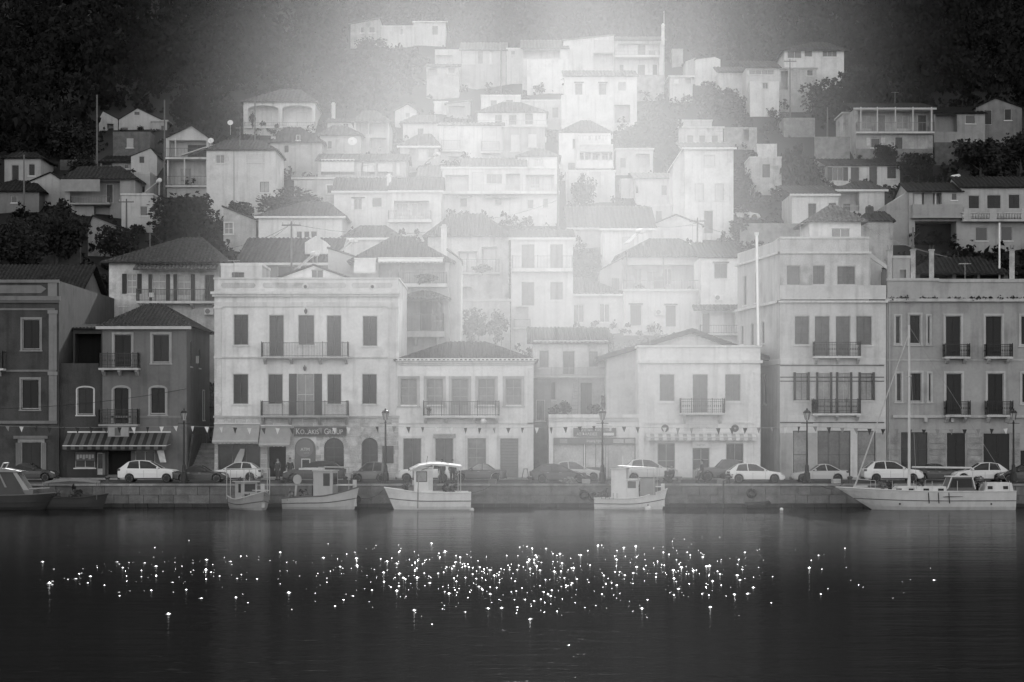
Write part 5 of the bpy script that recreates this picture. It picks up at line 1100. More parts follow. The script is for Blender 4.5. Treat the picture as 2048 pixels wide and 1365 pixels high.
H = hs('house with pale drop awning and cluttered balcony on the left', 130, 270, 357, 440, 246, 9, .3, 'hip', 333, rx=(160, 240), over=.5, sp=.5, rv=.07, wins=[(140, 362, 240, 406, 'ho', D(dep=1.4)), (188, 413, 220, 436, 'ho', D(dep=1))]); part(H, 'awning_cloth', 125, 203, 361, 385, -1.0, -.95, fabric(.28)); balcony(H, 145, 222, 408, 396, 1.0, .2, .3, rv=.12, gap=.3)
inner(H, [(208, 366, 222, 404, 'ds', D(v=.1))], 1.4)
hs('narrow stair block at the right end of the drop awning house', 268, 300, 348, 400, 250, 5, .38, wins=[(274, 372, 290, 386, 'dk')], 
   ro=.02); hs('white terrace house with roof ledge left of the round tree', 243, 306, 391, 460, 240, 8, .5, ro=.12, wins=[(280, 413, 295, 432, 'dk', D(g=.08))]); solar_heater('dark solar panel on the white terrace house', 318, 362, 241, -1, rz=.3)
hs('stone base cottage with slanting roof above the village house', 176, 250, 458, 500, 232, 7, .26, 'gy', 431, rx=(186, 186), over=.3, sp=.45, rv=.06, worn=True, wins=[]); hs('pale stone cottage with barred window behind the bush', 447, 512, 440, 480, 232, 6, .45, 'sr', 412, over=.2, sp=.45, rv=.1, worn=True, wins=[(449, 446, 466, 468, 'gl', D(f=.6, g=.2, tr=.1, nx=2, ny=2))])
# --- right hillside
H = hs('white porch house with tiled roof and small balcony on the right', 1676, 1769, 378, 460, 245, 9, .6, 'hip', 362, rx=(1712, 1732), over=.4, sp=.45, rv=.1, eave=.62, wins=[(1678, 384, 1718, 424, 'ho', D(dep=2.0))]); inner(H, [(1691, 404, 1707, 424, 'sh', D(v=.1))], 2.0); balcony(H, 1680, 1716, 424, 413, .3, .2, .6, rv=.5, gap=.16)
hs('white house with one dark shutter left of the porch house', 1584, 1676, 387, 480, 243, 9, .64, 'sf', 371, over=.3, sp=.45, rv=.12, eave=.66, wins=[(1616, 407, 1633, 437, 'sh', D(v=.12)), (1657, 406, 1673, 420, 'sh', D(v=.12))])
hs('dark roofed outbuilding with water tank below the porch house', 1722, 1786, 441, 520, 226, 7, .42, 'hip', 424, rx=(1735, 1770), over=.3, sp=.45, rv=.06, worn=True, wins=[]); t = thing('water_tank', 'black plastic water tank beside the porch house', 'tank', (PX(1739, 229), 229, PZ(430, 229))); MB().lathe([(.45, -.4), (.48, .1), (.48, .8), (.4, .95), (.15, 1.0), (.15, 1.08)], 14).build('shell', rubber(), t); MB().box(-.5, .5, -.5, .5, -1, -.4).build('base', stonem(.3), t)
H = hs('low white house with three dark doors under a broken eave on the right', 1656, 1800, 330, 378, 258, 8, .58, 'sf', 318, over=.3, sp=.5, rv=.06, wins=[(1665, 335, 1686, 362, 'os', D(v=.06)), (1701, 334, 1719, 370, 'ds', D(v=.08)), (1738, 333, 1755, 370, 'ds', D(v=.08)), (1774, 333, 1793, 358, 'sh', D(v=.06))])
H = hs('long house with posted balcony over a stone ground floor at the upper right', 1712, 1866, 215, 330, 274, 9, .36, 'sf', 206, over=.4, sp=.5, rv=.05, eave=.45, wins=[(1716, 222, 1862, 265, 'ho', D(dep=1.7)), (1742, 277, 1760, 296, 'sh', D(v=.14)), (1790, 274, 1806, 316, 'do', D(v=.1))], worn=True)
inner(H, [(1728, 228, 1748, 264, 'dg', D(f=.4, g=.2)), (1760, 226, 1776, 264, 'ds', D(v=.3)), (1798, 228, 1822, 264, 'dg', D(f=.45, g=.2)), (1840, 226, 1858, 264, 'ds', D(v=.1))], 1.7); balcony(H, 1712, 1866, 265, 247, .7, .25, .5, rv=.2, gap=.5)
for px in (1720, 1753, 1789, 1824, 1861): part(H, 'post', px-1, px+1, 216, 265, -.7, -.58, paint(.5))
part(H, 'shutter', 1733, 1741, 276, 292, -.06, -.002, wood(.5)); part(H, 'shutter', 1762, 1770, 276, 292, -.06, -.002, wood(.5)); MB().box(-H.w/2+.02, H.w/2-.02, -.06, -.001, -3, H.z(298)).build('stone_base', stonem(.2), H.root)
hs('narrow plastered wing with ragged wall left of the posted balcony', 1686, 1712, 228, 290, 275, 6, .42, worn=True, ro=.2, wins=[]); hs('low house with square dark window right of the posted balcony', 1868, 1970, 226, 275, 277, 8, .32, 'sf', 214, over=.3, sp=.5, rv=.04, wins=[(1871, 229, 1914, 264, 'ho', D(dep=1.5)), (1931, 230, 1951, 248, 'dk')]); hs('dim gabled house at the right edge of the upper slope', 1952, 2044, 215, 262, 279, 8, .2, 'gy', 196, rx=(1991, 1991), over=.2, sp=.5, rv=.04, worn=True, wins=[(2009, 218, 2023, 241, 'sh', D(v=.05)), (1968, 220, 1984, 250, 'ds', D(v=.05))])
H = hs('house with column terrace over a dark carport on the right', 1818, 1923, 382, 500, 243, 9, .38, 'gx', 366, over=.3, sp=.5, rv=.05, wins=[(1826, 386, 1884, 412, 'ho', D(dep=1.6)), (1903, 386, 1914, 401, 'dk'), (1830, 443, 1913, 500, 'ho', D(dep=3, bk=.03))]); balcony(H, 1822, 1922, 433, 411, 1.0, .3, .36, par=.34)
for a, c, v in ((1829, 1846, .6), (1872, 1875, .6), (1850, 1868, .34)): part(H, 'wall_panel', a, c, 386, 411, .6, .8, plaster(v))
H.root['label'] = 'house with column terrace over a dark carport on the right'
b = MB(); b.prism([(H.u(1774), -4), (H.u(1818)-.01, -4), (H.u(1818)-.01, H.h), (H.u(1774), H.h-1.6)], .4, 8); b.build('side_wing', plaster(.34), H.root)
solar_heater('solar tank on a tripod over the column terrace house', 1911, 354, 246, -1)
H = hs('white house with balustrade balcony and three dark doors at the right edge', 1923, 2070, 374, 500, 240, 10, .40, 'gx', 354, over=.3, sp=.5, rv=.05, wins=[(1937, 391, 1959, 418, 'ds', D(v=.04)), (1974, 390, 2002, 418, 'ds', D(v=.04)), (2017, 389, 2040, 418, 'ds', D(v=.04)), (1951, 455, 1975, 482, 'dk'), (2002, 453, 2025, 482, 'dk')])
o = balcony(H, 1922, 2060, 441, 440, 1.2, .25, .44); xm = (1922+2060)/2
b = MB(); [b.lathe([(.09, 0), (.06, .12), (.12, .35), (.06, .62), (.09, .7)], 7, -4.0+.32*k, -1.15) for k in range(26)]; b.box(-4.2, 4.2, -1.25, -1.05, .7, .82).build('balustrade', plaster(.46), o)
for px in (1930, 1981, 2045): part(H, 'pier', px-7, px+7, 420, 441, -1.24, -1.0, plaster(.44))
# retaining walls, chimneys, poles, wires
for (x0, x1, yt, yb, Y, v, lab) in ((1630, 1700, 274, 330, 268, .24, 'stone retaining wall left of the posted balcony house'), (1480, 1600, 447, 490, 236, .3, 'rubble retaining wall right of the tower house'), (60, 160, 470, 520, 225, .12, 'dark retaining wall at the left above the roofs'), (1870, 2048, 285, 330, 268, .1, 'dark terrace wall on the right slope'), (120, 240, 320, 345, 268, .1, 'dark terrace wall left of the gables')):
    house('retaining_wall', lab, x0, x1, yt, yb, Y, .6, v, wm=stonem(v), drop=3, cat='wall')
for lab, px, yt, yb, Y, a in (('utility pole with cross arm and wires behind the mansion', 583, 443, 560, 190, 1), ('tall thin pole in the centre of the town', 1116, 262, 560, 205, 0), ('tall pole at the left of the twin gables', 194, 190, 340, 262, 0), ('tall pole left of the pediment house', 329, 200, 380, 252, 0), ('short pole beside the white terrace house', 253, 398, 470, 238, 1), ('pole in front of the flat roofed left house', 48, 310, 400, 246, 0), ('pole with arm beside the pointed white gable', 1395, 436, 500, 226, 1), ('pole in front of the hipped villa', 1580, 118, 200, 290, 1), ('pole on the slope left of the posted balcony', 1655, 215, 280, 280, 0), ('pole before the arched verandas', 510, 200, 262, 268, 0), ('short pole by the roof edge of the carport house', 1826, 455, 560, 178, 0), ('pole high in the mist left of the porch', 1002, 90, 190, 305, 0)):
    pole(lab, px, yt, yb, Y, .10, bool(a))
pole('white flagpole on the roof at the right', 1999, 446, 520, 178, .09, False, .75, 'flagpole')
for lab, p in (('wire from the utility pole to the left roofs', [((583, 448, 190), (430, 500, 182), .5)]), ('wire from the utility pole across to the chimney roof', [((583, 448, 190), (880, 462, 200), .6)]), ('wire across the balcony storey', [((950, 440, 230), (1116, 400, 205), .4)]), ('wire from the centre pole to the tower house pole', [((1300, 452, 226), (1395, 446, 226), .3), ((1395, 446, 226), (1480, 470, 220), .3)]), ('wire running down over the right roofs', [((1690, 430, 226), (1930, 520, 190), .8)]), ('wire along the far left shop fronts', [((0, 818, 162), (373, 778, 163), .3)]), ('second wire from the utility pole to the roofs', [((583, 446, 190), (500, 498, 182), .3)])): cable(lab, p)
# ------------------------------------------------------------------ vegetation
def leaf_cloud(n, seed, rad=(1, 1, 1), size=0.16, clumps=26, flat=0.0):
    """leaf-sized faces gathered in clumps through an uneven crown of unit radius"""
    g = np.random.default_rng(seed)
    d = g.normal(size=(clumps, 3)); d /= np.linalg.norm(d, axis=1)[:, None]
    cc = d*(g.random((clumps, 1))**0.45)*0.80
    cr = g.uniform(0.20, 0.42, clumps)
    k = g.integers(0, clumps, n)
    p = g.normal(size=(n, 3)); p /= np.linalg.norm(p, axis=1)[:, None]
    P = cc[k]+p*(cr[k][:, None])*(g.random((n, 1))**0.35)
    P = P*np.array(rad)
    a = g.normal(size=(n, 3)); a /= np.linalg.norm(a, axis=1)[:, None]
    b = np.cross(a, g.normal(size=(n, 3))); b /= np.linalg.norm(b, axis=1)[:, None]
    s = (size*g.uniform(0.5, 1.3, n))[:, None]
    V = np.stack([P-a*s, P-b*s*.55, P+a*s, P+b*s*.55], 1)
    return V.astype(np.float32)
def quads_mesh(name, V, m):
    n = len(V); me = bpy.data.meshes.new(name)
    me.vertices.add(n*4); me.vertices.foreach_set('co', V.reshape(-1))
    me.loops.add(n*4); me.loops.foreach_set('vertex_index', np.arange(n*4, dtype=np.int32))
    me.polygons.add(n); me.polygons.foreach_set('loop_start', np.arange(0, n*4, 4, dtype=np.int32)); me.polygons.foreach_set('loop_total', np.full(n, 4, dtype=np.int32))
    me.materials.append(m); me.update(); me.validate(); return me
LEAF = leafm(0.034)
crowns = [quads_mesh('crown', leaf_cloud(2600, 40+i, size=.085, clumps=34), LEAF) for i in range(3)]
bushes = [quads_mesh('foliage', leaf_cloud(900, 60+i, size=.13, clumps=20), leafm(0.045)) for i in range(2)]
def tree(label, px, yt, yb, wpx, Y, kind=0, name='tree', cat='tree'):
    x = PX(px, Y); zb = PZ(yb, Y); h = (yb-yt)*Y/F; w = wpx*Y/F
    r = thing(name, label, cat, (x, Y, zb))
    if name == 'tree':
        zg = min(-1.0, ground(Y)-zb-.6) if Y > 176 else -1.0
        b = MB(); b.tube([(0,0,zg), (.1,0,h*.3), (-.05,.1,h*.62)], [.05*h**.7+.06, .04*h**.7, .03], 7)
        for k in range(5):
            a = R.uniform(0, 2*PI); b.tube([(.05,0,h*(.22+.07*k)), (w*.28*math.cos(a), w*.28*math.sin(a), h*(.5+.07*k))], [.05, .015], 5)
        b.build('trunk', wood(.05), r)
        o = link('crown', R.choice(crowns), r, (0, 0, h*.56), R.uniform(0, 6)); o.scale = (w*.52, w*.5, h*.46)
    else:
        zg = min(-.5, ground(Y)-zb-.4) if Y > 176 and 'balcony' not in label and 'veranda' not in label else -.1
        b = MB(); [b.tube([(0,0,zg), (w*.2*math.cos(k), w*.2*math.sin(k), h*.5)], .03, 4) for k in (0, 2, 4)]; b.build('stem', wood(.06), r)
        o = link('foliage', R.choice(bushes), r, (0, 0, h*.5), R.uniform(0, 6)); o.scale = (w*.52, w*.45, h*.52)
    return r
tree('large round dark tree in front of the plain tall cream house', 366, 372, 500, 150, 234)
tree('broad grey tree beside the large white chimney house', 575, 370, 450, 135, 240)
tree('big dark tree at the left above the quay roofs', 112, 392, 540, 125, 222)
tree('dark tree behind the left edge townhouse roof', 30, 430, 560, 130, 215)
tree('low dark tree between the stone cottage and the village house', 235, 440, 530, 100, 222)
tree('grey bushy tree behind the barred cottage', 480, 395, 470, 70, 239)
for lab, px, yt, yb, w, Y in (('dark tree right of the crumbling house', 1600, 300, 440, 110, 262), ('tree on the bank below the hipped villa', 1650, 150, 250, 100, 290), ('dark tree below the posted balcony house', 1770, 282, 345, 60, 263), ('second dark tree below the posted balcony house', 1835, 296, 370, 80, 256), ('dark spreading tree above the balustrade house', 1960, 270, 370, 130, 257), ('tree at the right edge of the slope', 2040, 255, 370, 90, 262), ('misty tree between the villa and the tower house', 1320, 215, 310, 110, 277), ('misty tree right of the bay balcony villa', 1265, 250, 330, 70, 274), ('tree below the white bank house', 1450, 170, 260, 90, 296), ('pale misty tree below the terrace house', 1168, 345, 425, 55, 249), ('dim tree in front of the three window house', 1330, 270, 345, 60, 268), ('dark tree left of the twin gabled house', 150, 230, 340, 110, 272), ('tall tree on the dark left slope', 90, 200, 330, 100, 280), ('tree by the flat roofed left house', 165, 300, 370, 60, 262), ('pale tree beside the verandas', 650, 160, 240, 80, 300), ('tree left of the arched veranda house', 455, 195, 275, 70, 285), ('tree under the top left tin roof house', 740, 72, 120, 80, 330), ('dark pine like tree above the hipped villa', 1730, 120, 240, 90, 300), ('small tree on the terrace of the crumbling house', 1478, 330, 420, 60, 255)):
    tree(lab, px, yt, yb, w, Y)
for lab, px, yt, yb, w, Y in (('large terrace bush below the dim roof house', 945, 612, 690, 70, 191), ('second terrace bush with pale flowers', 995, 616, 690, 50, 190.5), ('small bush at the left of the terrace wall', 912, 640, 690, 30, 190), ('potted plants left of the terrace ladder', 1128, 800, 834, 40, 169.3), ('bushy plant by the terrace door', 1190, 806, 834, 40, 169.4), ('tall dark plant at the right end of the plant terrace', 1208, 786, 834, 24, 169.2), ('trailing plant on the left of the plant terrace', 1108, 812, 836, 24, 168.6), ('shrub beside the tower house foot', 1475, 432, 480, 50, 236), ('shrub on the rubble wall', 1540, 430, 470, 60, 238), ('weeds under the balustrade balcony', 1945, 440, 475, 30, 238.2), ('climbing plant on the twin arched veranda', 505, 222, 256, 16, 281), ('shrub beside the pale twin gables', 312, 255, 290, 30, 283), ('bush on the corner of the alley stairs', 392, 470, 520, 60, 205), ('plant on the balcony of the corner building', 1630, 796, 826, 16, YF-.8), ('plants on the scalloped awning balcony', 850, 546, 570, 60, 180.2), ('plants on the dim roof balcony', 965, 528, 548, 50, 205)):
    tree(lab, px, yt, yb, w, Y, name='bush', cat='bush')
link('foliage', bushes[0], t2, (0, 0, .45)).scale = (.25, .22, .28)
b = MB(); rg = random.Random(3)
V = []
for k in range(40):
    c = np.array([rg.uniform(PX(1776, YF), PX(2060, YF)), YF-.3+rg.uniform(0, .2), PZ(598, YF)]); V.append(leaf_cloud(rg.choice((14, 24, 60)), k, size=.4)*rg.uniform(.12, .28)+c)
o = link('cornice_weeds', quads_mesh('weeds', np.concatenate(V), leafm(.05)), kind='stuff'); o['label'] = 'weeds growing along the cornice of the grey building'

# houses already standing, as seen: keeps the wood from growing through or in front of them
rects = []
for o in bpy.data.objects:
    if o.type == 'EMPTY' and o.get('category') in ('house', 'shed', 'hut', 'wall') and o.location.y > 176:
        zs = []; xs = []
        for c in o.children:
            if c.type == 'MESH' and c.name.split('.')[0] in ('wall', 'roof'):
                for q in c.bound_box: xs.append(o.location.x+c.location.x+q[0]); zs.append(o.location.z+c.location.z+q[2])
        if not xs: continue
        Y = o.location.y; P = lambda X: 1024+X*F/Y
        rects.append((P(min(xs)), P(max(xs)), HOR-(max(zs)-HC)*F/(Y+4), HOR-(o.location.z-HC)*F/Y, Y))
def clear(px, yt, yb, w, Y, slack):
    for x0, x1, a, c, YY in rects:
        if px+w/2 > x0+2 and px-w/2 < x1-2 and yb > a and yt < c-(c-a)*slack:
            if Y < YY+10: return False
    return True
tmpl = [leaf_cloud(170, 100+i, size=.17, clumps=14) for i in range(6)]; tmps = [leaf_cloud(80, 120+i, size=.24, clumps=9) for i in range(6)]
V = []; rg = random.Random(21); nt = 0
for k in range(19000):
    Y = 180+rg.random()**1.3*420; X = rg.uniform(-1, 1)*(0.27*Y+8); shrub = rg.random() < (.8 if Y < 310 else .15)
    if Y > 330 and k > 9000: continue
    h = rg.uniform(.6, 2.6)*rg.uniform(.6, 1) if shrub else rg.uniform(3.8, 8.0); w = h*rg.uniform(.8, 1.3) if shrub else h*rg.uniform(.6, .95)
    zb = gz(X, Y); px = 1024+X*F/Y; yb = HOR-(zb-HC)*F/Y; yt = HOR-(zb+h-HC)*F/Y; wp = w*F/Y
    if yb < -60: continue
    if not clear(px, yt, yb, wp*.8, Y, .42 if shrub else .10): continue
    T_ = rg.choice(tmps if shrub or Y > 400 else tmpl); a = rg.uniform(0, 6.28); ca, sa = math.cos(a), math.sin(a)
    Q = T_ @ np.array([[ca, sa, 0], [-sa, ca, 0], [0, 0, 1]], dtype=np.float32)
    V.append(Q*np.array([w*.5, w*.5, h*.5], dtype=np.float32)+np.array([X, Y, zb+h*.48], dtype=np.float32)); nt += 1
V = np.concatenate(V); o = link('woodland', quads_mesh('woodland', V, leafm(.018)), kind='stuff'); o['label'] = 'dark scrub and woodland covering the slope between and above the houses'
print('woodland', nt, len(V))

# ------------------------------------------------------------------ cars
def car(label, px, Y, L, H, W, v, facing, style='hatch', glassv=.03, name='parked_car', yaw=0.0):
    r = thing(name, label, 'car', (PX(px, Y), Y, QZ+.004), (0 if facing > 0 else PI)+yaw, 'cars parked along the quay')
    # profile points (fractions of L from rear, of H): deck heights at stations and the glasshouse
    S = D(hatch=D(belt=.60, cowl=.72, ws=.52, rr=.18, rb=.03, nose=.47, tail=.60, rf=1),
          suv=D(belt=.62, cowl=.73, ws=.54, rr=.17, rb=.03, nose=.53, tail=.63, rf=1),
          sedan=D(belt=.63, cowl=.68, ws=.54, rr=.33, rb=.20, nose=.52, tail=.62, rf=1),
          coupe=D(belt=.62, cowl=.66, ws=.52, rr=.30, rb=.12, nose=.46, tail=.64, rf=1),
          micro=D(belt=.55, cowl=.80, ws=.60, rr=.12, rb=.02, nose=.50, tail=.55, rf=1),
          pickup=D(belt=.62, cowl=.66, ws=.54, rr=.30, rb=.26, nose=.58, tail=.62, rf=1))[style]
    wr = .315 if style != 'pickup' else .37; wx = (L*.20 if style != 'micro' else L*.17, L*.815); zb = .21 if style not in ('suv', 'pickup') else .28
    def deck(f):
        pts = [(0, S['tail']-.06), (.02, S['tail']), (max(S['rb'], .03), S['belt']+.01), (S['cowl'], S['belt']-.005), (.93, S['nose']+.03), (.985, S['nose']-.06), (1, S['nose']-.16)]
        for (a, za), (c, zc) in zip(pts, pts[1:]):
            if a <= f <= c: return H*(za+(zc-za)*((f-a)/max(c-a, 1e-6)))
        return H*pts[-1][1]
    st = sorted(set([0, .004, .02, .045, .93, .96, .985, .996, 1]+[i/44 for i in range(45)]+[(w_+wr*1.14*math.cos(PI*k/10))/L for w_ in wx for k in range(11)]))
    b = MB(); ring = 0
    for f in st:
        if f < 0 or f > 1: continue
        x = f*L; e = min(f, 1-f); hw = W/2*(1-.16*max(0, 1-e/.10)**2)
        low = zb+.10*max(0, 1-e/.05)
        for w_ in wx:
            dx = abs(x-w_)
            if dx < wr*1.14: low = max(low, wr+math.sqrt(max((wr*1.14)**2-dx*dx, 0)))
        top = max(deck(f), low+.04); mid = low+(top-low)*.55
        sec = [(0, low), (hw*.93, low), (hw, low+(top-low)*.12), (hw, mid), (hw*.965, low+(top-low)*.86), (hw*.90, top), (hw*.45, top+.018), (0, top+.022)]
        i0 = len(b.v)
        for y, z in sec: b.v.append((x-L/2, y, z))
        for y, z in sec[1:-1][::-1]: b.v.append((x-L/2, -y, z))
        n = 14
        if ring:
            for q in range(n): b.f.append((i0-n+q, i0-n+(q+1)%n, i0+(q+1)%n, i0+q)); b.mi.append(0)
        else: b.f.append(tuple(range(i0, i0+n))); b.mi.append(0)
        ring += 1
    b.f.append(tuple(range(len(b.v)-14, len(b.v)))); b.mi.append(0)
    cp = carpaint(v); bo = b.build('body', cp, r, smooth=False)
    # glasshouse
    xb0, xb1, xr0, xr1 = S['rb']*L-L/2+.02, S['cowl']*L-L/2, S['rr']*L-L/2, S['ws']*L-L/2-.02
    zbt = H*S['belt']-.02; zr = H-.055; wb, wt = W/2*.895, W/2*.70
    def gh(f, u):   # f 0..1 back-front, u 0 belt 1 roof; the roof line arches and falls to both ends
        zz = zr-(.09 if style != 'pickup' else .03)*(2*f-1.05)**2*H/1.5
        x = (xb0+(xb1-xb0)*f)*(1-u)+(xr0+(xr1-xr0)*f)*u; return x, wb+(wt-wb)*u, zbt+(zz-zbt)*u
    g = MB()
    c = [(gh(0, 0)), (gh(1, 0)), (gh(1, 1)), (gh(0, 1))]
    for sy in (-1, 1): g.poly(*[(x, sy*y, z) for x, y, z in [gh(0, 0), gh(1, 0)]+[gh(1-k/6, 1) for k in range(7)]])
    g.poly(*[(c[1][0], -c[1][1], c[1][2]), (c[1][0], c[1][1], c[1][2]), (c[2][0], c[2][1], c[2][2]), (c[2][0], -c[2][1], c[2][2])]); g.poly(*[(c[0][0], -c[0][1], c[0][2]), (c[0][0], c[0][1], c[0][2]), (c[3][0], c[3][1], c[3][2]), (c[3][0], -c[3][1], c[3][2])])
    g.build('window_glass', glass(glassv), r)
    rf = MB(); n0 = len(rf.v)
    rows = []
    for k in range(9):
        f = k/8; x = xr0+(xr1-xr0)*f-.02+.04*f; cz = .012; zr_ = gh(f, 1)[2]
        rows.append([(x, -wt-.01, zr_-.03), (x, -wt*.9, zr_+.02+cz*.6), (x, 0, zr_+.03+cz), (x, wt*.9, zr_+.02+cz*.6), (x, wt+.01, zr_-.03)])
    for ra, rb_ in zip(rows, rows[1:]):
        for q in range(4): rf.poly(ra[q], ra[q+1], rb_[q+1], rb_[q])
    t_ = .035
    for sy in (-1, 1):
        for fa, fb in ((0, 0), (1, 1), (.48, .50)):
            x0, y0, z0 = gh(fa, -.02); x1, y1, z1 = gh(fb, 1.0); wv = .05 if fa in (0, 1) else .035
            rf.poly((x0-wv, sy*(y0+.008), z0), (x0+wv, sy*(y0+.008), z0), (x1+wv, sy*(y1+.008), z1), (x1-wv, sy*(y1+.008), z1))
        if style in ('hatch', 'suv', 'micro', 'pickup'):
            x0, y0, z0 = gh(.0, 0); x2, y2, z2 = gh(.17, 0); x1, y1, z1 = gh(0, 1); x3, y3, z3 = gh(.06, 1)
            rf.poly((x0, sy*(y0+.006), z0), (x2, sy*(y2+.006), z2), (x3, sy*(y3+.006), z3), (x1, sy*(y1+.006), z1))
    rf.build('roof_panel', cp, r)
    # wheels
    def whl():
        b = MB(); b.lathe([(wr*.66, -.10), (wr*.93, -.10), (wr, -.06), (wr, .06), (wr*.93, .10), (wr*.66, .10)], 18); return b.mesh('wheel', rubber(), True)
    def rim():
        b = MB(); b.lathe([(.001, -.075), (.06, -.085), (.07, -.06), (wr*.60, -.05), (wr*.66, -.10), (wr*.69, -.10), (wr*.69, -.02), (.001, -.02)], 18)
        for k in range(7):
            a = 2*PI*k/7; cx, sx = math.cos(a), math.sin(a); px_, py_ = -sx*.022, cx*.022
            b.poly((cx*.05+px_, sx*.05+py_, -.088), (cx*wr*.66+px_, sx*wr*.66+py_, -.10), (cx*wr*.66-px_, sx*wr*.66-py_, -.10), (cx*.05-px_, sx*.05-py_, -.088))
        return b.mesh('rim', mat('alloy', .45, .35, .05, metal=.7))
    for w_ in wx:
        for sy in (-1, 1):
            o = link('wheel', wmesh(('wheel', wr), whl), r, (w_-L/2, sy*(W/2-.12), wr)); o.rotation_euler = (PI/2 if sy < 0 else -PI/2, 0, 0)
            o.rotation_euler = (-PI/2, 0, 0) if sy > 0 else (PI/2, 0, 0)
            link('rim', wmesh(('rim', wr), rim), o, (0, 0, -.0)).rotation_euler = (PI, 0, 0) if False else (0, 0, 0)
            o.rotation_euler = (PI/2, 0, 0) if sy > 0 else (-PI/2, 0, 0)
    hl, tl, dk = mat('headlight', .5, .1, .05), mat('tail_lamp', .08, .2, .05), paint(.05)
    for sy in (-1, 1):
        zn = H*S['nose']
        MB().prism([(L/2-.42, zn-.03), (L/2-.06, zn-.17), (L/2-.08, zn-.07), (L/2-.34, zn+.045)], sy*(W/2*.905)-.045, sy*(W/2*.905)+.045).build('headlight', hl, r)
        zt = H*S['tail']; MB().box(-L/2+.0, -L/2+.20, min(sy*W*.36, sy*W*.462), max(sy*W*.36, sy*W*.462), zt-.18, zt-.03).build('tail_light', tl, r)
        xm = S['cowl']*L-L/2-.30; MB().box(xm-.07, xm+.07, sy*W*.47-.08, sy*W*.47+.10, zbt+.02, zbt+.15).build('mirror', cp, r)
        for fx in (.50, .30) if style not in ('coupe', 'micro') else (.34,): MB().box((fx-.5)*L-.09, (fx-.5)*L+.09, sy*W*.492-.012, sy*W*.492+.012, H*.53, H*.53+.03).build('door_handle', cp if v > .2 else metal(.3), r)
        MB().box(wx[0]-L/2+wr*1.2, wx[1]-L/2-wr*1.2, sy*W*.475-.03, sy*W*.475+.03, zb-.03, zb+.06).build('sill', dk, r)
        b = MB(); 
        for fx in ((.16, .44, .66) if style not in ('coupe', 'micro') else (.26, .64)): b.box((fx-.5)*L-.006, (fx-.5)*L+.006, sy*W/2-.004, sy*W/2+.004, zb+.1, H*S['belt']*.88)
        b.build('door_gap', dk, r)
    MB().box(L/2-.07, L/2+.02, -W*.36, W*.36, .20, .38).build('bumper', dk, r); MB().box(-L/2-.02, -L/2+.06, -W*.38, W*.38, .22, .42).build('bumper', dk, r)
    MB().box(-L/2-.03, -L/2-.021, -.26, .26, .50, .62).build('number_plate', paint(.6), r)
    return r
car('white crossover with dark windows parked by the first lamp post', 299, 154.0, 4.55, 1.70, 1.85, .74, 1, 'suv')
car('dark low sedan parked right of the left lamp post', 402, 153.6, 4.1, 1.35, 1.75, .03, 1, 'sedan')
car('white hatchback partly hidden behind the small moored boat', 470, 157.5, 4.2, 1.5, 1.75, .72, -1, 'hatch')
car('black crossover with bright alloy wheels in front of the cash machine', 629, 154.2, 4.7, 1.65, 1.85, .035, -1, 'suv')
car('short two seat city car in dark silver beside the lamp post', 739, 154.0, 2.75, 1.58, 1.62, .14, -1, 'micro')
car('white crossover nose behind the white motor boat', 851, 155.0, 4.5, 1.62, 1.82, .74, -1, 'suv')
car('boxy old grey sedan in front of the five-window house', 957, 157.0, 4.35, 1.42, 1.74, .10, -1, 'sedan', .3)
car('dark grey hatchback close to the quay edge in front of the low shop', 1120, 153.0, 4.6, 1.45, 1.8, .06, 1, 'hatch', .1)
car('silver hatchback behind the dark grey hatchback', 1152, 158.0, 4.2, 1.55, 1.78, .5, 1, 'hatch', .15)
car('pale small van behind the moored boat with the wheelhouse', 1300, 156.5, 4.3, 1.75, 1.75, .6, 1, 'suv', .12)
car('grey pickup with tall cab in front of the white house', 1450, 157.5, 4.5, 1.72, 1.82, .13, -1, 'pickup', .12)
car('white compact hatchback at the quay edge below the white house', 1510, 152.8, 4.35, 1.5, 1.75, .76, 1, 'hatch', .10)
car('silver coupe behind the lamp post by the corner building', 1638, 154.0, 4.3, 1.42, 1.76, .46, -1, 'coupe')
car('white crossover behind the bow of the white yacht', 1784, 154.0, 4.5, 1.65, 1.84, .72, 1, 'suv')
car('dark sedan behind the yacht mast', 1875, 156.0, 4.4, 1.42, 1.78, .05, 1, 'sedan')
car('white estate car behind the yacht wheelhouse', 1958, 155.0, 4.3, 1.52, 1.78, .66, -1, 'hatch')
car('dark car at the right edge behind the last lamp post', 2048, 154.0, 4.2, 1.45, 1.75, .04, -1, 'hatch')
car('dark car at the far left behind the moored motor boat', 60, 157.0, 4.3, 1.45, 1.75, .04, 1, 'sedan')
car('white parked car high on the lane beside the tower house', 1487, 244, 3.9, 1.5, 1.7, .7, 1, 'hatch').location.z = gz(PX(1487, 244), 244)+.05

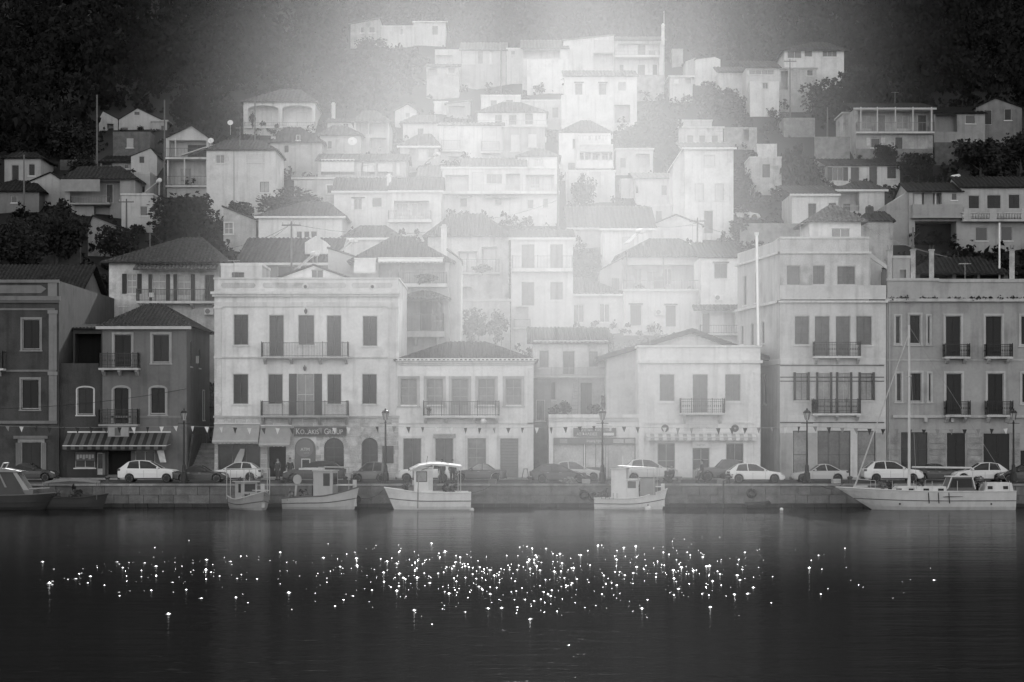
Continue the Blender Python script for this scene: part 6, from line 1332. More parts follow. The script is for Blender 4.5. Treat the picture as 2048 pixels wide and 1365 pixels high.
# ------------------------------------------------------------------ lamp posts and bunting
def lamp(label, px, yt=817, Y=151.2):
    z0 = QZ; h = PZ(yt, Y)-z0
    r = thing('street_lamp', label, 'street lamp', (PX(px, Y), Y, z0), 0, 'lamp posts along the quay'); m = metal(.03)
    MB().lathe([(.34, -.01), (.34, .10), (.26, .16), (.24, .75), (.17, .85), (.14, 1.3), (.10, 1.4)], 10).build('base', m, r)
    MB().lathe([(.085, 1.38), (.06, h-1.15), (.09, h-1.12), (.09, h-1.05), (.05, h-1.0), (.05, h-.86)], 8).build('shaft', m, r)
    MB().lathe([(.11, h-.90), (.13, h-.84), (.24, h-.36), (.235, h-.35)], 6).build('lantern_glass', mat('lamp_glass', .45, .15, .1), r)
    b = MB(); [b.tube([(.135*math.cos(PI*k/3), .135*math.sin(PI*k/3), h-.85), (.25*math.cos(PI*k/3), .25*math.sin(PI*k/3), h-.36)], .018, 4) for k in range(6)]
    b.lathe([(.30, h-.36), (.29, h-.32), (.20, h-.18), (.10, h-.14), (.06, h-.06), (.08, h-.03), (.02, h)], 8); b.build('lantern_frame', m, r)
    MB().tube([(-.45, 0, h-1.12), (.45, 0, h-1.12)], .022, 5).build('ladder_bar', m, r)
    return r
for px, lab in ((368, 'black lantern post beside the white crossover beside the first lamp'), (771, 'lantern post beside the short city car'), (1205, 'lantern post in front of the shipping office shop'), (1614, 'lantern post in front of the silver coupe'), (2027, 'lantern post at the right end behind the yacht stern')): lamp(lab, px)
def bunting(label, xa, xb, ya, yb_, sag, flags, Ya=151.2):
    a = Vector((PX(xa, Ya), Ya, PZ(ya, Ya))); c = Vector((PX(xb, Ya), Ya, PZ(yb_, Ya)))
    r = thing('bunting', label, 'bunting', tuple(a)); d = c-a; P = []
    pt = lambda t: d*t-Vector((0, 0, sag*4*t*(1-t)))
    MB().tube([tuple(pt(k/12)) for k in range(13)], .010, 4).build('cord', paint(.3), r)
    n = len(flags)
    for k, f in enumerate(flags):
        t = (k+.6)/(n+.2); p = pt(t); w = .17; tw = R.uniform(-.9, .9); hh = R.uniform(.40, .52); sw = R.uniform(-.12, .12)
        def g():
            b = MB(); b.poly((-w, 0, 0), (w, 0, 0), (.02, .02, -hh)); b.poly((-w, .006, 0), (.02, .026, -hh), (w, .006, 0)); return b.mesh('pennant', fabric((.035, .26, .74)[f]))
        o = link('pennant', g(), r, tuple(p)); o.rotation_euler = (sw, R.uniform(-.15, .15), tw)
rf = random.Random(8); fl = lambda n: [rf.choice((0, 0, 1, 2)) for _ in range(n)]
bunting('string of pennants from the left edge to the first lamp post', -30, 368, 851, 852, .15, fl(14)); bunting('string of pennants between the first lamp post and the mansion lamp post', 368, 771, 852, 853, .16, fl(14)); bunting('string of pennants in front of the five-window house', 771, 1205, 853, 852, .15, fl(15)); bunting('string of pennants in front of the white house and the shop', 1205, 1614, 852, 853, .16, fl(15)); bunting('string of pennants in front of the yacht mast', 1614, 2027, 853, 857, .16, fl(15))

# ------------------------------------------------------------------ boats
def hull(r, L, B, hb, hm, hs_, v, rake=.5, stern=.55, v2=None, wl=.12, rub=.08, full=.62, name='hull'):
    """bow at +x; sheer heights bow / middle / stern above the water"""
    n = 18; b = MB(); secs = []; inn = []
    for k in range(n+1):
        t = k/n; x0 = -L/2+L*t
        sh = hm+(hs_-hm)*max(0, 1-2*t)**1.6+(hb-hm)*max(0, 2*t-1)**1.8
        hw = B/2*((stern+(1-stern)*min(1, t/.4)**.8) if t < .4 else (1-max(0, (t-full)/(1-full))**2.1))
        hw = max(hw, .03); S = []
        for q, (fy, fz) in enumerate(((.0, -.45), (.45, -.42), (.74, -.05), (.86, .18), (.93, .5), (1.0, 1.0))):
            z = fz*sh if fz > 0 else fz*.8
            xx = x0+rake*max(0, 2*t-1)**2*(z/hb-.3)
            S.append((xx, hw*fy*(1 if q else 1), z))
        secs.append(S)
    for A, Bq in zip(secs, secs[1:]):
        for q in range(5):
            for sy in (1, -1):
                b.cur = 1 if q < 2 else 0
                P = [A[q], A[q+1], Bq[q+1], Bq[q]]; b.poly(*[(x, sy*y, z) for x, y, z in P])
    b.cur = 0; S = secs[0]; b.poly(*([(x, y, z) for x, y, z in S]+[(x, -y, z) for x, y, z in S[::-1]]))
    b.build(name, [paint(v), paint(.06)], r)
    dk = MB()
    for A, Bq in zip(secs, secs[1:]):
        za, zb_ = A[5][2]-.22, Bq[5][2]-.22; dk.poly((A[5][0], -A[5][1]*.96, za), (A[5][0], A[5][1]*.96, za), (Bq[5][0], Bq[5][1]*.96, zb_), (Bq[5][0], -Bq[5][1]*.96, zb_))
    dk.build('deck', wood(.25), r)
    for sy in (1, -1):
        MB().tube([(S[5][0], sy*(S[5][1]+.01), S[5][2]) for S in secs], .045, 5).build('gunwale', paint(v2 if v2 is not None else v), r)
        if rub: MB().tube([(S[4][0], sy*(S[4][1]+.012), S[4][2]) for S in secs], .028, 4).build('rubbing_strake', paint(rub), r)
    return secs
def boat(name, label, cat, px, Y, rz): return thing(name, label, cat, (PX(px, Y), Y, 0), rz)
def wheelhouse(r, x0, x1, w, z0, z1, v, ov=.25, wins=True, rv=None):
    b = MB(); b.box(x0, x1, -w/2, w/2, z0, z1); o = b.build('cabin', paint(v), r)
    MB().box(x0-ov, x1+ov, -w/2-.12, w/2+.12, z1+.002, z1+.08).build('cabin_roof', paint(rv if rv is not None else v), r)
    if wins:
        for sy in (-1, 1):
            y = sy*w/2; MB().box(x0+(x1-x0)*.52, x0+(x1-x0)*.86, min(y, y+sy*.012), max(y, y+sy*.012), z0+(z1-z0)*.45, z1-.12).build('window', glass(.03), o)
        MB().box(x1-.0, x1+.012, -w*.38, w*.38, z0+(z1-z0)*.5, z1-.12).build('window', glass(.03), o); MB().box(x0-.012, x0, -w*.2, w*.2, z0+.1, z1-.12).build('door', paint(.05), o)
    return o
def clutter(r, spots, seed=1):
    rg = random.Random(seed)
    for x, y, z, s in spots:
        V = leaf_cloud(90, rg.randint(0, 999), size=.3, clumps=9)*s+np.array([x, y, z+s*.5]); o = link('fishing_net', quads_mesh('net', V, fabric(rg.choice((.05, .10, .2)))), r); o['kind'] = 'stuff'

# small fishing boat pointing out from the quay, frame of poles over it
r = boat('fishing_boat', 'small wooden fishing boat with a frame of thin poles, moored left of the cabin boat', 'boat', 500, 146.2, -1.02)
hull(r, 4.6, 2.2, 1.35, .75, .95, .32, .35, .7, .5)
MB().box(2.05, 2.30, -.10, .10, .2, 1.9).build('stem_post', paint(.5), r); MB().box(1.5, 2.2, -.5, .5, 1.40, 1.45).build('bow_rail', paint(.5), r)
wheelhouse(r, -1.3, -.1, 1.2, .6, 1.95, .4)
for x, y in ((-2.1, -.9), (-2.1, .9), (-1.2, -1.0), (-1.2, 1.0), (1.2, -1.0), (1.2, 1.0), (.9, .95)): MB().tube([(x, y, .7), (x, y, 2.9)], .03, 5).build('pole', paint(.45), r)
b = MB(); b.tube([(-2.1, -.9, 2.9), (1.2, -1.0, 2.95)], .03, 5).tube([(-2.1, .9, 2.9), (1.2, 1.0, 2.95)], .03, 5).tube([(1.2, -1, 2.95), (1.2, 1, 2.95)], .03, 5).tube([(-2.1, -.9, 2.9), (-2.1, .9, 2.9)], .03, 5).build('canopy_frame', paint(.45), r)
clutter(r, [(-1.8, .2, .7, .5), (.5, .5, .6, .45), (.6, -.5, .6, .4), (-.6, .7, 1.9, .5), (-1.0, -.3, 2.0, .35)], 2)
# fishing boat with pale square cabin
r = boat('fishing_boat', 'wooden fishing boat with pale square wheelhouse and dark window, moored by the city car', 'boat', 640, 146.8, -.22)
hull(r, 5.4, 2.2, 1.45, .85, .70, .5, .35, .6, .12); MB().box(2.50, 2.75, -.09, .09, .2, 1.9).build('stem_post', paint(.6), r); MB().box(1.4, 2.6, -.6, .6, 1.55, 1.60).build('bow_rail', paint(.6), r)
wheelhouse(r, -.3, 1.15, 1.3, .75, 2.45, .42, .05); MB().box(-1.35, .1, -.8, .8, 2.54, 2.66).build('canopy', paint(.62), r)
MB().tube([(.1, -.7, 2.72), (2.4, -.7, 2.72)], .025, 5).tube([(2.4, -.7, 2.72), (2.4, -.7, 1.3)], .025, 5).tube([(.1, .7, 2.72), (2.4, .7, 2.72)], .025, 5).build('canopy_frame', paint(.4), r)
o = MB().tube([(-1.9, 0, .6), (-1.8, 0, 1.5), (-1.6, 0, 2.0)], [.10, .09, .05], 6).build('winch_post', paint(.5), r); MB().lathe([(.3, -.04), (.34, 0), (.3, .04)], 12).build('net_reel', paint(.4), o, (-1.65, -.2, 1.9)).rotation_euler = (PI/2, 0, 0)
MB().box(-.75, -.45, -.5, .5, .7, 1.5).build('engine_box', paint(.12), r); clutter(r, [(-1.9, -.5, .55, .5), (-1.3, .4, .6, .6), (-.9, -.5, .6, .5), (-2.3, .2, .5, .5)], 3)
r.scale = (1, 1, 1.12)
# white motor boat
r = boat('motor_boat', 'white fishing motor boat with cabin and pale canopy, bow to the left', 'boat', 861, 146.6, PI+.12)
secs = hull(r, 5.7, 2.3, 1.35, 1.05, 1.05, .78, .7, .85, .78, rub=.12)
wheelhouse(r, -.1, 1.25, 1.6, .95, 2.55, .76, .05, False)
for sy in (-1, 1):
    MB().box(.35, 1.05, sy*.8-.012, sy*.8+.012, 1.75, 2.32).build('window', glass(.3), r); bq = bars(.78, .65, .05, -.02, .02); bq.build('window_frame', rubber(), r, (.70, sy*.805, 1.71))
    MB().box(-.08, .22, sy*.81-.01, sy*.81+.01, 1.2, 2.4).build('door', paint(.6), r)
MB().box(1.252, 1.265, -.6, .6, 1.8, 2.35).build('window', glass(.1), r)
b = MB(); P = [(1.55, 2.45), (.9, 2.72), (0, 2.84), (-1.1, 2.78), (-2.2, 2.66)]
for (xa, za), (xb, zb_) in zip(P, P[1:]):
    for ya, yb2, da, db in ((-1.0, 0, 0, .10), (0, 1.0, .10, 0)): b.poly((xa, ya, za+da), (xb, ya, zb_+da), (xb, yb2, zb_+db), (xa, yb2, za+db)); 
for sy in (-1, 1): [b.poly((xa, sy, za), (xb, sy, zb_), (xb, sy*1.02, zb_-.12), (xa, sy*1.02, za-.12)) for (xa, za), (xb, zb_) in zip(P, P[1:])]
b.build('canopy', fabric(.5), r); MB().tube([(-2.1, -.95, 1.0), (-2.1, -.95, 2.66)], .025, 5).tube([(-2.1, .95, 1.0), (-2.1, .95, 2.66)], .025, 5).build('canopy_post', paint(.5), r)
MB().tube([(.3, 0, 2.85), (.2, 0, 3.3)], .02, 5).build('aerial', metal(.1), r); MB().tube([(1.0, .95, 0.1), (1.0, 1.22, 1.3), (.95, 1.18, 2.0), (.7, 1.0, 2.45), (.2, .9, 2.6)], .035, 6).build('boat_davit', metal(.3), r)
clutter(r, [(1.7, .3, 1.0, .5), (1.9, -.3, 1.0, .4), (-1.6, .3, 1.0, .45), (-1.2, -.4, 1.0, .4)], 4); MB().box(1.3, 1.65, .1, .6, .95, 1.5).build('bucket', paint(.2), r)
MB().box(-2.86, -2.7, -.25, .25, .2, 1.0).build('outboard_bracket', paint(.4), r)
r.scale = (1.0, 1.08, 1.17)
# white caique with wheelhouse
r = boat('fishing_boat', 'white wooden fishing boat with tall wheelhouse in the bright mist, moored beside the lamp post', 'boat', 1259, 146.8, -.20)
hull(r, 5.0, 2.1, 1.4, .75, .75, .72, .35, .6, .74); MB().box(2.30, 2.55, -.10, .10, .2, 1.75).build('stem_post', paint(.74), r); MB().box(1.3, 2.4, -.6, .6, 1.52, 1.57).build('bow_rail', paint(.7), r)
wheelhouse(r, -1.25, -.15, 1.25, .75, 2.75, .72, .05, False); o = wheelhouse(r, -.148, .75, 1.2, .75, 2.0, .68, .02, False); MB().box(-.05, .55, -.612, -.60, 1.45, 1.92).build('window', glass(.1), o); MB().box(.752, .765, -.4, .4, 1.4, 1.9).build('window', glass(.1), o)
b = MB(); [b.poly((xa, -.95, za), (xb, -.95, zb_), (xb, .95, zb_), (xa, .95, za)) for (xa, za), (xb, zb_) in (((-1.8, 2.86), (-.8, 2.98)), ((-.8, 2.98), (.2, 2.92)), ((.2, 2.92), (1.9, 2.85)))]; b.build('canopy', fabric(.7), r)
MB().tube([(1.9, -.9, 1.0), (1.9, -.9, 2.85)], .025, 5).tube([(1.9, .9, 1.0), (1.9, .9, 2.85)], .025, 5).build('canopy_post', paint(.5), r); MB().tube([(-.5, 0, 2.98), (-.5, 0, 3.6)], .03, 5).build('exhaust_pipe', paint(.5), r); MB().box(.9, 2.0, -.85, -.83, 1.0, 2.1).build('side_curtain', fabric(.3), r)
clutter(r, [(1.2, .1, .8, .5), (1.0, -.4, 1.2, .4), (-1.9, 0, .8, .5), (-2.2, -.3, .6, .45)], 5)
for k in range(5): MB().box(-1.9+.28*k, -1.87+.28*k, -1.02, -.98, .7, 1.1).build('rail_post', paint(.1), r)
r.scale = (1, 1, 1.06)
# yacht
r = boat('sailing_yacht', 'long white sailing yacht with portholes and bare mast, bow to the left', 'yacht', 1874, 146.0, PI-.02)
hull(r, 10.9, 3.1, 1.62, 1.35, 1.35, .62, 2.6, .72, .62, rub=.10)
def trunk(x0, x1, w, z0, z1, rk0, rk1, v, nm):
    b = MB(); B0 = [(x0, -w/2, z0), (x1, -w/2, z0), (x1, w/2, z0), (x0, w/2, z0)]; T0 = [(x0+rk0, -w/2*.88, z1), (x1-rk1, -w/2*.88, z1), (x1-rk1, w/2*.88, z1), (x0+rk0, w/2*.88, z1)]
    b.poly(*T0); [b.poly(B0[k], B0[(k+1) % 4], T0[(k+1) % 4], T0[k]) for k in range(4)]; return b.build(nm, paint(v), r)
o = trunk(-.6, 3.4, 2.0, 1.1, 1.68, .1, .5, .62, 'cabin_trunk')
for x in (-.1, .95, 2.0, 2.9): MB().box(x-.20, x+.20, .955, .985, 1.36, 1.54).build('porthole', glass(.02), o); 
for x in (-.1, .95, 2.0, 2.9): MB().box(x-.20, x+.20, -.985, -.955, 1.36, 1.54).build('porthole', glass(.02), o)
o = trunk(-2.6, -.4, 2.0, 1.1, 2.35, .25, .45, .10, 'wheelhouse'); MB().box(-2.5, -.7, -.95, .95, 2.352, 2.42).build('wheelhouse_roof', paint(.6), r)
for sy in (-1, 1):
    b = MB(); b.prism([(-2.35, 1.62), (-.75, 1.62), (-.95, 2.25), (-2.25, 2.25)], sy*.975-.01, sy*.975+.01); b.build('window', glass(.02), o)
    MB().tube([(-.55, sy*.99, 1.5), (-.88, sy*.9, 2.35)], .05, 5).tube([(-2.55, sy*.99, 1.5), (-2.35, sy*.9, 2.35)], .05, 5).build('pillar', paint(.6), o)
o = trunk(-5.3, -3.1, 2.1, 1.2, 1.95, .15, .35, .62, 'aft_cabin')
for x in (-4.7, -3.6): MB().box(x-.17, x+.17, .99, 1.03, 1.5, 1.72).build('porthole', glass(.02), o); MB().box(x-.17, x+.17, -1.03, -.99, 1.5, 1.72).build('porthole', glass(.02), o)
MB().tube([(2.0, 0, 1.3), (2.0, 0, 13.3)], [.11, .07], 8).build('mast', paint(.6), r); MB().tube([(1.8, 0, 3.05), (-2.5, 0, 3.0)], .07, 7).build('boom', paint(.58), r); MB().tube([(2.0, -1.0, 9.6), (2.0, 1.0, 9.6)], .03, 5).build('spreader', paint(.5), r)
MB().tube([(2.05, 0, 12.6), (5.9, 0, 1.7)], [.03, .06], 6).build('furled_jib', fabric(.5), r)
for y in (-1.3, 1.3): MB().tube([(2.0, 0, 12.9), (1.7, y, 1.5)], .012, 4).build('shroud', metal(.3), r)
MB().tube([(2.0, 0, 13.2), (-5.3, 0, 1.6)], .012, 4).build('backstay', metal(.3), r)
b = MB(); 
for x in (-4.9, -3.2, -1.2, .6, 1.9, 3.4, 4.6): b.tube([(x, -1.35+.10*max(0, x-1.5), 1.4), (x, -1.35+.10*max(0, x-1.5), 2.1)], .018, 4); b.tube([(x, 1.35-.10*max(0, x-1.5), 1.4), (x, 1.35-.10*max(0, x-1.5), 2.1)], .018, 4)
b.tube([(4.6, -1.0, 2.1), (5.9, -.2, 2.2), (6.1, 0, 2.2), (5.9, .2, 2.2), (4.6, 1.0, 2.1)], .02, 5).build('guard_rail', metal(.5), r)
MB().box(5.0, 6.0, -.14, .14, 1.62, 1.72).build('bowsprit', paint(.5), r); clutter(r, [(3.9, -.4, 1.5, .45), (3.5, .3, 1.6, .4), (1.2, .2, 1.7, .35), (-2.9, -.2, 1.5, .6), (-2.9, .3, 1.9, .5)], 6)
for x in (.9, .2, -.55): MB().tube([(x, 1.50, 1.35), (x-.04, 1.62, .5)], .035, 6).build('fender', rubber(), r); 
for x in (1.9, -1.9): o = MB().lathe([(.07, 0), (.07, .02), (.001, .02)], 10).build('skin_fitting', rubber(), r, (-3.6 if x < 0 else 2.9, 1.36, .45)); o.rotation_euler = (-PI/2, 0, 0)
for s_ in (1,): MB().prism([(-1.6, .97), (-.2, .93), (-.1, .97), (-.4, 1.01), (-1.5, 1.0)], 1.55, 1.57).build('stripe_emblem', paint(.08), r)
# left motor boat and covered boat
r = boat('motor_boat', 'motor boat with raked windscreen at the left edge of the water', 'boat', 26, 146.2, .04)
hull(r, 5.0, 2.2, 1.2, 1.05, 1.0, .045, .8, .85, .14, rub=.05); o = trunk(-2.0, 1.1, 1.9, 1.0, 2.75, .1, 1.0, .05, 'cabin')
MB().prism([(-2.2, 2.72), (-1.9, 2.98), (-.4, 2.98), (.75, 2.76), (.6, 2.70)], -.98, .98).build('cabin_roof', paint(.26), r)
for sy in (-1, 1): MB().prism([(.15, 2.7), (.45, 2.68), (1.35, 1.35), (.95, 1.35)], sy*.86-.03, sy*.86+.03).build('windscreen_pillar', paint(.36), r); MB().prism([(-.9, 2.7), (-.8, 2.7), (-.25, 1.6), (-.4, 1.6)], sy*.88-.03, sy*.88+.03).build('pillar', paint(.25), r)
MB().box(-.3, 1.6, -.9, .9, 1.1, 1.42).build('foredeck', paint(.16), r); MB().tube([(1.3, -.8, 1.5), (2.6, -.2, 1.55), (2.6, .2, 1.55), (1.3, .8, 1.5)], .03, 5).build('bow_rail', paint(.4), r); MB().tube([(-.7, -.9, 2.95), (-.5, -.9, 3.35), (-.5, .9, 3.35), (-.7, .9, 2.95)], .05, 6).build('radar_arch', paint(.45), r)
r = boat('covered_boat', 'dark boat under a flat pale canopy left of the white crossover beside the first lamp', 'boat', 145, 147.2, .02)
hull(r, 4.6, 1.9, 1.1, .8, .8, .04, .4, .8, .05, rub=0)
b = MB(); P = [(-2.1, 1.95), (-1.4, 2.1), (0, 2.2), (1.1, 2.14), (2.1, 2.04)]
for (xa, za), (xb, zb_) in zip(P, P[1:]): b.poly((xa, -.85, za-.16), (xb, -.85, zb_-.16), (xb, -.3, zb_), (xa, -.3, za)).poly((xa, -.3, za), (xb, -.3, zb_), (xb, .85, zb_-.1), (xa, .85, za-.1))
b.build('canopy', fabric(.16), r); [MB().tube([(x, y, .7), (x, y, 1.98)], .025, 5).build('canopy_post', metal(.15), r) for x in (-1.9, 1.9) for y in (-.8, .8)]; clutter(r, [(.2, 0, .8, .6), (-1.2, 0, .8, .5)], 7)

# ------------------------------------------------------------------ quay furniture
def buoy(label, px, py, rr=.32, v=.6):
    Y = F*HC/(py-HOR); o = thing('buoy', label, 'buoy', (PX(px, Y), Y, 0)); MB().ball((0, 0, .06), rr, 12, 8).build('float', paint(v), o, smooth=True); MB().lathe([(.05, .3), (.05, rr+.12), (.001, rr+.14)], 8).build('eye', rubber(), o)
buoy('pale round buoy under the bow of the pole frame boat', 502, 1018, .30, .6); buoy('small white buoy in front of the bare quay wall', 1563, 1021, .13, .75); buoy('small float beside the white motor boat stern', 944, 1022, .16, .55); buoy('pale round buoy under the bow of the white wooden boat', 1296, 1020, .26, .7)
def tyre(label, px, py, Y=150.0, rr=.27):
    o = thing('tyre_fender', label, 'tyre', (PX(px, Y-.12), Y-.12, PZ(py, Y))); b = MB(); n = 16
    for k in range(n):
        a0, a1 = 2*PI*k/n, 2*PI*(k+1)/n
        for j in range(6):
            c0, c1 = 2*PI*j/6, 2*PI*(j+1)/6; q = lambda a, c: ((rr+.1*math.cos(c))*math.cos(a), .1*math.sin(c), (rr+.1*math.cos(c))*math.sin(a)); b.poly(q(a0, c0), q(a1, c0), q(a1, c1), q(a0, c1))
    b.build('tread', rubber(), o); MB().tube([(0, .02, rr+.1), (0, .06, QZ-PZ(py, Y)+.0)], .02, 4).build('rope', fabric(.2), o)
tyre('tyre fender hung on the quay below the white hatchback', 1503, 987); tyre('tyre fender on the quay behind the cabin fishing boat', 712, 1000); tyre('tyre fender left of the white wooden boat', 1168, 990); tyre('second tyre fender close left of the white wooden boat', 1186, 994, 149.8, .25)
o = thing('rubber_dinghy', 'dark rubber dinghy tied below the tyre on the quay', 'dinghy', (PX(1512, 149.0), 149.0, 0)); b = MB(); b.tube([(-.75, -.45, .22), (.5, -.45, .24), (.9, 0, .34), (.5, .45, .24), (-.75, .45, .22)], .2, 8).build('tube', rubber(), o); MB().box(-.7, .5, -.35, .35, .08, .14).build('floor', paint(.1), o); MB().box(-.2, .05, -.4, .4, .3, .34).build('seat', wood(.2), o)
def bollard(label, px):
    o = thing('bollard', label, 'bollard', (PX(px, 150.7), 150.7, QZ)); MB().lathe([(.20, 0), (.16, .08), (.13, .32), (.21, .42), (.21, .5), (.08, .56)], 10).build('post', metal(.06), o)
for px, lab in ((690, 'iron bollard behind the cabin fishing boat'), (1060, 'iron bollard in front of the dark grey hatchback'), (1456, 'iron bollard at the rear of the white compact hatchback'), (1700, 'iron bollard near the yacht bow'), (215, 'iron bollard near the white crossover beside the first lamp')): bollard(lab, px)
cable('mooring rope from the white motor boat to the quay', [((940, 985, 147), (985, 970, 150.6), .15)], .02, 'mooring_rope'); cable('mooring rope hanging from the cabin fishing boat', [((698, 985, 146), (775, 972, 150.6), .7)], .02, 'mooring_rope'); cable('mooring line from the yacht bow to the quay', [((1690, 964, 146), (1640, 970, 150.6), .4)], .02, 'mooring_rope'); cable('mooring rope from the white wooden boat stern', [((1200, 990, 147), (1150, 970, 150.6), .3)], .02, 'mooring_rope')
t = thing('mooring_pole', 'thin dark pole standing in the water before the quay by the white hatchback', 'pole', (PX(1447, 149.2), 149.2, 0)); MB().tube([(0, 0, -2.5), (0, 0, 2.0)], .06, 6).build('shaft', wood(.06), t); MB().tube([(0, 0, 1.9), (.35, .2, 2.2)], .03, 5).build('hook', metal(.1), t)
t = thing('flower_box', 'plants in a planter at the quay edge beside the white hatchback', 'planter', (PX(1450, 151.3), 151.3, QZ+.0)); MB().box(-.6, .6, -.2, .2, 0, .35).build('box', stonem(.3), t); link('foliage', bushes[1], t, (0, 0, .5)).scale = (.6, .25, .3)

# ------------------------------------------------------------------ people
def person(label, px, Y, z, pose, rz, v=.04, h=1.72, vt=None):
    r = thing('person', label, 'person', (PX(px, Y), Y, z), rz); s = h/1.72
    hip = .92; ft = [(.11, .05), (-.11, -.05)]; kn = [(.11, -.02, .49), (-.11, -.02, .49)]; lean = 0; an = [(.11, .02, .06), (-.11, .02, .06)]
    if pose == 'walk': kn = [(.10, -.20, .50), (-.10, .10, .49)]; an = [(.10, -.30, .08), (-.10, .38, .10)]
    if pose == 'sit': hip = .48; kn = [(.12, -.42, .50), (-.12, -.40, .50)]; an = [(.12, -.45, .06), (-.12, -.38, .06)]; lean = -.08
    tz = hip; V = [(0, 0, tz), (0, lean*.4, tz+.22), (0, lean, tz+.46), (0, lean-.01, tz+.56), (0, lean-.03, tz+.64)]; Rr = [.15, .14, .16, .065, .06]; E = [(0, 1), (1, 2), (2, 3), (3, 4)]
    def add(par, pts, rs):
        for p, q in zip(pts, rs): V.append(p); Rr.append(q); E.append((par, len(V)-1)); par = len(V)-1
        return par
    toes = [(a[0], a[1]-.16, .04) for a in an]
    for k, sx in ((0, 1), (1, -1)):
        add(0, [(sx*.10, 0, tz-.06), kn[k], an[k], toes[k]], [.10, .065, .05, .04])
        el = (sx*.27, .02, tz+.18) if pose != 'sit' else (sx*.24, -.12, tz+.16); ha = (sx*.25, -.10, tz-.06) if pose != 'sit' else (sx*.12, -.34, tz+.08)
        w_ = add(2, [(sx*.18, lean, tz+.44), el, ha], [.07, .048, .036])
        for q in range(4): add(w_, [(ha[0]+(q-1.5)*.02, ha[1]-.015, ha[2]-.07), (ha[0]+(q-1.5)*.022, ha[1]-.03, ha[2]-.12+.008*abs(q-1.5))], [.012, .009])
        add(w_, [(ha[0]-sx*.02, ha[1]-.05, ha[2]-.04), (ha[0]-sx*.025, ha[1]-.075, ha[2]-.075)], [.013, .010])
    def skin(nm, ve, ed, ra, m):
        me = bpy.data.meshes.new(nm); me.from_pydata([(x*s, y*s, q*s) for x, y, q in ve], ed, []); o = link(nm, me, r)
        me.materials.append(m); o.modifiers.new('skin', 'SKIN')
        for k, q in enumerate(ra): me.skin_vertices[0].data[k].radius = (q*s, q*s)
        me.skin_vertices[0].data[0].use_root = True
        ss = o.modifiers.new('sub', 'SUBSURF'); ss.levels = ss.render_levels = 1; return o
    zh = tz+.72; hx = lean-.05
    for p, q in (((0, hx, zh), .088), ((0, hx-.01, zh+.07), .08)): V.append(p); Rr.append(q); E.append((4 if q > .085 else len(V)-2, len(V)-1))
    hd = len(V)-2
    for sx in (-1, 1): V.append((sx*.088, hx+.01, zh+.0)); Rr.append(.018); E.append((hd, len(V)-1))
    V.append((0, hx-.105, zh-.01)); Rr.append(.016); E.append((hd, len(V)-1))
    skin('body', V, E, Rr, mat('skin', .28, .6, .05))
    CV, CE, CR = [], [], []          # clothes follow the same joints, a little fuller, leaving head and hands bare
    def cl(p, q, par=None):
        CV.append(p); CR.append(q)
        if par is not None: CE.append((par, len(CV)-1))
        return len(CV)-1
    a = cl(V[0], .175); b1 = cl(V[1], .165, a); c1 = cl(V[2], .18, b1); cl((0, lean, tz+.53), .085, c1)
    for k, sx in ((0, 1), (1, -1)):
        p = cl((sx*.10, 0, tz-.06), .12, a); p = cl(kn[k], .085, p); cl((an[k][0], an[k][1], an[k][2]+.03), .068, p)
        el = (sx*.27, .02, tz+.18) if pose != 'sit' else (sx*.24, -.12, tz+.16); ha = (sx*.25, -.09, tz-.02) if pose != 'sit' else (sx*.14, -.31, tz+.09)
        p = cl((sx*.18, lean, tz+.44), .085, c1); p = cl(el, .062, p); cl(ha, .05, p)
    skin('clothes', CV, CE, CR, fabric(v))
    b = MB(); b.ball((0, (hx+.028)*s, (zh+.062)*s), .090*s, 10, 8); b.build('hair', fabric(.03), r, smooth=True)
    for sx in (-1, 1): MB().ball((sx*.032*s, (hx-.088)*s, (zh+.012)*s), .011*s, 6, 4).build('eye', rubber(), r)
    MB().box(-.022*s, .022*s, (hx-.092)*s, (hx-.084)*s, (zh-.05)*s, (zh-.043)*s).build('mouth', paint(.1), r)
    for k in range(2): MB().box((an[k][0]-.05)*s, (an[k][0]+.05)*s, (an[k][1]-.20)*s, (an[k][1]+.07)*s, max(0, (an[k][2]-.06))*s, (an[k][2]+.04)*s).build('shoe', fabric(.03), r)
    return r
person('person in dark clothes walking past the grey pickup', 1404, 152.2, QZ, 'walk', -PI/2)
person('person in dark jacket standing by the doorway left of the cash machine', 580, 160.4, QZ, 'stand', .3)
person('second dark clothed person in the shade of the narrow awning', 556, 160.0, QZ, 'stand', -.5, .06)
person('person in a dark hood sitting on a bench before the white house', 1344, 153.6, QZ+.02, 'sit', -.5)
person('crouched dark figure sitting beside the hooded person', 1334, 153.4, QZ+.02, 'sit', .4, .05, 1.55)
person('person in dark clothes standing behind the canopy of the white motor boat', 905, 151.6, QZ, 'stand', .2, .05)
person('person with dark hair standing on the quay by the white motor boat cabin', 884, 151.9, QZ, 'stand', -.4, .09)
t = thing('bench', 'low stone bench with two seated people before the white house', 'bench', (PX(1340, 153.75), 153.75, QZ)); MB().box(-.9, .9, -.22, .26, .34, .44).build('seat', stonem(.3), t); [MB().box(x-.12, x+.12, -.18, .2, 0, .34).build('leg', stonem(.25), t) for x in (-.7, .7)]
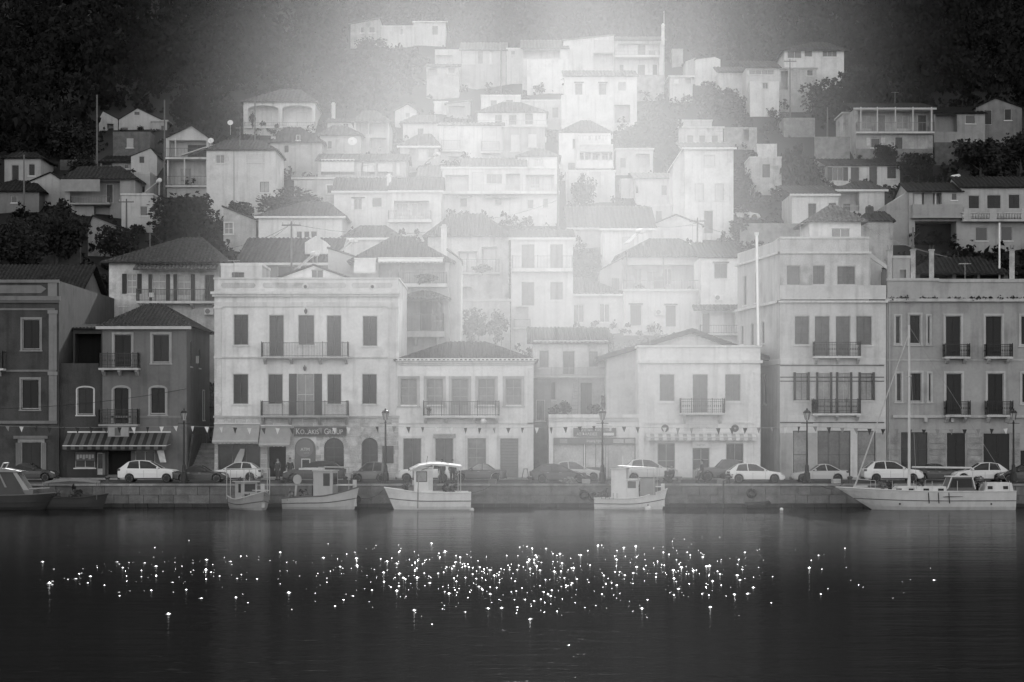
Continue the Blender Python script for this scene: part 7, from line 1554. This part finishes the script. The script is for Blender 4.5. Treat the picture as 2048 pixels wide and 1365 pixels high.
# thin aerials on the roofs, rigging and small quay clutter
def aerial(label, px, yt, yb, Y):
    h = (yb-yt)*Y/F; r = thing('tv_aerial', label, 'aerial', (PX(px, Y), Y, PZ(yb, Y)))
    MB().tube([(0, 0, -.8), (0, 0, h)], .022, 5).build('mast', metal(.3), r); b = MB(); b.tube([(-.5, 0, h-.08), (.5, 0, h-.08)], .016, 4); [b.tube([(-.45+.15*k, -.3, h-.08), (-.45+.15*k, .3, h-.08)], .010, 4) for k in range(7)]; b.build('antenna', metal(.3), r)
for lab, px, yt, yb, Y in (('tv aerial on the mansion parapet at the left', 468, 520, 560, 170), ('tv aerial on the corner house roof', 250, 612, 650, 166), ('tv aerial over the chimney house', 735, 330, 362, 240), ('tv aerial on the balcony storey house', 1000, 300, 340, 247), ('tv aerial on the tower house', 1440, 262, 292, 242), ('tv aerial on the columned porch house', 1385, 450, 486, 219), ('tv aerial on the penthouse', 1600, 446, 478, 170), ('tv aerial over the long awning house', 300, 450, 490, 190), ('tv aerial on the grey building parapet', 1930, 526, 562, 168), ('tv aerial on the white house parapet', 1300, 664, 694, 166), ('tv aerial on the plain tall cream house', 480, 255, 284, 246), ('tv aerial on the posted balcony house', 1790, 184, 212, 277)): aerial(lab, px, yt, yb, Y)
def crate(label, px, Y, z=QZ, v=.3):
    r = thing('crate', label, 'crate', (PX(px, Y), Y, z), R.uniform(-.4, .4)); b = MB()
    for k in range(3):
        zz = .02+.11*k; b.box(-.3, .3, -.2, -.18, zz, zz+.09).box(-.3, .3, .18, .2, zz, zz+.09).box(-.3, -.28, -.18, .18, zz, zz+.09).box(.28, .3, -.18, .18, zz, zz+.09)
    b.build('side_slats', paint(v), r, kind='stuff'); MB().box(-.28, .28, -.18, .18, 0, .02).build('base', paint(v), r)
for lab, px, Y, z, v in (('pale fish crate on the quay behind the cabin fishing boat', 655, 151.0, QZ, .5), ('dark fish crate right of the white motor boat', 985, 151.0, QZ, .15), ('grey fish crate left of the white wooden boat', 1172, 151.0, QZ, .35), ('pale fish crate left of the yacht bow', 1672, 151.1, QZ, .5)): crate(lab, px, Y, z, v)
def net_heap(label, px, w, v):
    o = link('fishing_net', quads_mesh('net', leaf_cloud(260, int(px), size=.2, clumps=12)*np.array([w, .45, .28], dtype=np.float32)+np.array([PX(px, 151.2), 151.2, QZ+.2], dtype=np.float32), fabric(v))); o['label'] = label; o['category'] = 'fishing net'
net_heap('heap of dark fishing net on the quay left of the cabin fishing boat', 572, .8, .06); net_heap('heap of pale fishing net on the quay left of the lamp before the shop', 1140, .7, .3); net_heap('heap of grey fishing net on the quay near the white compact hatchback', 1462, .5, .2)
